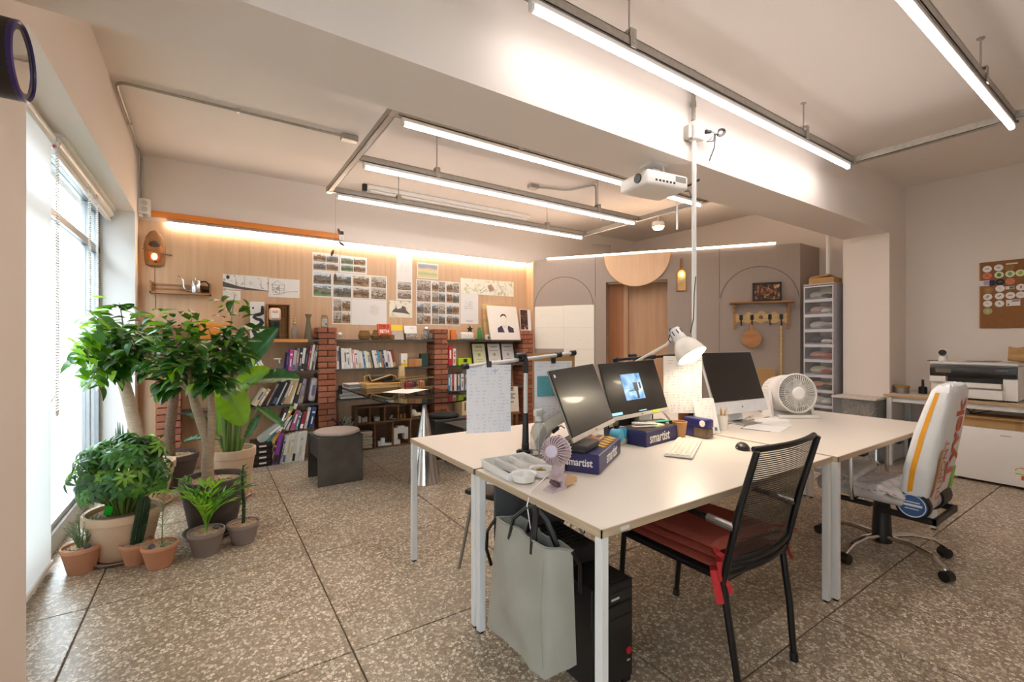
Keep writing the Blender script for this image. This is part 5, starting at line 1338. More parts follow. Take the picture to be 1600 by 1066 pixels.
for k, (dx, dy, c, w_) in enumerate(((-.012, 0, '#c79a5e', 'tan'), (.006, .01, '#2b2725', 'black'), (.014, -.008, '#e0c9a0', 'cream'), (-.002, -.012, '#b58a58', 'ochre'), (.0, .004, '#a86c4a', 'reddish'))):
    t = thing('pencil', f'{w_} pencil standing in the small white cup', 'pencil', (2.80 + dx, 1.715 + dy, DZ + .009), 0, 'pencils in the small white cup')
    mk('shaft', B().cyl((0, 0, 0), (dx * .8, dy * .8, .12), .0035, seg=6), mat(c, .5), t)
    mk('tip', B().cyl((dx * .8, dy * .8, .12), (dx * .9, dy * .9, .135), .0035, .0006, seg=6), PALEWOOD, t)
t = thing('copper_vase', 'brown copper tumbler behind the lamp-lit sheet', 'vase', (2.72, 1.93, DZ))
mk('body', B().lathe([(.045, 0), (.05, .01), (.055, .17), (.051, .17), (.046, .012), (.001, .01)], 24), mat('#8a4b22', .4, .3, .15, 6), t)
mk('rim', B().tube([(.053 * cos(k * .3142), .053 * sin(k * .3142), .17) for k in range(20)], .003, 6, True), mat('#a8632f', .4, .4), t)
t = thing('keyboard', 'slim white keyboard lying at an angle on the near desk', 'keyboard', (2.125, 1.52, DZ), 28)
mk('body', B().bx(-.22, .22, -.068, .068, .004, .014, .003), WHITEP, t)
mk('foot', B().bx(-.2, -.14, .045, .06, 0, .006).bx(.14, .2, .045, .06, 0, .006).bx(-.2, -.14, -.06, -.05, 0, .006).bx(.14, .2, -.06, -.05, 0, .006), BLACK, t)
key = B().box((0, 0, .0165), (.022, .0195, .006), None, .002).mesh('key'); key.materials.append(mat('#e9e1cf', .5, 0, .02))
for r_ in range(5):
    for k in range(15):
        if r_ == 4 and 4 <= k <= 8: continue
        mk('key', key, None, t, (-.203 + k * .029 if r_ < 5 else 0, .05 - r_ * .0245, 0))
mk('space_key', B().box((-.029, -.048, .0165), (.138, .0195, .006), None, .002), mat('#e9e1cf', .5, 0, .02), t)
t = thing('computer_mouse', 'black computer mouse lying on the near desk', 'mouse', (2.385, 1.345, DZ), -48)
mk('body', B().sph((0, 0, .006), (.034, .054, .03), 20, 10).bx(-.028, .028, -.045, .045, 0, .006, .002), mat('#22201f', .35), t)
mk('wheel', B().cyl((-.003, .03, .026), (.003, .03, .026), .007, seg=12), mat('#6d6a68', .4), t)
mk('side_trim', B().sph((0, -.005, .008), (.036, .04, .016), 18, 8), mat('#5d5a58', .4, .3), t)
# papers by the all in one
for k, (x, y, rz, w_) in enumerate(((3.13, 1.60, 14, 'nearer'), (3.36, 1.68, 30, 'farther'))):
    t = thing('white_papers', f'{w_} of two loose white sheets in front of the all-in-one computer', 'paper', (x, y, DZ + k * .002), rz, 'loose sheets before the all-in-one')
    mk('sheet', B().bx(-.16, .16, -.11, .11, 0, .0015), PAPER, t)
t = thing('black_folder', 'thin black folder corner under the loose white sheets', 'folder', (3.05, 1.61, DZ), 17)
mk('cover', B().bx(-.1, .1, -.09, .09, 0, .0008), BLACK, t)
mk('spine', B().bx(-.1, -.096, -.09, .09, 0, .0009), BLACKM, t)
t = thing('white_cable', 'white charging cable curled behind the loose sheets', 'cable', (3.3, 1.86, DZ))
mk('cord', B().tube([(-.1, 0, .005), (-.04, -.03, .005), (0, -.05, .03), (.05, -.03, .012), (.12, .02, .005), (.2, .03, .005)], .006, 6), WHITEP, t)
mk('plug', B().box((-.11, .004, .006), (.025, .012, .01), None, .002), WHITEP, t)
# white fan
t = thing('desk_fan', 'white drum desk fan at the end of the desks', 'fan', (3.73, 1.74, DZ), -33)
mk('base', B().tube([(-.15, -.12, .012), (.15, -.12, .012), (.15, .1, .012), (-.15, .1, .012)], .014, 8, True).bx(-.15, .15, -.06, .08, .004, .02, .006), WHITEP, t)
for sx in (-1, 1):
    mk('yoke_arm', B().prism([(-.06, .0), (.07, 0), (.035, .17), (.02, .2), (-.01, .2), (-.025, .17)], sx * .155 - .01, sx * .155 + .01, Matrix(((0, 0, 1, 0), (1, 0, 0, 0), (0, 1, 0, 0), (0, 0, 0, 1)))), WHITEP, t)
ty = Matrix.Rotation(R(-6), 4, 'X') @ Matrix.Rotation(R(90), 4, 'X')
C0 = (0, .02, .175)
mk('drum', B().lathe([(.142, -.02), (.142, .10), (.148, .11), (.15, .13), (.142, .135), (.136, .125), (.134, .02)], 40, C0, ty), WHITEP, t)
mk('rear_cage', B().lathe([(.11, -.15), (.128, -.13), (.135, -.03), (.13, -.03), (.12, -.12), (.001, -.14)], 36, C0, ty), WHITEP, t)
g = B()
for k in range(48):
    a = 2 * pi * k / 48
    q = [ty @ Vector((cos(a) * r_, sin(a) * r_, z_)) + Vector(C0) for r_, z_ in ((.045, .142), (.1, .138), (.136, .124))]
    g.tube(q, .0028, 4)
mk('grille', g, WHITEP, t, kind='stuff')
mk('grille_ring', B().tube([ty @ Vector((cos(k * .157) * .1, sin(k * .157) * .1, .138)) + Vector(C0) for k in range(40)], .0022, 4, True), WHITEP, t)
mk('hub_cap', B().lathe([(.046, .136), (.046, .146), (.038, .152), (.001, .153)], 28, C0, ty), mat('#efece8', .35), t)
fb = B()
for k in range(5):
    a = 2 * pi * k / 5
    fb.face([ty @ Vector((cos(a + d_) * r_, sin(a + d_) * r_, z_)) + Vector(C0) for r_, d_, z_ in ((.03, 0, .07), (.125, .1, .05), (.125, .9, .09), (.03, .7, .1))])
mk('blades', fb, mat('#a9a49d', .5), t)
mk('inner_dark', B().lathe([(.133, .0), (.001, .0)], 30, C0, ty), mat('#5f5953', .8), t)
rg = B()
for k in range(30):
    a = 2 * pi * k / 30
    rg.tube([ty @ Vector((cos(a) * r_, sin(a) * r_, z_)) + Vector(C0) for r_, z_ in ((.1305, -.12), (.137, -.03))], .003, 4)
mk('rear_ribs', rg, mat('#d5d1cb', .4), t, kind='stuff')

t = thing('flat_scanner', 'white flat scanner on a black base behind the drum fan', 'scanner', (3.93, 2.08, DZ), -4)
mk('base', B().bx(-.15, .15, -.11, .11, 0, .10, .004), BLACK, t)
mk('lid', B().bx(-.165, .165, -.125, .125, .10, .13, .006, 2), WHITEP, t)
# cutlery tray
t = thing('pen_organizer', 'white moulded divided tray of pens at the desk corner', 'tray', (1.165, 1.66, DZ), -4)
def tub(b, x0, x1, y0, y1, h=.033, w=.004):
    b.bx(x0, x1, y0, y1, 0, .004)
    b.bx(x0, x1, y0, y0 + w, 0, h, .001).bx(x0, x1, y1 - w, y1, 0, h, .001).bx(x0, x0 + w, y0, y1, 0, h, .001).bx(x1 - w, x1, y0, y1, 0, h, .001)
    return b
mk('long_tub', tub(B(), -.13, -.06, -.1, .15), WHITEP, t)
mk('long_tub', tub(B(), -.055, .02, -.07, .16), WHITEP, t)
mk('long_tub', tub(B(), .025, .1, -.04, .16), WHITEP, t)
bp = [(.025, 0), (.042, .006), (.05, .032), (.054, .034), (.053, .037), (.046, .033), (.038, .01), (.001, .006)]
mk('round_tub', B().lathe(bp, 24, (-.075, -.135, 0)), WHITEP, t)
mk('round_tub', B().lathe(bp, 24, (.03, -.105, 0)), WHITEP, t)
mk('square_tub', tub(B(), .09, .16, -.1, -.045), WHITEP, t)
mk('rim', B().tube([(-.133, -.1, .034), (-.133, .152, .034), (.103, .162, .034), (.103, -.04, .034)], .004, 5), WHITEP, t)
for k, (x, y, c, l_, rz, w_) in enumerate(((-.095, .03, '#1d1a18', .14, 92, 'black'), (-.1, .05, '#5d4a32', .16, 86, 'brown'), (-.02, .05, '#d8d3cc', .17, 95, 'white'), (.06, .06, '#c8c4c0', .17, 80, 'grey'))):
    v = Matrix.Rotation(R(-4), 4, 'Z') @ Vector((x, y, 0))
    tt = thing('pen', f'{w_} pen lying in the divided white tray', 'pen', (1.165 + v.x, 1.66 + v.y, DZ + .012), rz, 'pens in the divided white tray')
    mk('barrel', B().cyl((-l_ / 2, 0, 0), (l_ / 2, 0, 0), .006, seg=8), mat(c, .4), tt)
    mk('tip', B().cyl((l_ / 2, 0, 0), (l_ / 2 + .015, 0, 0), .005, .001, seg=8), CHROME, tt)
tt = thing('metal_clip', 'brass bulldog clip in the round tub of the tray', 'clip', (1.187, 1.553, DZ + .012), 20)
mk('jaw', B().box((0, 0, .008), (.04, .03, .014), None, .003), mat('#b49a58', .35, .7), tt)
mk('lever', B().box((0, .01, .02), (.03, .012, .003)), mat('#b49a58', .35, .7), tt)

# clip fan
PK = mat('#c0abb0', .45, 0, .03, name='dusty_pink_plastic')
t = thing('clip_fan', 'dusty pink clip-on fan standing at the near desk edge', 'fan', (1.135, 1.385, DZ), 0)
ax = Vector((-.86, -.30, .16)).normalized()
MF = ax.to_track_quat('Z', 'Y').to_matrix().to_4x4()
C1 = (-.005, .0, .15)
mk('front_ring', B().lathe([(.050, .004), (.058, .004), (.06, -.004), (.058, -.012), (.050, -.012)], 32, C1, MF), PK, t)
g = B()
for k in range(26):
    a = 2 * pi * k / 26
    g.tube([MF @ Vector((cos(a) * r_, sin(a) * r_, z_)) + Vector(C1) for r_, z_ in ((.02, .052), (.038, .046), (.051, .03), (.057, .0))], .0024, 5)
mk('front_cage', g, PK, t, kind='stuff')
g = B()
for k in range(26):
    a = 2 * pi * (k + .5) / 26
    g.tube([MF @ Vector((cos(a) * r_, sin(a) * r_, z_)) + Vector(C1) for r_, z_ in ((.022, -.058), (.042, -.05), (.053, -.034), (.057, -.008))], .0030, 5)
mk('rear_cage', g, PK, t, kind='stuff')
mk('hub_cap', B().lathe([(.024, .048), (.024, .055), (.02, .058), (.001, .058)], 24, C1, MF), mat('#cdbfd0', .4), t)
mk('rear_cap', B().lathe([(.026, -.056), (.025, -.064), (.001, -.066)], 24, C1, MF), PK, t)
mk('motor', B().cyl(MF @ Vector((0, 0, .045)) + Vector(C1), MF @ Vector((0, 0, -.05)) + Vector(C1), .02, seg=14), mat('#7b6668', .6), t)
fb = B()
for k in range(5):
    a = 2 * pi * k / 5
    fb.face([MF @ Vector((cos(a + d_) * r_, sin(a + d_) * r_, z_)) + Vector(C1) for r_, d_, z_ in ((.015, 0, .01), (.048, .1, .0), (.048, .8, .025), (.015, .6, .025))])
mk('blades', fb, mat('#8d777b', .5), t)
mk('neck', B().tube([Vector(C1) + Vector((.004, 0, -.052)), (.004, .004, .085), (.012, .004, .055)], [.016, .02, .023], 12, flat=.7), PK, t)
mk('jaw', B().prism([(-.055, 0), (.03, 0), (.03, .012), (-.02, .014), (-.05, .006)], -.026, .026, Matrix.Rotation(R(90), 4, 'X')).prism([(-.03, .052), (.03, .058), (.035, .048), (.0, .036), (-.02, .04)], -.026, .026, Matrix.Rotation(R(90), 4, 'X')).prism([(.0, .012), (.022, .01), (.03, .05), (.01, .05)], -.024, .024, Matrix.Rotation(R(90), 4, 'X')), PK, t)
mk('spring', B().cyl((-.012, -.02, .02), (-.012, .02, .03), .01, seg=10), mat('#6b5356', .5, .3), t)
mk('handle_pad', B().prism([(.03, .008), (.1, .012), (.102, .03), (.09, .036), (.03, .05)], -.022, .022, Matrix.Rotation(R(90), 4, 'X')), mat('#caa277', .6), t)
t.rotation_euler = (0, 0, R(12))
mk('fan_cable', B().tube([(1.105, 1.40, DZ + .06), (1.07, 1.41, DZ + .03), (1.02, 1.40, DZ + .012), (.985, 1.375, DZ - .03), (.975, 1.34, DZ - .1), (1.0, 1.30, DZ - .19), (1.03, 1.27, DZ - .22)], .0022, 6), WHITEP, label='thin white cable of the pink fan running over the desk edge into the bag', cat='cable')
# spray bottle
t = thing('spray_bottle', 'clear spray bottle with white trigger head behind the pink fan', 'bottle', (1.38, 1.825, DZ), 20)
mk('body', B().lathe([(.04, 0), (.042, .008), (.042, .12), (.034, .15), (.016, .165), (.015, .18), (.013, .18), (.032, .148), (.039, .118), (.001, .006)], 26), CLEAR, t)
mk('trigger_head', B().cyl((0, 0, .18), (0, 0, .205), .018).box((.0, 0, .222), (.075, .026, .034), None, .009, 2).box((.045, 0, .218), (.03, .014, .014), None, .003).tube([(.03, 0, .21), (.038, 0, .19), (.05, 0, .17)], .006, 6), mat('#e5e3df', .4), t)
mk('dip_tube', B().cyl((0, 0, .01), (.005, 0, .18), .0025, seg=5), WHITEP, t)
t = thing('usb_cables', 'two black plugs of short cables beside the first monitor', 'cable', (1.43, 1.755, DZ + .09), 0)
mk('plug', B().box((.0, 0, .05), (.055, .016, .02), (0, R(-14), R(20)), .004).box((.0, -.03, .012), (.03, .016, .03), (0, R(30), 0), .004), BLACK, t)
mk('cord', B().tube([(.025, .01, .056), (.06, .03, .06), (.1, .05, .04)], .003, 5).tube([(.01, -.03, .0), (.03, -.03, -.03), (.05, 0, -.08)], .003, 5), BLACK, t)

# ---------------------------------------------------------------- boom stands with hanging sheets
def boom(label, base, top, a, b_, tube_m):
    t = thing('boom_stand', label, 'stand', base)
    o = Vector(base); T = Vector(top) - o; A = Vector(a) - o; Bv = Vector(b_) - o
    mk('clamp', B().bx(-.03, .03, -.03, .03, 0, .02, .004).cyl((-.05, 0, .012), (-.03, 0, .012), .012, seg=10).cyl((0, 0, .02), (0, 0, .05), .02, seg=12), BLACK, t)
    mk('grip', B().cyl((0, 0, .05), T * .42, .018, .014, seg=14), BLACK, t)
    mk('pole', B().cyl(T * .42, T * .86, .011, seg=12), tube_m, t)
    mk('elbow', B().tube([T * .84, T * .96, T + Vector((-.01, 0, .015)), T + Vector((-.06, 0, .012))], [.016, .015, .015, .014], 10), BLACK, t)
    mk('boom_arm', B().cyl(A, Bv, .0095, seg=12), tube_m, t)
    for f in (0, .48, .85, 1.0):
        p = A.lerp(Bv, f); d = (Bv - A).normalized() * .016
        mk('joint', B().cyl(p - d, p + d, .0145, seg=12), BLACK, t)
        mk('knob', B().cyl(p, p + Vector((0, -.022, .012)), .006, seg=8), BLACK, t)
    return t
ALUP = mat('#cfccc7', .4, .35, .03, name='satin_tube')
boom('silver boom stand clamped on the desks holding a hanging sheet near the glass table', (1.365, 1.92, DZ), (1.375, 1.93, 1.222), (1.033, 1.956, 1.186), (1.693, 1.925, 1.243), ALUP)
boom('dark boom stand behind the second monitor holding the lamp-lit sheet', (2.33, 2.06, DZ), (2.33, 2.03, 1.20), (2.17, 2.06, 1.19), (2.56, 1.76, 1.228), BLACKM)
def hang(label, c, w, h, rz, m, extra=None):
    t = thing('hanging_sheet', label, 'paper', c, rz)
    mk('sheet', B().grid(lambda u, v: Vector(((u - .5) * w, .012 * sin(v * 3.0) * (u - .3) - .004 * cos(u * 3), -v * h)), 8, 10), m, t)
    mk('clip', B().bx(-.012, .012, -.008, .008, -.012, .018, .002), BLACK, t)
    return t
t = hang('printed sheet with a blue scribble hanging from the silver boom', (1.155, 1.935, 1.192), .225, .335, -20, SHEET)
mk('scribble', B().tube([(.01, -.008, -.035), (.03, -.008, -.02), (.025, -.008, -.04), (.045, -.008, -.022), (.03, -.008, -.035)], .003, 5, flat=.3), mat('#6f83c9', .6), t)
t = hang('printed sheet with a teal and green block hanging from the boom end', (1.57, 1.945, 1.20), .22, .335, -20, SHEET)
mk('teal_block', B().box((-.045, -.009, -.135), (.1, .002, .11)), mat('#5aa0a8', .6), t)
mk('green_block', B().prism([(-.01, -.19), (.03, -.19), (.03, -.08), (.02, -.08)], 0, .002, Matrix.Translation((0, -.008, 0)) @ Matrix.Rotation(R(90), 4, 'X')), mat('#55b45e', .6), t)
hang('lamp-lit printed sheet hanging behind the desk lamp', (2.49, 1.79, 1.215), .245, .36, -36, SHEETW)
t = thing('clipboard_back', 'brown hardboard sheet hanging behind the teal printed sheet', 'board', (1.60, 1.975, 1.245), -12)
mk('board', B().bx(-.13, .13, 0, .004, -.3, 0), CARD, t)
mk('clip', B().bx(.1, .13, -.01, .01, -.02, .01, .003), mat('#b58f45', .4, .7), t)

# desk lamp
LP = Vector((2.36, 1.665, 1.262))
t = thing('desk_lamp', 'white arm desk lamp with glowing round bell shade', 'lamp', (2.52, 1.90, DZ))
la = Vector((.06, -.60, -.78)).normalized()
ML = la.to_track_quat('Z', 'Y').to_matrix().to_4x4()
CL = LP - Vector((2.52, 1.90, DZ))
mk('shade', B().lathe([(.03, -.075), (.05, -.055), (.072, -.02), (.085, .02), (.09, .05), (.087, .05), (.08, .015), (.066, -.02), (.03, -.055)], 36, CL, ML), mat('#e6e0d4', .35, name='lamp_enamel'), t)
mk('socket', B().lathe([(.034, -.145), (.036, -.14), (.036, -.1), (.04, -.07), (.001, -.07)], 22, CL, ML), WHITEP, t)
vb = B()
for k in range(8):
    a = 2 * pi * k / 8
    vb.tube([ML @ Vector((cos(a) * .0355, sin(a) * .0355, z_)) + CL for z_ in (-.13, -.1)], .0035, 5)
mk('vent', vb, mat('#3a3565', .5), t)
mk('bulb', B().lathe([(.001, -.03), (.03, -.02), (.05, .01), (.07, .03), (.066, .055), (.04, .074), (.001, .08)], 24, CL, ML), emitter('lamp_bulb_light', '#ffebcc', 15), t)
el = Vector((-.3, .1, .42))
n0 = CL - la * .11
mk('arm', B().tube([(0, 0, .05), (-.15, .06, .25), el], .007, 8).tube([el, n0 + Vector((-.03, .05, -.06)), n0 + Vector((-.01, .03, -.02)), n0], .008, 8), mat('#d9d4c8', .4), t)
mk('joint', B().sph(el, .016, 12, 8), BLACK, t)
mk('joint', B().cyl((0, 0, .02), (0, 0, .06), .014), BLACK, t)
mk('base', B().bx(-.035, .035, -.03, .03, 0, .022, .004), WHITEM, t)
mk('cord', B().tube([n0 - la * .03, n0 - la * .045 + Vector((-.03, 0, .0)), n0 + Vector((-.065, .0, .0)), n0 + Vector((-.055, .02, -.03)), n0 + Vector((-.02, .03, -.05))], .003, 6), BLACK, t)
t = thing('white_support_arm', 'slim white slanted rod between the lamp-lit sheet and the all-in-one', 'rod', (2.76, 1.83, DZ))
mk('rod', B().cyl((0, 0, .0), (-.09, .02, .45), .007, seg=10), WHITEM, t)
mk('joint', B().cyl((-.083, .018, .40), (-.088, .0195, .44), .011, seg=10), BLACK, t)
mk('base', B().cyl((0, 0, 0), (0, 0, .012), .025, seg=14), BLACK, t)

# ================================================================ mesh armchair with red cushions
def mesh_cloth():
    m, n, l, p = nt('black_mesh_cloth')
    p.inputs['Base Color'].default_value = lin('#211f1e'); p.inputs['Roughness'].default_value = .6
    tc = n.new('ShaderNodeTexCoord'); sx = n.new('ShaderNodeSeparateXYZ')
    l.new(tc.outputs['Object'], sx.inputs[0])
    s = n.new('ShaderNodeMath'); s.operation = 'MULTIPLY'; s.inputs[1].default_value = 2 * pi * 118
    l.new(sx.outputs[2], s.inputs[0])
    sn = n.new('ShaderNodeMath'); sn.operation = 'SINE'; l.new(s.outputs[0], sn.inputs[0])
    gt = n.new('ShaderNodeMath'); gt.operation = 'GREATER_THAN'; gt.inputs[1].default_value = .1
    l.new(sn.outputs[0], gt.inputs[0])
    mr = n.new('ShaderNodeMapRange'); mr.inputs['To Min'].default_value = 1; mr.inputs['To Max'].default_value = .42
    l.new(gt.outputs[0], mr.inputs['Value']); l.new(mr.outputs[0], p.inputs['Alpha'])
    return m
t = thing('mesh_armchair', 'black mesh-back armchair with red cushions drawn up to the near desk', 'chair', (1.80, 1.2, 0), 0)
hw = .215
for s in (-1, 1):
    x = s * hw
    mk('leg', B().tube([(x * .92, -.29, 0), (x, -.265, .22), (x * 1.02, -.235, .42)], [.0125, .0135, .0135], 10), BLACKM, t)
    mk('leg', B().tube([(x * .98, .285, 0), (x, .25, .42), (x * 1.04, .225, .56), (x * 1.06, .18, .64), (x * 1.07, .1, .655)], .0125, 10), BLACKM, t)
    mk('back_frame', B().tube([(x * 1.02, -.235, .42), (x * 1.05, -.255, .5), (x * 1.06, -.30, .70), (x * 1.06, -.365, .93)], [.015, .017, .016, .014], 10, flat=.8), BLACKM, t)
    a = mk('armrest', B().tube([(x * 1.07, .17, .652), (x * 1.08, .0, .655), (x * 1.07, -.18, .645)], .018, 8, flat=.55), BLACK, t)
    mk('arm_sleeve', B().tube([(x * 1.07, -.18, .645), (x * 1.065, -.285, .638)], .0155, 10), mat('#a9a6a2', .3, .8), a)
    mk('foot_cap', B().cyl((x * .92, -.29, 0), (x * .925, -.288, .03), .016, seg=10), BLACK, t)
    mk('foot_cap', B().cyl((x * .98, .285, 0), (x * .98, .284, .03), .016, seg=10), BLACK, t)
mk('seat_frame', B().tube([(-hw, -.235, .425), (-hw, .235, .43), (hw, .235, .43), (hw, -.235, .425)], .012, 8, True), BLACKM, t)
mk('seat_mesh', B().bx(-hw, hw, -.235, .235, .432, .436), mat('#242221', .7, 0, .2, 80), t)
def bk(u, v):
    x = (u - .5) * 2 * hw * 1.05
    bow = -.035 * (1 - (2 * u - 1) ** 2) * (1 - .2 * v)
    y = -.252 - .10 * v ** 1.3 + (.0) + bow
    return Vector((x, y, .50 + .425 * v))
mk('mesh_back', B().grid(bk, 12, 10), mesh_cloth(), t)
mk('top_rail', B().tube([Vector(bk(k / 12, 1)) + Vector((0, 0, .008)) for k in range(13)], .011, 8), BLACKM, t)
mk('lower_rail', B().tube([Vector(bk(k / 12, 0)) for k in range(13)], .011, 8).tube([Vector(bk(k / 12, 0)) + Vector((0, .012, -.045)) for k in range(13)], .010, 8), BLACKM, t)
for k, nm in enumerate(('bottom', 'middle', 'top')):
    c = thing('seat_cushion', f'{nm} one of three red cushions stacked on the mesh armchair', 'cushion', (1.80 + .004 * k, 1.22 - .006 * k, .437 + k * .034), [-1, 1.5, -.5][k], 'red cushions on the mesh armchair')
    def cu(u, v, top):
        x, y = (u - .5) * .42, (v - .5) * .44
        e = (1 - (2 * u - 1) ** 6) * (1 - (2 * v - 1) ** 6)
        z = .017 + (1 if top else -1) * (.016 * max(e, 0) ** .5)
        return Vector((x, y, max(z, 0)))
    mk('pad', B().grid(lambda u, v: cu(u, v, 1), 16, 16).grid(lambda u, v: cu(u, v, 0), 16, 16), REDC, c)
    if k != 2:
        mk('tie', B().tube([(-.2, -.21, .017), (-.235, -.235, .02), (-.24, -.25, -.03), (-.235 + .02 * k, -.262, -.09)], .014, 6, flat=.3), mat('#c22c30', .8, 0, .05), c)
        mk('tie', B().tube([(.2, -.21, .017), (.24, -.24, .02), (.255, -.25, -.0), (.275 - .04 * k, -.262, -.05)], .014, 6, flat=.3), mat('#c22c30', .8, 0, .05), c)
    else:
        mk('tie', B().tube([(-.2, -.2, .017), (-.225, -.225, .015), (-.20, -.245, -.005), (-.17, -.27, .02)], .012, 6, flat=.3), mat('#c22c30', .8, 0, .05), c)
        mk('tie', B().tube([(.2, -.2, .017), (.238, -.23, .012), (.265, -.245, .02), (.30, -.25, -.005)], .013, 6, flat=.3), mat('#c22c30', .8, 0, .05), c)

# ================================================================ wrapped office chair
t = thing('office_chair', 'wheeled office chair with back wrapped in white house-wrap sheet', 'chair', (3.46, 1.07, 0), 0)
WRAP = mat('#dfdfe0', .45, 0, .04, 14, .15, name='white_wrap_sheet')
PLAST = mat('#d3cdcb', .25, 0, .2, 11, 1.0, name='plastic_wrap')
mk('hub', B().lathe([(.05, .075), (.055, .1), (.05, .13), (.042, .3), (.036, .36), (.001, .36)], 24), BLACK, t)
for k, a in enumerate((88, 168, 250, 318, 22)):
    a = R(a); ca, sa = cos(a), sin(a)
    rr = .345
    lg = mk('leg', B().tube([(.04 * ca, .04 * sa, .115), (.16 * ca, .16 * sa, .125), (.28 * ca, .28 * sa, .105), (.335 * ca, .335 * sa, .07), (rr * ca, rr * sa, .06)], [.024, .021, .018, .014, .012], 8, flat=.7), CHROME, t)
    mk('caster', B().cyl((rr * ca - sa * .024, rr * sa + ca * .024, .029), (rr * ca + sa * .024, rr * sa - ca * .024, .029), .029, seg=16).cyl((rr * ca, rr * sa, .03), (rr * ca, rr * sa, .062), .012, seg=8), BLACK, lg)
mk('mechanism', B().box((0, 0, .365), (.16, .22, .04), None, .01).cyl((-.02, -.02, .36), (-.2, -.1, .35), .006, seg=6).bx(-.24, -.2, -.02, .16, .34, .36), BLACK, t)
def crumple(b, amt):
    for v in b.m.verts:
        v.co += Vector((sin(v.co.y * 61 + v.co.z * 40), sin(v.co.x * 53 + v.co.z * 31), sin(v.co.x * 47 + v.co.y * 39))) * amt
    return b
mk('seat', crumple(B().box((0, .05, .405), (.46, .44, .06), None, .025, 3), .004), PLAST, t)
def ws(u, v):
    x, y = (u - .5) * .47, .05 + (v - .5) * .45
    ed = max(0, (1 - (2 * u - 1) ** 8) * (1 - (2 * v - 1) ** 8)) ** .5
    return Vector((x, y, .43 + .04 * ed + .006 * sin(x * 70 + 4 * sin(y * 30)) + .005 * sin(y * 55 + x * 20)))
mk('seat_film', B().grid(ws, 30, 30), PLAST, t)
pr_ = B()
for k in range(12): pr_.box((-.235, -.13 + k * .03, .44 + .006 * sin(k)), (.002, .018, .003), (R(12), 0, 0))
mk('film_print', pr_, mat('#b9695a', .5), t, kind='stuff')
mk('seat_fold', crumple(B().box((-.02, .18, .495), (.45, .22, .045), (R(4), 0, R(3)), .02, 3), .005), PLAST, t)
# wrapped back
lv = [(.43, .19, .05, -.205), (.46, .215, .07, -.205), (.60, .225, .075, -.225), (.80, .215, .068, -.262), (.95, .195, .058, -.295), (1.03, .18, .05, -.312), (1.065, .15, .035, -.32), (1.075, .1, .015, -.322)]
rings = []
for z, w, d, cy in lv:
    ring = []
    for k in range(32):
        a = 2 * pi * k / 32; c, s_ = cos(a), sin(a)
        ring.append(Vector((w * abs(c) ** .35 * (1 if c > 0 else -1), cy + d * abs(s_) ** .45 * (1 if s_ > 0 else -1), z + .004 * sin(k * 1.7 + z * 20))))
    rings.append(ring)
b = B(); b._rings(rings)
bk_ = mk('backrest', b, WRAP, t)
ORG = mat('#e8a024', .5, 0, .05, name='orange_print')
RED = mat('#c9552f', .5, 0, .05)
def stripe(x_or_side, y0, y1, zlo, zhi, mt, nm='stripe'):
    """band running up the left flank of the wrapped back"""
    b = B(); P_ = []
    n = 12
    def cent(z):
        for (z0, w0, d0, c0), (z1, w1, d1, c1) in zip(lv, lv[1:]):
            if z0 <= z <= z1:
                f = (z - z0) / (z1 - z0); return w0 + (w1 - w0) * f, d0 + (d1 - d0) * f, c0 + (c1 - c0) * f
        return lv[-1][1:]
    a = []
    for k in range(n + 1):
        z = zlo + (zhi - zlo) * k / n
        w, d, c = cent(z)
        a.append((Vector((-w - .002, c + y0 * d, z)), Vector((-w - .002, c + y1 * d, z))))
    for q0, q1 in zip(a, a[1:]): b.face([q0[0], q0[1], q1[1], q1[0]])
    return mk(nm, b, mt, bk_)
stripe(0, .05, .38, .455, 1.03, ORG)
def back_face(z):
    for (z0, w0, d0, c0), (z1, w1, d1, c1) in zip(lv, lv[1:]):
        if z0 <= z <= z1:
            f = (z - z0) / (z1 - z0); return c0 + (c1 - c0) * f - (d0 + (d1 - d0) * f)
tilt = atan2(back_face(.6) - back_face(1.0), .4)
b = B()
for k in range(8):
    z0, z1 = .45 + k * .034, .484 + k * .034
    b.face([(-.185, back_face(z0) - .002, z0), (-.155, back_face(z0) - .002, z0), (-.155, back_face(z1) - .002, z1), (-.185, back_face(z1) - .002, z1)])
mk('stripe', b, mat('#c98a2c', .5), bk_)
def vtext(s, size, x, zc, m_, bold, sx):
    o = letters('lettering', s, size, m_, bk_, (x, back_face(zc) - .0035, zc), (0, 0, 0), bold=bold, sx=sx)
    # reads upwards on the rear face, following its lean
    Mt = Matrix.Rotation(tilt, 4, 'X') @ Matrix.Rotation(R(90), 4, 'X') @ Matrix.Rotation(R(90), 4, 'Z')
    o.rotation_euler = Mt.to_euler()
    return o
vtext('DUPONT', .105, -.105, .60, mat('#cf7a62', .5), .0, .8)
vtext('Tyvek', .19, .03, .75, RED, .005, 1.0)
mk('green_print', B().box((.15, back_face(.52) - .003, .52), (.05, .002, .13), (tilt, 0, 0)), mat('#8cc63a', .5), bk_)
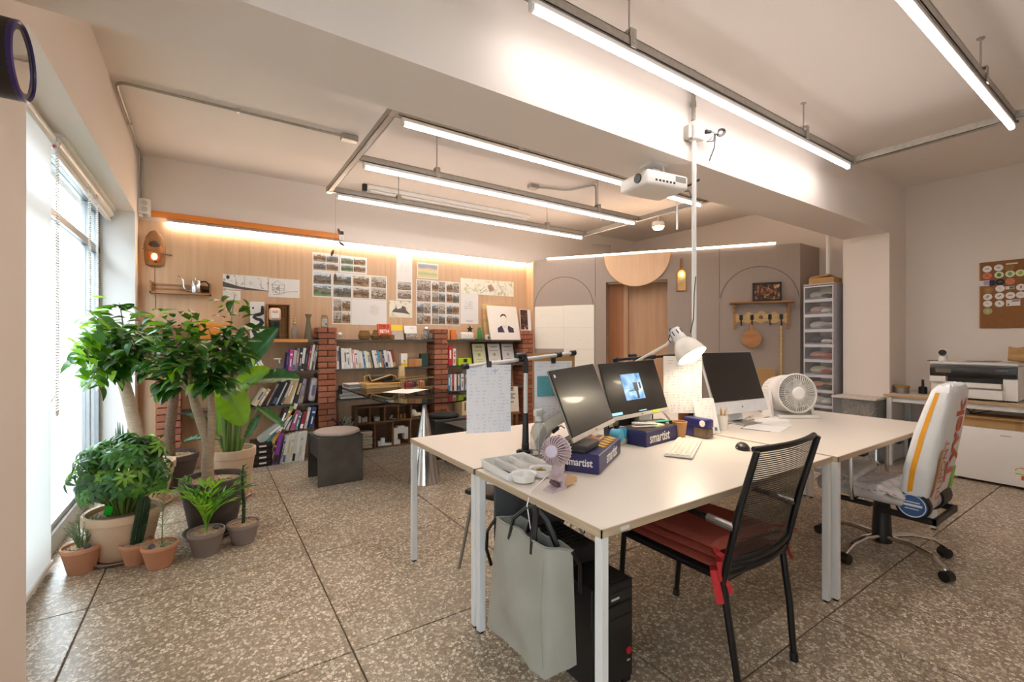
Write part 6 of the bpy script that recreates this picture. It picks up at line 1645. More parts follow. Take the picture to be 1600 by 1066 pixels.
# tilt roll with oval badge
mk('roll', B().cyl((-.17, -.20, .395), (.06, -.20, .395), .062, seg=24), PLAST, t)
mk('roll_cover', B().cyl((.06, -.20, .395), (.22, -.20, .395), .075, seg=24), BLACK, t)
mk('roll_cover', B().cyl((-.205, -.20, .395), (-.165, -.20, .395), .078, seg=28), BLACK, t)
bd = mk('badge', B().cyl((-.21, -.20, .395), (-.205, -.20, .395), .066, seg=28), mat('#3d5f92', .4), t)
b = B().tube([(-.2105, -.20 + .06 * cos(k * .2244), .395 + .06 * sin(k * .2244)) for k in range(28)], .0025, 5, True)
b.bx(-.212, -.21, -.245, -.155, .392, .404).bx(-.212, -.21, -.235, -.165, .412, .418).bx(-.212, -.21, -.23, -.17, .376, .38)
mk('badge_print', b, mat('#dfe3e6', .4), bd)
mk('bracket', B().bx(-.2, .2, -.30, -.285, .31, .345).bx(-.2, -.185, -.30, -.05, .31, .345).bx(.185, .2, -.30, -.05, .31, .345).sph((-.202, -.275, .328), .009, 8, 5), BLACK, t)
for s in (-1, 1):
    a = mk('armrest', B().box((s * .29, .10, .655), (.075, .24, .028), None, .01, 2), BLACK, t)
    mk('post', B().tube([(s * .2, .06, .375), (s * .27, .06, .375), (s * .285, .06, .42), (s * .285, .06, .64)], .0115, 8).tube([(s * .285, .12, .64), (s * .285, .12, .50), (s * .285, .09, .48)], .009, 8), CHROME, a)

# ================================================================ under the near desk
def mesh_bag():
    lo = [(.905, 1.53), (.945, 1.215), (1.055, 1.18), (1.03, 1.49)]
    hi = [(.945, 1.525), (.962, 1.235), (1.05, 1.195), (1.035, 1.5)]
    zl = [.20, .165, .195, .205]; zh = [.615, .60, .585, .61]
    rings = []
    for j in range(13):
        v = j / 12; ring = []
        for e in range(4):
            p0 = Vector((*lo[e], zl[e])).lerp(Vector((*hi[e], zh[e])), v)
            p1 = Vector((*lo[(e + 1) % 4], zl[(e + 1) % 4])).lerp(Vector((*hi[(e + 1) % 4], zh[(e + 1) % 4])), v)
            n = 10 if e % 2 == 0 else 4
            for k in range(n):
                f = k / n
                p = p0.lerp(p1, f)
                bul = sin(pi * f) * sin(pi * min(v * 1.05, 1)) * .022
                wr = .008 * sin(f * 9 + v * 7) * sin(pi * f) + .006 * sin(v * 14 - f * 6) * sin(pi * f) + .005 * sin(f * 17 - v * 9) * sin(pi * f)
                nrm = (p1 - p0).cross(Vector((0, 0, 1))).normalized()
                ring.append(p + nrm * -(bul + wr) * (1 if e % 2 == 0 else .4) * (-1))
        rings.append(ring)
    return rings
o0 = Vector((1.0, 1.36, .2))
t = thing('tote_bag', 'light grey coated tote bag hanging from the near desk end', 'bag', o0)
BAGM = mat('#98958b', .42, 0, .05, 10, .15, name='coated_grey_cloth')
rg = [[p - o0 for p in r] for r in mesh_bag()]
b = B(); b._rings(rg, cap=False); b.face([p for p in rg[0]])
mk('body', b, BAGM, t, ang=60)
mk('hem', B().tube(rg[-1], .004, 5, True), mat('#8b8a80', .5), t)
mk('handle', B().tube([Vector((.952, 1.445, .56)) - o0, Vector((.962, 1.43, .64)) - o0, Vector((.99, 1.38, .69)) - o0, Vector((1.0, 1.345, .70)) - o0, Vector((.985, 1.32, .68)) - o0, Vector((.965, 1.305, .63)) - o0, Vector((.957, 1.30, .555)) - o0], .013, 6, flat=.6), BLACK, t)
mk('handle', B().tube([Vector((1.035, 1.44, .57)) - o0, Vector((1.03, 1.40, .66)) - o0, Vector((1.005, 1.35, .70)) - o0, Vector((1.02, 1.30, .66)) - o0, Vector((1.045, 1.27, .57)) - o0], .013, 6, flat=.6), BLACK, t)
mk('side_strap', B().tube([Vector((.955, 1.55, .60)) - o0, Vector((.93, 1.57, .55)) - o0, Vector((.925, 1.57, .48)) - o0, Vector((.935, 1.55, .42)) - o0], .016, 6, flat=.4), BLACK, t)
mk('side_strap', B().tube([Vector((1.05, 1.2, .58)) - o0, Vector((1.075, 1.185, .53)) - o0, Vector((1.07, 1.18, .44)) - o0], .016, 6, flat=.4), BLACK, t)
mk('stitching', B().tube([Vector((.953, 1.235, .56)) - o0, Vector((.935, 1.225, .38)) - o0, Vector((.938, 1.218, .2)) - o0], .0012, 4), mat('#84837b', .6), t)
t = thing('desk_hook', 'black hook under the near desk end that holds the grey tote bag', 'hook', (1.03, 1.35, DZ - .028))
mk('hook', B().tube([(0, 0, 0), (0, 0, -.03), (-.015, 0, -.045), (-.03, 0, -.035)], .005, 6), BLACKM, t)
mk('plate', B().bx(-.015, .015, -.02, .02, -.003, 0), BLACKM, t)
t = thing('computer_tower', 'black computer tower standing under the near desk behind its leg', 'computer', (1.26, 1.44, 0))
mk('case', B().bx(-.10, .10, -.225, .25, .02, .40, .004), mat('#171616', .5, 0, .05), t)
mk('front_panel', B().bx(-.10, .10, -.24, -.225, .025, .40, .004), mat('#1d1b1b', .35), t)
for z in (.33, .28, .23):
    mk('drive_bay', B().bx(-.09, .09, -.244, -.239, z, z + .042, .002), mat('#242222', .35), t)
mk('logo_button', B().cyl((.075, -.24, .13), (.075, -.246, .13), .013, seg=16), mat('#b3242c', .35), t)
mk('port', B().bx(.068, .082, -.243, -.239, .09, .096).bx(-.02, .02, -.246, -.243, .345, .352), mat('#c9c7c4', .4), t)
mk('foot', B().bx(-.1, -.06, -.23, -.19, 0, .02).bx(.06, .1, -.23, -.19, 0, .02).bx(-.1, -.06, .2, .24, 0, .02).bx(.06, .1, .2, .24, 0, .02), BLACK, t)
t = thing('black_drive', 'perforated black box lying on top of the computer tower', 'drive', (1.26, 1.52, .402), -4)
mk('case', B().box((0, 0, .035), (.19, .28, .07), None, .006), mat('#1c1b1b', .5), t)
g = B()
for i in range(9):
    for j in range(6): g.box((-.08 + i * .02, -.08 + j * .03, .0705), (.012, .018, .002))
mk('perforation', g, mat('#0d0d0d', .8), t, kind='stuff')
t = thing('modesty_panel', 'slate grey panel hanging under the near desk behind the tower', 'panel', (1.8, 1.77, .40))
mk('panel', B().bx(-.72, .72, -.01, 0, 0, .26, .003), mat('#4f5357', .6, 0, .05), t)
for x in (-.6, .6):
    mk('bracket', B().bx(x - .02, x + .02, -.02, -.01, .2, .30), BLACKM, t)
mk('desk_cables', B().tube([(1.38, 1.70, .10), (1.48, 1.74, .25), (1.52, 1.72, .47), (1.44, 1.7, .55), (1.4, 1.68, .48)], .005, 6).tube([(1.5, 1.72, .48), (1.58, 1.7, .30), (1.66, 1.7, .22), (1.72, 1.72, .30), (1.73, 1.74, .42), (1.85, 1.74, .47), (2.0, 1.74, .46)], .007, 6), WHITEP, label='white power cables looped behind the computer tower', cat='cable')
mk('black_cables', B().tube([(1.36, 1.68, .3), (1.46, 1.73, .42), (1.55, 1.73, .52), (1.7, 1.74, .5)], .005, 6).tube([(1.36, 1.66, .2), (1.5, 1.72, .3), (1.6, 1.73, .33), (1.62, 1.73, .45)], .004, 6), BLACK, label='black cables looped behind the computer tower', cat='cable')
t = thing('folding_stool', 'stool with splayed steel legs and black strap under the second desk', 'stool', (1.42, 2.25, 0), 20)
mk('seat', B().box((0, 0, .44), (.3, .3, .03), None, .012, 2), BLACK, t)
for sx in (-1, 1):
    for sy in (-1, 1):
        mk('leg', B().cyl((sx * .11, sy * .11, .43), (sx * .17, sy * .17, 0), .011, .009, seg=10), mat('#8f8b86', .35, .7), t)
mk('strap', B().box((-.1, -.165, .36), (.045, .006, .2), (R(5), 0, 0)), BLACK, t)

# ================================================================ right hand wall
t = thing('side_table', 'white side table with wooden edge along the wall carrying the printer', 'desk', (6.28, .75, 0))
mk('tabletop', B().bx(-.3, .3, -1.3, 1.08, .724, .75, .002), DESK, t)
mk('edge_band', B().bx(-.304, -.3, -1.3, 1.08, .724, .749).bx(-.304, .3, 1.08, 1.084, .724, .749), wood('table_edge', '#b18f66', '#c9a678', (4, 4, 60)), t)
mk('apron', B().bx(-.27, -.24, -1.2, 1.03, .67, .724), WHITEM, t)
for x in (-.27, .26):
    for y in (-1.26, 1.04):
        mk('leg', B().bx(x - .022, x + .022, y - .022, y + .022, 0, .724, .003), WHITEM, t)
TZ = .75
t = thing('wide_printer', 'wide white office printer with black control front on the side table', 'printer', (6.27, 1.17, TZ))
PBK = mat('#26221f', .25, 0, .04, coat=.3, name='printer_black')
mk('body', B().bx(-.22, .25, -.30, .30, .015, .33, .012, 2), WHITEP, t)
mk('lid', B().bx(-.245, .25, -.30, .30, .33, .355, .008, 2), mat('#dad5cf', .4), t)
mk('control_front', B().bx(-.262, -.22, -.295, .30, .215, .33, .01, 2), PBK, t)
mk('display', B().bx(-.265, -.26, .14, .255, .25, .29, .002), mat('#6d6657', .2), t)
mk('output_slot', B().bx(-.24, -.2, -.2, .17, .165, .215), mat('#15120f', .5), t)
mk('output_tray', B().bx(-.29, -.2, -.2, .18, .12, .165, .004), WHITEP, t)
mk('paper_tray', B().bx(-.30, -.2, -.21, .21, .02, .105, .004), WHITEP, t)
mk('side_cap', B().bx(-.255, -.19, -.30, -.205, .015, .21, .008, 2), WHITEP, t)
mk('control_panel', B().bx(-.262, -.2, .18, .30, .16, .215, .004), WHITEP, t)
mk('badge', B().bx(-.2635, -.262, -.22, -.16, .285, .290).bx(-.2635, -.262, -.24, -.225, .283, .292), mat('#8c8884', .4), t)
mk('foot', B().bx(-.2, -.15, -.28, -.22, 0, .015).bx(-.2, -.15, .22, .28, 0, .015).bx(.15, .2, -.28, -.22, 0, .015).bx(.15, .2, .22, .28, 0, .015), BLACK, t)
t = thing('web_camera', 'small white and black round camera standing on the printer', 'camera', (6.15, 1.40, 1.106))
mk('base', B().lathe([(.035, 0), (.037, .004), (.034, .035), (.03, .05), (.001, .05)], 20), WHITEP, t)
mk('head', B().box((0, 0, .085), (.05, .07, .075), None, .022, 3), WHITEP, t)
mk('lens', B().cyl((-.02, 0, .088), (-.031, 0, .088), .03, seg=20), BLACK, t)
mk('cord', B().tube([(.02, .03, .006), (.04, .08, .006), (.03, .13, .002)], .003, 5), BLACK, t)
t = thing('printed_papers', 'thin pile of grey papers and a tablet lying on the printer lid', 'papers', (6.2, 1.12, 1.106))
mk('sheet', B().box((0, .04, .004), (.21, .2, .006), (0, 0, R(8))), mat('#d6d3d0', .6), t)
mk('tablet', B().box((.0, .0, .011), (.12, .22, .006), (0, 0, R(-4)), .002), mat('#4c4a48', .3), t)
mk('top_sheet', B().box((-.03, .08, .016), (.15, .17, .002), (0, 0, R(5))), PAPER, t)
t = thing('kraft_paper', 'crumpled kraft paper roll on the printer at the picture edge', 'paper', (6.24, .87, 1.106), 0)
b = B(); n = 18
b.grid(lambda u, v: Vector((-.06 + .12 * v, .09 - .24 * u, .135 + .02 * sin(v * 5) - .012 * sin(u * 7) - (.05 if v < .15 else 0))), 10, 8)
b.tube([(-.04, .09, .06), (-.03, -.02, .05), (-.035, -.14, .055)], [.04, .05, .045], 10)
mk('roll', b, CARD, t)
mk('flap', B().grid(lambda u, v: Vector((-.06 - .01 * v, .03 - .1 * u, .125 - .1 * v * (1 - abs(2 * u - 1)))), 8, 4), CARD, t)
t = thing('tape_tin', 'round brass-rimmed steel tin on the side table end', 'tin', (6.2, 1.745, TZ))
mk('body', B().lathe([(.062, 0), (.064, .004), (.064, .06), (.001, .06)], 28), mat('#9b948a', .3, .7), t)
mk('rim', B().lathe([(.068, .058), (.07, .062), (.07, .08), (.062, .084), (.001, .08)], 28), mat('#a98d52', .35, .7), t)
t = thing('small_bottle', 'small black bottle beside the brass-rimmed tin on the side table', 'bottle', (6.32, 1.60, TZ))
mk('body', B().lathe([(.035, 0), (.036, .004), (.036, .07), (.014, .08), (.001, .08)], 18), BLACK, t)
mk('cap', B().cyl((0, 0, .08), (0, 0, .15), .012), BLACK, t)
t = thing('mini_fridge', 'small white refrigerator under the side table', 'refrigerator', (6.24, .92, 0))
mk('body', B().bx(-.25, .25, -.36, .37, .02, .505, .008, 2), WHITEP, t)
dr_ = mk('door', B().bx(-.31, -.255, -.36, .37, .025, .51, .008, 2), mat('#e2dfdb', .35, 0, .01), t)
mk('badge', B().bx(-.312, -.31, -.02, .05, .455, .462), mat('#aaa6a0', .35, .5), dr_)
eb = mk('energy_label', B().bx(-.3125, -.31, -.12, -.04, .08, .2), mat('#e5ddd3', .5), dr_)
mk('label_print', B().tube([(-.3135, -.08 + .035 * cos(pi * k / 12), .165 + .03 * sin(pi * k / 12)) for k in range(5)], .004, 5).bx(-.3135, -.312, -.115, -.045, .135, .145), mat('#a9bf2a', .5), eb)
mk('label_print', B().tube([(-.3135, -.08 + .035 * cos(pi * k / 12), .165 + .03 * sin(pi * k / 12)) for k in range(5, 13)], .004, 5).bx(-.3135, -.312, -.11, -.08, .09, .128), mat('#c4573c', .5), eb)
mk('foot', B().bx(-.24, -.2, -.34, -.3, 0, .02).bx(-.24, -.2, .3, .34, 0, .02).bx(.2, .24, -.34, -.3, 0, .02).bx(.2, .24, .3, .34, 0, .02), BLACK, t)
t = thing('cardboard_box', 'long flat cardboard box lying on the small refrigerator', 'box', (6.22, .88, .507), 3)
mk('body', B().bx(-.2, .2, -.4, .36, 0, .085, .003), CARD, t)
mk('flap', B().box((-.19, 0, .09), (.1, .74, .004), (0, R(-4), 0)), mat('#bd9863', .8, 0, .06), t)
mk('tape', B().bx(-.2025, -.2, -.02, .02, 0, .085), mat('#a07d4d', .4), t)
t = thing('black_bag', 'black bag beside the refrigerator under the side table', 'bag', (6.2, 1.52, 0))
mk('body', B().box((0, 0, .2), (.3, .3, .4), None, .07, 3), mat('#1f1d1c', .5, 0, .1, 12, .3), t)
mk('handle', B().tube([(-.1, 0, .39), (-.06, 0, .47), (.06, 0, .47), (.1, 0, .39)], .01, 6), BLACK, t)
t = thing('side_cables', 'black cables hanging under the side table behind the chair', 'cable', (6.3, 1.1, .72))
mk('cord', B().tube([(0, .4, 0), (-.05, .36, -.12), (-.05, .28, -.1), (-.03, .15, -.15), (0, .05, -.02)], .005, 5).tube([(0, .2, 0), (-.04, .12, -.13), (0, -.1, -.05), (0, -.3, -.1), (0, -.5, 0)], .005, 5), BLACK, t)
mk('plug', B().box((0, .05, -.03), (.03, .04, .03), None, .005), BLACK, t)

# storage boxes before the pilaster
for k, (z, w_) in enumerate(((0, 'lower'), (.355, 'upper'))):
    t = thing('storage_box', f'{w_} clear plastic storage box with white lid before the pilaster', 'box', (5.92, 2.03, z), 0, 'clear storage boxes before the pilaster')
    mk('body', B().bx(-.16, .16, -.19, .19, .0, .006).bx(-.16, -.155, -.19, .19, 0, .33).bx(.155, .16, -.19, .19, 0, .33).bx(-.16, .16, -.19, -.185, 0, .33).bx(-.16, .16, .185, .19, 0, .33), CLEAR, t)
    mk('lid', B().bx(-.175, .175, -.205, .205, .33, .352, .006, 2).bx(-.12, -.04, -.19, .19, .352, .356).bx(.04, .12, -.19, .19, .352, .356), mat('#cfc8be', .4), t)
    b = B()
    for q in range(60): b.cyl((random.uniform(-.13, .13), random.uniform(-.16, .16), .01), (random.uniform(-.13, .13), random.uniform(-.16, .16), random.uniform(.2, .3)), .008, seg=5)
    mk('wood_offcuts', b, mat('#cdbcab', .8, 0, .3, 30), t, kind='stuff')
# drawer tower
t = thing('drawer_tower', 'tall translucent plastic drawer tower in the corner', 'drawers', (6.0, 2.465, 0))
mk('side', B().bx(0, .44, -.163, -.158, 0, 1.99), FROST, t)
mk('side', B().bx(0, .44, .158, .163, 0, 1.99), FROST, t)
mk('top_board', B().bx(0, .44, -.163, .163, 1.975, 1.99, .003), mat('#b9b8bd', .35), t)
for k in range(11):
    z = .01 + k * .1785
    mk('rail', B().bx(0, .44, -.162, .162, z - .008, z + .006), mat('#cfced5', .35), t)
    d = mk('drawer', B().face([(0, .152, .008), (0, -.152, .008), (0, -.152, .166), (0, .152, .166)]), CLEAR, t, (0, 0, z))
    mk('front_rim', B().bx(-.004, .002, -.155, .155, .004, .014).bx(-.004, .002, -.155, .155, .155, .170).bx(-.004, .002, -.155, -.145, .014, .155).bx(-.004, .002, .145, .155, .014, .155), mat('#c9c8cf', .35), d)
    mk('handle', B().bx(-.014, -.003, -.1, .13, .018, .03, .003), mat('#8c8a92', .35), d)
    col = ['#8f8c94', '#c5a79d', '#b5b0ad', '#d8d2cc', '#c2906f', '#cfc3b8', '#b9857d', '#4c4a4f', '#d6d0cb', '#c7a29b', '#c9c6c4'][k]
    c_ = thing('drawer_contents', f'{ORD[k]} drawer from the floor in the plastic tower, its folded contents', 'cloth', (6.2, 2.465, z + .012), 0, 'contents of the plastic drawer tower')
    mk('bundle', B().sph((-.10, .03, .05), (.09, .1, .048), 12, 7).sph((-.06, -.06, .045), (.11, .075, .04), 12, 7), mat(col, .8, 0, .15, 20, .2), c_)
    mk('bundle', B().sph((-.13, -.06, .035), (.06, .07, .03), 10, 6), mat(['#c96a4f', '#dcd7d0', '#a9a7ad', '#e2ddd6', '#3e3c40', '#b9534a'][k % 6], .8, 0, .1), c_)
t = thing('wooden_tray', 'brown cardboard tray on top of the drawer tower', 'tray', (6.17, 2.46, 1.991), 4)
mk('body', B().bx(-.14, .14, -.13, .13, 0, .07, .004), CARD, t)
mk('lid', B().box((0, .02, .08), (.26, .2, .02), (R(-6), R(4), 0), .002), mat('#a58254', .8), t)
# cork board with coasters
t = thing('cork_board', 'brown hardboard panel with round paper coasters on the wall', 'board', (6.585, .85, 1.775))
mk('panel', B().bx(-.008, .012, -.4, .372, -.335, .335, .002), mat('#8b5c30', .75, 0, .1, 40, .1, name='hardboard'), t)
mk('edge', B().bx(-.0085, -.006, .366, .373, -.335, .335), mat('#c49a6c', .8), t)
CO = [(1.164, 2.039, 'w', '#b9b6b4'), (1.084, 2.042, 'w', '#8f97a5'), (1.008, 2.034, 'brn', '#8a6534'), (1.164, 1.97, 'or', '#b8644a'), (1.081, 1.971, 'grn', '#4f7a2c'), (1.006, 1.972, 'grn', '#7f9b6a'), (.937, 1.973, 'grn', '#a9b93a'), (1.074, 1.899, 'blk', '#5a6b86'), (1.006, 1.899, 'or', '#7d8a6a'), (1.158, 1.826, 'brn', '#a98250'), (1.074, 1.834, 'w', '#c5cbd6'), (.933, 1.833, 'w', '#c0433c'), (1.161, 1.757, 'w', '#9b9896'), (1.078, 1.759, 'w', '#6f6c72'), (1.004, 1.759, 'w', '#8e92a0'), (.934, 1.759, 'w', '#c9c7c6'), (1.161, 1.687, 'w', '#c9c0b9'), (1.078, 1.683, 'w', '#8f949c'), (1.161, 1.612, 'gg', '#c9b95a')]
CC = {'w': ('#e4dfd9', 'white'), 'brn': ('#9c7136', 'kraft brown'), 'or': ('#d4785a', 'orange'), 'grn': ('#d9ddb5', 'pale green'), 'blk': ('#2b2927', 'black'), 'gg': ('#a7a678', 'grey-green')}
row_of = {2: 'top row', 1.97: 'second row'}
for k, (y, z, c, e) in enumerate(CO):
    r_ = ['top', 'second', 'third', 'fourth', 'fifth', 'sixth', 'lowest'][min(6, int(round((2.04 - z) / .0715)))]
    cl = ORD[min(3, int(round((1.163 - y) / .077)))]
    t = thing('coaster', f'{CC[c][0] and CC[c][1]} round coaster, {cl} in the {r_} row of the brown board', 'coaster', (6.575, y, z), 0, 'round coasters on the brown board')
    mk('disc', B().lathe([(.033, 0), (.033, .003), (.001, .003)], 28, M=Matrix.Rotation(R(-90), 4, 'Y')), mat(CC[c][0], .7), t)
    b = B().box((-.0035, 0, .002), (.001, .026 if k % 2 else .03, .010 if k % 3 else .018), (R(k * 25), 0, 0)) if c != 'grn' else B().lathe([(.02, .003), (.001, .0045)], 10, M=Matrix.Rotation(R(-90), 4, 'Y') @ Matrix.Diagonal((1, .8, 1, 1)))
    mk('emblem', b, mat(e, .6, 0, .2, 60), t)
for (y, z, w, h, cols, lb, nm) in ((.994, 2.072, .08, .014, ['#ded2c2'], 'thin cream paper strip at the top of the brown board', 'paper_strip'), (1.185, 1.897, .08, .055, ['#e0dcda', '#a49cab'], 'white and lilac rectangular card on the brown board', 'paper_card'), (1.13, 1.895, .035, .055, ['#25285c'], 'small navy card on the brown board', 'paper_card'), (1.007, 1.836, .06, .03, ['#dfe0d4', '#5b7a5a'], 'half-round pale card with green mark on the brown board', 'paper_card'), (.985, 1.686, .095, .06, ['#e2ddd7', '#26262a'], 'white rectangular card with black corner lines on the brown board', 'paper_card')):
    t = thing(nm, lb, 'card', (6.574, y, z), 0, 'paper pieces on the brown board')
    mk('card', B().bx(-.003, 0, -w / 2, w / 2, -h / 2, h / 2), mat(cols[0], .7), t)
    if len(cols) > 1:
        mk('emblem', B().bx(-.004, -.003, -w * .46, w * .1, h * .22, h * .36).bx(-.004, -.003, w * .3, w * .38, -h * .4, -h * .1) if 'black' in lb else B().bx(-.004, -.003, -w * .46, w * .05, -h * .4, h * .4), mat(cols[1], .7), t)

# ================================================================ things on the grey partition
t = thing('coat_rack', 'small carved wooden shelf with four black hooks on the grey partition', 'shelf', gwp(3.035, 1.46), GZ)
mk('shelf_board', B().bx(-.36, .36, -.13, 0, .325, .345, .003), MIDWOOD, t)
for s in (-1, 1):
    mk('bracket', B().prism([(0, -.0), (-.03, 0), (-.035, .1), (-.02, .16), (-.04, .22), (-.11, .32), (0, .325)], s * .30 - .012, s * .30 + .012, Matrix(((0, 0, 1, 0), (1, 0, 0, 0), (0, 1, 0, 0), (0, 0, 0, 1)))), MIDWOOD, t)
wav = [(-.29 + .58 * k / 40, .2 + .022 * cos(k * .62) + .015 * cos(k * .157 - 3.14)) for k in range(41)]
low = [(.29 - .58 * k / 40, .085 - .014 * cos(k * .62)) for k in range(41)]
mk('scalloped_board', B().prism(wav + low, 0, .016, Matrix.Translation((0, -.002, 0)) @ Matrix.Rotation(R(90), 4, 'X')), PALEWOOD, t)
for x in (-.225, -.1, .1, .225):
    mk('hook', B().tube([(x, -.018, .17), (x, -.02, .1), (x, -.03, .06), (x, -.05, .05), (x, -.06, .065)], .007, 6).box((x, -.02, .15), (.04, .006, .06), None, .003).tube([(x - .02, -.022, .17), (x, -.03, .185), (x + .02, -.022, .17)], .005, 5), BLACKM, t)
mk('badge', B().lathe([(.024, 0), (.02, .006), (.001, .008)], 18, M=Matrix.Rotation(R(90), 4, 'X')), mat('#6d5a44', .5), t, (0, -.018, .15))
t = thing('framed_photo', 'dark framed photo of a warm interior standing on the hook shelf', 'frame', gwp(3.1, 1.807, .06), GZ)
t.rotation_euler = (R(-6), 0, GA)
mk('frame', B().bx(-.16, .16, -.012, .012, 0, .025).bx(-.16, .16, -.012, .012, .215, .24).bx(-.16, -.14, -.012, .012, 0, .24).bx(.14, .16, -.012, .012, 0, .24), BLACK, t)
mk('photo', B().bx(-.14, .14, -.002, .008, .025, .215), print_mat('print_warm_interior', [(.35, '#1e120c'), (.5, '#4a2a18'), (.6, '#8d5a34'), (.72, '#d9b48c')], 16), t)
t = thing('cutting_board', 'round wooden cutting board hanging from a hook on the grey partition', 'cutting board', gwp(2.925, 1.34, .05), GZ)
mk('board', B().cyl((0, -.01, 0), (0, .01, 0), .112, seg=36), wood('board_wood', '#a9703f', '#c48d58', (3, 30, 30)), t)
mk('handle', B().box((0, 0, .135), (.04, .018, .11), None, .006, 2), wood('board_wood2', '#a9703f', '#c48d58', (30, 30, 3)), t)
mk('loop', B().tube([(.008 * cos(k * .785), 0, .185 + .016 * sin(k * .785)) for k in range(8)], .002, 5, True), BLACK, t)
t = thing('bamboo_stick', 'long bamboo brush stick hanging from the end hook of the rack', 'stick', gwp(3.255, .62, .05), GZ)
mk('stick', B().tube([(0, 0, k * .125) for k in range(8)], .014, 10), PALEWOOD, t)
for k in range(6): mk('node', B().cyl((0, 0, .12 + k * .125), (0, 0, .128 + k * .125), .017, seg=10), mat('#b8994f', .6), t)
mk('loop', B().tube([(.01 * cos(k * .785), 0, .885 + .018 * sin(k * .785)) for k in range(8)], .002, 5, True), BLACK, t)
t = thing('bread_board_lamp', 'small bottle-shaped wooden board with glowing bulb on the grey partition', 'wall lamp', gwp(2.093, 1.98, .012), GZ)
mk('board', B().prism([(-.065, 0), (.065, 0), (.065, .25), (.025, .3), (.018, .44), (-.018, .44), (-.025, .3), (-.065, .25)], -.012, .012, Matrix.Rotation(R(90), 4, 'X')), wood('lamp_board', '#7a5a34', '#a37f4f', (30, 30, 3)), t)
mk('inlay', B().prism([(-.05, .012), (.05, .012), (.05, .24), (.02, .285), (-.02, .285), (-.05, .24)], .012, .015, Matrix.Rotation(R(90), 4, 'X')), wood('lamp_inlay', '#c79a5a', '#e0b878', (30, 30, 3)), t)
mk('label', B().box((0, -.017, .13), (.11, .002, .035), (0, R(-25), 0)), mat('#b5aa98', .5, .3), t)
mk('bulb', B().sph((0, -.03, .225), .02), emitter('bread_board_light', '#ffd59a', 10), t)
mk('clip', B().box((0, -.016, .35), (.02, .01, .08), None, .003), DARKWOOD, t)
for k, (s, w, h, rz) in enumerate(((2.74, .16, .98, -2), (3.09, .2, .97, 2))):
    t = thing('kraft_board', ['narrow kraft cardboard sheet leaning on the partition behind the computer', 'wider kraft cardboard sheet leaning on the partition left of the bamboo stick'][k].replace('left of', 'beside'), 'board', gwp(s, 0, .14), GZ)
    t.rotation_euler = (R(-6), 0, GA)
    mk('sheet', B().bx(-w / 2, w / 2, 0, .006, 0, h), CARD, t)
    mk('edge', B().bx(-w / 2, w / 2, -.001, .007, h - .004, h), mat('#c9a878', .8), t)
SN = ['upper near', 'upper far', 'middle near', 'middle far', 'lowest']
for k, (s0, s1, z0, z1) in enumerate(((.012, .46, 1.51, 1.83), (.462, .908, 1.505, 1.835), (.012, .46, 1.195, 1.508), (.462, .908, 1.19, 1.503), (.462, .908, .80, 1.188))):
    t = thing('plan_sheet', ['upper pinned plan sheet beside the corner pillar', 'upper pinned plan sheet beside the alcove', 'lower pinned plan sheet beside the corner pillar', 'middle pinned plan sheet beside the alcove', 'lowest pinned plan sheet half hidden by the monitor'][k], 'plan', gwp((s0 + s1) / 2, (z0 + z1) / 2, .002), GZ, 'plan sheets pinned on the grey partition')
    w, h = s1 - s0, z1 - z0
    mk('sheet', B().bx(-w / 2, w / 2, -.0015, 0, -h / 2, h / 2), PLAN, t)
    b = B()
    random.seed(40 + k)
    for q in range(7):
        x0, x1 = sorted((random.uniform(-.4, .4) * w, random.uniform(-.4, .4) * w)); zz = random.uniform(-.35, .35) * h
        b.tube([(x0, -.002, zz), (x1, -.002, zz)], .0012, 4, flat=.3)
        b.tube([(x0, -.002, zz), (x0, -.002, zz + random.uniform(-.1, .1) * h)], .0012, 4, flat=.3)
    mk('drawing', b, mat('#b5b0a4', .7), t)

# ================================================================ potted plants by the window
random.seed(5)
def pot(t, r, h, m, soil=SOIL, rb=None, saucer=None, z0=0, rim=.14, pebble=None):
    rb = rb or r * .68
    rh = h * rim * 1.3
    mk('pot', B().lathe([(rb * .96, z0), (rb, z0 + .006), (r * .955, z0 + h - rh), (r, z0 + h - rh + .004), (r * 1.01, z0 + h - .006), (r, z0 + h), (r * .91, z0 + h), (r * .88, z0 + h * .8), (.001, z0 + h * .78)], 40), m, t)
    b = B()
    n = 14
    b.grid(lambda u, v: Vector((cos(2 * pi * u) * r * .9 * v, sin(2 * pi * u) * r * .9 * v, z0 + h * .9 + .008 * (1 - v) + random.uniform(-.004, .004) * (1 if 0 < v < 1 else 0))), 24, 7)
    mk('soil', b, soil, t)
    g = B()
    for k in range(int(30 + 900 * r * r)):
        a = random.uniform(0, 6.28); q = r * .86 * sqrt(random.random())
        s_ = random.uniform(.004, .008)
        g.sph((cos(a) * q, sin(a) * q, z0 + h * .905 + .006), (s_, s_ * 1.2, s_ * .7), 5, 3)
    mk('grit', g, soil, t, kind='stuff')
    if saucer:
        mk('saucer', B().lathe([(rb * 1.1, 0), (rb * 1.28, .02), (rb * 1.34, .026), (rb * 1.28, .028), (rb * 1.12, .012), (.001, .01)], 36), saucer, t)
    if pebble:
        mk('pebble', B().sph((pebble[0], pebble[1], z0 + h * .93 + .008), (.017, .022, .013)), mat('#4a4752', .5), t)

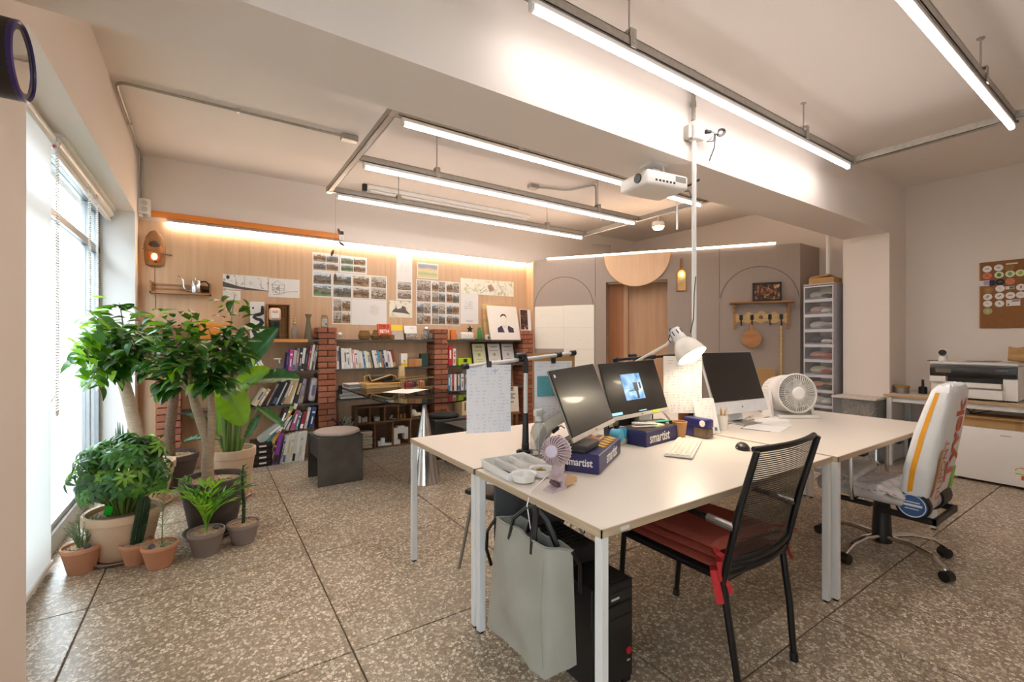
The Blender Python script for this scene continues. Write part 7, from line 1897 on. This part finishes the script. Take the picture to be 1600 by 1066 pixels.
def leaf_mesh(L, W, droop=.25, fold=.18, tipw=.15, mats=LEAF, n=5):
    b = B()
    def fn(u, v):
        w = W * .5 * max(sin(pi * min(1, u ** .8 * .97 + .02)), 0) ** .8 * (1 - .15 * u)
        y = (v - .5) * 2 * w
        return Vector((u * L * (1 - droop * .25 * u), y, fold * abs(y) - droop * L * u * u + .004))
    b.grid(fn, n, 2)
    me = b.mesh('leaf', 80)
    return me
def with_mats(me, m):
    c = me.copy(); c.materials.clear(); c.materials.append(m); return c
LM = [[with_mats(leaf_mesh(1, .50, d, .22), m) for m in LEAF] for d in (.15, .35, .55)]
LEAFW = [2, 2, 1]
def put_leaf(t, p, d, size, light=.2, mset=None, up=None, droop=None):
    d = Vector(d).normalized()
    n = Vector(up or (random.uniform(-.5, .5), random.uniform(-.5, .5), 1))
    y = n.cross(d)
    if y.length < .01: y = Vector((0, 1, 0))
    y.normalize(); z = d.cross(y)
    Mx_ = Matrix((d, y, z)).transposed()
    r = random.random()
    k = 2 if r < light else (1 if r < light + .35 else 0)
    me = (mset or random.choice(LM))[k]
    o = bpy.data.objects.new('leaf', me); COL.objects.link(o); o.parent = t
    o.location = p; o.rotation_euler = Mx_.to_euler(); o.scale = (size, size, size)
    return o

def tree(name, label, base, trunks, ends, nleaf, r_pot, h_pot, potm, saucer, bark, size, lightfn, radius):
    t = thing(name, label, 'potted plant', base)
    bs = Vector(base)
    pot(t, r_pot, h_pot, potm, saucer=saucer, z0=.012 if saucer else 0)
    tips = []
    for pts, rr in trunks:
        P_ = [Vector(p) - bs for p in pts]
        mk('trunk', B().tube(P_, rr, 12), bark, t)
        tips.append((P_[-1], rr[-1]))
    b = B(); L_ = []
    for e in ends:
        e = Vector(e) - bs
        tip, r0 = min(tips, key=lambda q: (q[0] - e).length)
        mid = tip.lerp(e, .5) + Vector((random.uniform(-.04, .04), random.uniform(-.04, .04), random.uniform(.0, .08)))
        path = [tip - Vector((0, 0, .03)), tip.lerp(mid, .5) + Vector((0, 0, .015)), mid, mid.lerp(e, .55) + Vector((0, 0, .02)), e]
        b.tube(path, [r0 * .5, r0 * .38, .006, .004, .0025], 6)
        for q in range(nleaf):
            f = .25 + .75 * (q + random.random()) / nleaf
            seg = f * 4; i = min(3, int(seg)); p = path[i].lerp(path[i + 1], seg - i)
            dr = (path[i + 1] - path[i]).normalized()
            side = dr.cross(Vector((0, 0, 1)))
            side = side.normalized() if side.length > .05 else Vector((1, 0, 0))
            sgn = 1 if q % 2 else -1
            d = side * sgn * random.uniform(.5, 1) + dr * random.uniform(.2, .8) + Vector((random.uniform(-.3, .3), random.uniform(-.3, .3), random.uniform(-.65, .15)))
            off = side * sgn * random.uniform(0, .05) + Vector((random.uniform(-1, 1), random.uniform(-1, 1), random.uniform(-1, 1))) * radius
            L_.append((p + off, d, (p + off) + bs))
    mk('branches', b, bark, t)
    random.shuffle(L_)
    if len(L_) > 300:
        big = B()
        for p, d, w in L_[300:]:
            d = Vector(d).normalized(); w2 = w + d * size
            if w2.x < -.78: d = Vector((abs(d.x), d.y, d.z))
            n = Vector((random.uniform(-.5, .5), random.uniform(-.5, .5), 1)); y = n.cross(d)
            if y.length < .01: y = Vector((0, 1, 0))
            y.normalize(); z = d.cross(y); sz = size * random.uniform(.75, 1.15); r = random.random()
            lt = lightfn(w)
            big.use(2 if r < lt else (1 if r < lt + .35 else 0))
            dp = random.choice((.15, .35, .55))
            def fn(u, v):
                ww = .25 * max(sin(pi * min(1, u ** .8 * .97 + .02)), 0) ** .8 * (1 - .15 * u)
                yy = (v - .5) * 2 * ww
                return p + (d * (u * (1 - dp * .25 * u)) + y * yy + z * (.2 * abs(yy) - dp * u * u)) * sz
            big.grid(fn, 5, 2)
        mk('foliage', big, LEAF, t, kind='stuff', ang=80)
    for p, d, w in L_[:300]:
        w2 = w + Vector(d).normalized() * size
        if w2.x < -.78: d = Vector((abs(d[0]), d[1], d[2]))
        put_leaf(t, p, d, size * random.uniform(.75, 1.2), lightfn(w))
    return t
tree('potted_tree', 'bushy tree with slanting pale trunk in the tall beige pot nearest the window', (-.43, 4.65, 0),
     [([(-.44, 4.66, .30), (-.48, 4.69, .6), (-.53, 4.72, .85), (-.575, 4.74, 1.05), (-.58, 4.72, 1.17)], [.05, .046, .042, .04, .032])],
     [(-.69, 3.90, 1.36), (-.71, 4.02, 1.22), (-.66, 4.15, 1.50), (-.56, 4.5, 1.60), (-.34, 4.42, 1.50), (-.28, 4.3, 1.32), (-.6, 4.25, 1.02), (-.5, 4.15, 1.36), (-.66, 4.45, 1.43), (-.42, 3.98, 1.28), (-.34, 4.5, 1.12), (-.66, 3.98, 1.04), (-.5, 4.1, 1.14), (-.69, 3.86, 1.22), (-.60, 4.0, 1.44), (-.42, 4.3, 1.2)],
     34, .21, .33, BEIGEPOT, BEIGEPOT, BARK, .115, lambda w: .7 if w.x < -.62 else .15, .045)  # more pale leaves near the window: its backlight put into the leaf colour
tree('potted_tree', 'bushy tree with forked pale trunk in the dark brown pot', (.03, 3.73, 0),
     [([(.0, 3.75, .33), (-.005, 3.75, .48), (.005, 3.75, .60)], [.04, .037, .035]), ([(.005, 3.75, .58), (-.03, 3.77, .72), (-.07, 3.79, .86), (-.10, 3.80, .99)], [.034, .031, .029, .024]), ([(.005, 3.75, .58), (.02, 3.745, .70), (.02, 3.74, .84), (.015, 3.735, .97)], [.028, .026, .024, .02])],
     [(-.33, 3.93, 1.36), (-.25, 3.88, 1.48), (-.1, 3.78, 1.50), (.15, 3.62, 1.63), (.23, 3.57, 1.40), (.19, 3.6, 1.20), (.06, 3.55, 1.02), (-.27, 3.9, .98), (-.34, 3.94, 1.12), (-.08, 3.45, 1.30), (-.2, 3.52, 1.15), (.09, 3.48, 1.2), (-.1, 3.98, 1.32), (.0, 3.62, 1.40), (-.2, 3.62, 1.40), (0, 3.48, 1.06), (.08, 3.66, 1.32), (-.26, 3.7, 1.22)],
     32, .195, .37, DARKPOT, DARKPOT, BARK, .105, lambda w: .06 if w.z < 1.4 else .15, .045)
t = tree('potted_tree', 'slim tree with dark ringed trunk in the dark pot before the brick pillar', (-.27, 5.13, 0),
     [([(-.29, 5.14, .27), (-.29, 5.15, .5), (-.265, 5.14, .75), (-.25, 5.12, .95)], [.045, .04, .042, .036])],
     [(-.4, 5.0, 1.1), (-.1, 5.0, 1.15), (-.25, 4.9, 1.25)], 14, .2, .29, DARKPOT, None, DBARK, .13, lambda w: .15, .04)
for k in range(26):
    a = random.uniform(1.6, 4.6); q = random.uniform(.06, .2)
    put_leaf(t, (cos(a) * q - .04, sin(a) * q, .30 + random.uniform(.0, .16)), (cos(a), sin(a), random.uniform(-.3, .6)), random.uniform(.06, .09), .4)

# broad leaved plant
t = thing('broad_leaf_plant', 'broad paddle-leaved plant in the tall beige pot beside the bookcase', 'potted plant', (.17, 4.48, 0))
pot(t, .172, .40, BEIGEPOT, saucer=BEIGEPOT, z0=.012)
o0 = Vector((.17, 4.48, 0))
def blade(base, tip, width, nrm, curl=.18, m=BOPL, stalk=None, sag=.0, nm='leaf'):
    b0, b1 = Vector(base) - o0, Vector(tip) - o0
    d = (b1 - b0); L_ = d.length; d.normalize()
    n = Vector(nrm); y = n.cross(d).normalized(); z = d.cross(y)
    def fn(u, v):
        w = width * .5 * max(sin(pi * min(1, u * .93 + .05)), 0) ** .62
        s = (v - .5) * 2
        rip = .006 * sin(u * 38) * abs(s)
        return b0 + d * (u * L_) + y * (s * w) + z * (curl * abs(s) ** 1.3 * w * 2 - sag * L_ * u * u * u + rip)
    b = B(); b.grid(fn, 22, 8)
    lf = mk(nm, b, m, t, ang=80)
    mk('midrib', B().tube([fn(k / 10, .5) - z * .003 for k in range(11)], [.007 * (1 - k / 12) for k in range(11)], 6), STEM, lf)
    if stalk:
        s0 = Vector(stalk) - o0
        mk('stalk', B().tube([s0, s0.lerp(b0, .5) + Vector((0, 0, .05)), b0], [.012, .009, .007], 8), STEM, t)
DARKL = leaf_mat('paddle_dark', '#16361e', '#2c5a2a', .1)
LIMEL = leaf_mat('paddle_backlit', '#5c8f22', '#8cb83a', .45)  # lime tone paints the window's backlight into these paddles
blade((.27, 4.33, .97), (.61, 4.10, 1.04), .20, (-.2, -.6, 1), .15, DARKL, (.2, 4.44, .38), .12)
blade((.22, 4.40, 1.05), (.48, 4.2, 1.42), .19, (-.5, -.8, .3), .25, DARKL, (.17, 4.47, .38))
blade((.10, 4.41, .99), (.24, 4.33, .62), .24, (-.3, -1, .4), .1, LIMEL, (.12, 4.47, .38))
blade((.34, 4.27, .76), (.52, 4.15, .62), .085, (0, -.5, 1), .2, BOPL, (.22, 4.45, .38), .1)
blade((.08, 4.42, 1.02), (.24, 4.34, 1.38), .16, (-.6, -.8, .2), .2, BOPL, (.15, 4.5, .38))
blade((.17, 4.38, .92), (.42, 4.2, 1.08), .18, (-.4, -.8, .6), .15, LIMEL, (.19, 4.49, .38))
blade((.05, 4.52, .55), (-.13, 4.62, .74), .09, (.2, -.6, 1), .2, BOPL, (.12, 4.5, .38), .2)
blade((.04, 4.5, .50), (-.2, 4.62, .52), .085, (.2, -.6, 1), .2, BOPL, (.11, 4.49, .38), .25)
blade((.06, 4.52, .52), (.06, 4.48, .86), .13, (-.5, -.9, .1), .1, LIMEL, (.13, 4.52, .38))
blade((.26, 4.38, .5), (.36, 4.3, .70), .07, (-.4, -.8, .4), .1, BOPL, (.2, 4.46, .38))
for (x, y, z) in ((.1, 4.44, .92), (.14, 4.43, .98), (.2, 4.42, .9), (.16, 4.5, .95)):
    mk('stalk', B().tube([(x - .17 + (random.random() - .5) * .05, y - 4.48 + .04, .38), (x - .17, y - 4.48 + .02, .65), (x - .17, y - 4.48, z)], [.013, .01, .006], 8), STEM, t)

# umbrella bush
t = thing('umbrella_bush', 'rounded glossy umbrella-leaf bush in the wide beige pot by the window', 'potted plant', (-.43, 3.62, 0))
pot(t, .19, .27, BEIGEPOT, DSOIL, rb=.135, saucer=mat('#a08c80', .8, 0, .05, 14), z0=.018)
def palmate(mt):
    b = B()
    for k in range(8):
        a = 2 * pi * k / 8
        M_ = Matrix.Rotation(a, 3, 'Z')
        def fn(u, v):
            w = .17 * max(sin(pi * min(1, u ** .8 * .95 + .03)), 0)
            return M_ @ Vector((.12 + u * .95, (v - .5) * 2 * w, .05 - .5 * u * u + .25 * abs(v - .5) * w))
        b.grid(fn, 4, 2)
    me = b.mesh('leaf', 80); me.materials.append(mt); return me
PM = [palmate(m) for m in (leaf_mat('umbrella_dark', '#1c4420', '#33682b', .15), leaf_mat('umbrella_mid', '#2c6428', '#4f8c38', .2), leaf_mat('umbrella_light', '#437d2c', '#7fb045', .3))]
stems = B()
for k in range(150):
    a = random.uniform(0, 2 * pi); el = asin(random.uniform(-.55, 1))
    rr = random.uniform(.72, 1)
    p = Vector((cos(a) * cos(el) * .25 * rr, sin(a) * cos(el) * .25 * rr, .52 + sin(el) * .23 * rr))
    if p.x < -.27: p.x = -.27
    stems.tube([(p.x * .15, p.y * .15, .24), (p.x * .45, p.y * .45, .24 + (p.z - .24) * .6), p], [.006, .004, .0025], 5)
    n = Vector((p.x, p.y, (p.z - .45) * .9 + .08)).normalized()
    r_ = random.random()
    o = bpy.data.objects.new('leaf', PM[2 if (r_ < .22 or p.x < -.18) and r_ < .6 else (1 if r_ < .65 else 0)]); COL.objects.link(o); o.parent = t  # paler leaves on the window side carry its daylight in their colour
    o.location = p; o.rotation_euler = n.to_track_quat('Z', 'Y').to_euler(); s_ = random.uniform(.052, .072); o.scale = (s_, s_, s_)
mk('stems', stems, STEM, t)
mk('plant_tag', B().box((-.06, -.07, .31), (.035, .004, .06), (R(20), R(15), 0)), mat('#25d038', .4), t)

# small palm
t = thing('small_palm', 'small bright green palm in the nearer grey clay pot', 'potted plant', (-.01, 3.385, 0))
pot(t, .10, .145, GREYPOT, SOIL, pebble=(.05, .02))
PALM = leaf_mat('palm_leaf', '#4a8a24', '#86b843', .35)
PALMD = leaf_mat('palm_leaf_dark', '#2c6a22', '#4f8c34', .25)
for k in range(17):
    a = 2 * pi * k / 17 + random.uniform(-.2, .2); s_ = random.uniform(.08, .2); h = random.uniform(.2, .36) if k % 3 else random.uniform(.3, .38)
    P_ = [Vector((cos(a) * s_ * f ** 1.6, sin(a) * s_ * f ** 1.6, .13 + h * (1.25 * f - .35 * f * f * (1 + s_ * 2)))) for f in [q / 8 for q in range(9)]]
    b = B().tube(P_, [.004 - .0003 * q for q in range(9)], 5)
    for q in (3, 5, 7, 8):
        d = (P_[q] - P_[q - 1]).normalized(); sd = d.cross(Vector((0, 0, 1))).normalized()
        for sg in (-1, 1):
            e = P_[q] + sd * sg * .05 * (1.1 - abs(q - 5.5) / 6) + d * .095 + Vector((0, 0, -.02))
            m_ = P_[q].lerp(e, .5) + Vector((0, 0, .006))
            w = sd * sg * .009 + d * -.003
            b.face([P_[q] - w * .4, m_ - w, e, m_ + w])
    tip = P_[-1] + (P_[-1] - P_[-2]).normalized() * .07
    b.face([P_[-1] - Vector((.004, 0, 0)), P_[-1].lerp(tip, .5) + Vector((0, .008, 0)), tip, P_[-1].lerp(tip, .5) - Vector((0, .008, 0))])
    mk('frond', b, PALM if k % 3 else PALMD, t, ang=80)
# euphorbia-like stalk
t = thing('thin_succulent', 'thin upright succulent with tiny leaves in the farther grey clay pot', 'potted plant', (.19, 3.44, 0))
pot(t, .095, .13, GREYPOT, SOIL)
mk('stem', B().tube([(0, 0, .11), (.004, 0, .25), (-.006, .004, .4), (0, 0, .5)], [.011, .010, .008, .004], 8), mat('#2b3a26', .7, 0, .2), t)
SM = [with_mats(leaf_mesh(1, .4, .1, .1), m) for m in LEAF]
for k in range(60):
    z = .16 + .34 * k / 60; a = k * 2.4
    put_leaf(t, (cos(a) * .008, sin(a) * .008, z), (cos(a), sin(a), .5), random.uniform(.02, .038), .2, SM)
# terracotta trio
t = thing('rosemary', 'small feathery rosemary in the terracotta pot nearest the window', 'potted plant', (-.60, 3.525, 0))
pot(t, .093, .145, TERRA, SOIL, pebble=(.03, -.04))
b = B()
for k in range(34):
    a = random.uniform(0, 6.28); s_ = random.uniform(.02, .11); h = random.uniform(.08, .19)
    if cos(a) * s_ < -.09: continue
    p0 = Vector((cos(a) * .015, sin(a) * .015, .13)); p1 = Vector((cos(a) * s_, sin(a) * s_, .13 + h)); mid = p0.lerp(p1, .5) + Vector((0, 0, .02))
    b.tube([p0, mid, p1], [.002, .0016, .001], 4)
    for q in range(18):
        f = .25 + .75 * q / 18
        c = p0.lerp(mid, f * 2) if f < .5 else mid.lerp(p1, f * 2 - 1)
        an = q * 2.4; e = c + Vector((cos(an) * .018, sin(an) * .018, .012))
        b.face([c + Vector((0, 0, -.0014)), c.lerp(e, .5) + Vector((.0012, 0, 0)), e, c.lerp(e, .5) - Vector((.0012, 0, 0))])
mk('needles', b, leaf_mat('rosemary_green', '#5c7a52', '#93a97f', .2), t, kind='stuff')
t = thing('column_cactus', 'leaning ribbed column cactus in the middle terracotta pot', 'potted plant', (-.35, 3.47, 0))
pot(t, .085, .125, TERRA, SOIL)
ring = []
for k in range(13):
    f = k / 12; c = Vector((-.005 + .045 * f, -.005 - .02 * f, .10 + .29 * f)); r = .024 + .006 * sin(pi * f) if f < .9 else .028 * (1 - (f - .9) * 6)
    ring.append([c + Vector((cos(2 * pi * j / 28) * r * (1 + .16 * cos(14 * pi * j / 14)), sin(2 * pi * j / 28) * r * (1 + .16 * cos(14 * pi * j / 14)), 0)) for j in range(28)])
b = B(); b._rings(ring)
mk('body', b, mat('#2f4a34', .8, 0, .3, 90, .5), t)
b = B()
for k in range(220):
    f = random.random() * .95; a = random.uniform(0, 6.28); c = Vector((-.005 + .045 * f, -.005 - .02 * f, .10 + .29 * f)); r = .03
    b.cyl(c + Vector((cos(a) * r * .9, sin(a) * r * .9, 0)), c + Vector((cos(a) * (r + .008), sin(a) * (r + .008), .003)), .0008, .0002, 3)
mk('spines', b, mat('#6f7a5c', .7), t, kind='stuff')
t = thing('wispy_plant', 'wispy thin-stemmed plant with a dark pebble in the foremost terracotta pot', 'potted plant', (-.235, 3.35, 0))
pot(t, .09, .13, TERRA, SOIL, pebble=(-.035, -.03))
b = B().tube([(.01, 0, .11), (.012, 0, .25), (.02, .005, .42)], [.004, .003, .0015], 6)
for k in range(24):
    z = .2 + .22 * k / 24; a = k * 2.4; s_ = random.uniform(.03, .09)
    b.tube([(.013, 0, z), (.013 + cos(a) * s_ * .6, sin(a) * s_ * .6, z + .03), (.013 + cos(a) * s_, sin(a) * s_, z + .015)], [.0016, .0014, .0006], 4)
mk('sprigs', b, leaf_mat('wispy_green', '#54704f', '#86986f', .2), t)
mk('moss', B().sph((.03, -.03, .122), (.03, .022, .012), 10, 5), mat('#6f8560', .9, 0, .3, 60, .4), t)
# snake plant
t = thing('snake_plant', 'upright spiky snake plant half hidden behind the slanting tree trunk', 'potted plant', (-.60, 5.02, 0))
pot(t, .11, .2, DARKPOT, SOIL)
for k in range(11):
    a = random.uniform(0, 6.28); q = random.uniform(.01, .06); h = random.uniform(.3, .48)
    b = B().tube([(cos(a) * q, sin(a) * q, .17), (cos(a) * q * 1.3, sin(a) * q * 1.3, .17 + h * .6), (cos(a) * q * 1.6, sin(a) * q * 1.6, .17 + h)], [.016, .014, .002], 8, flat=.5)
    mk('leaf', b, mat('#3d5f47', .5, 0, .2, 20, stretch=(1, 1, 4)), t)
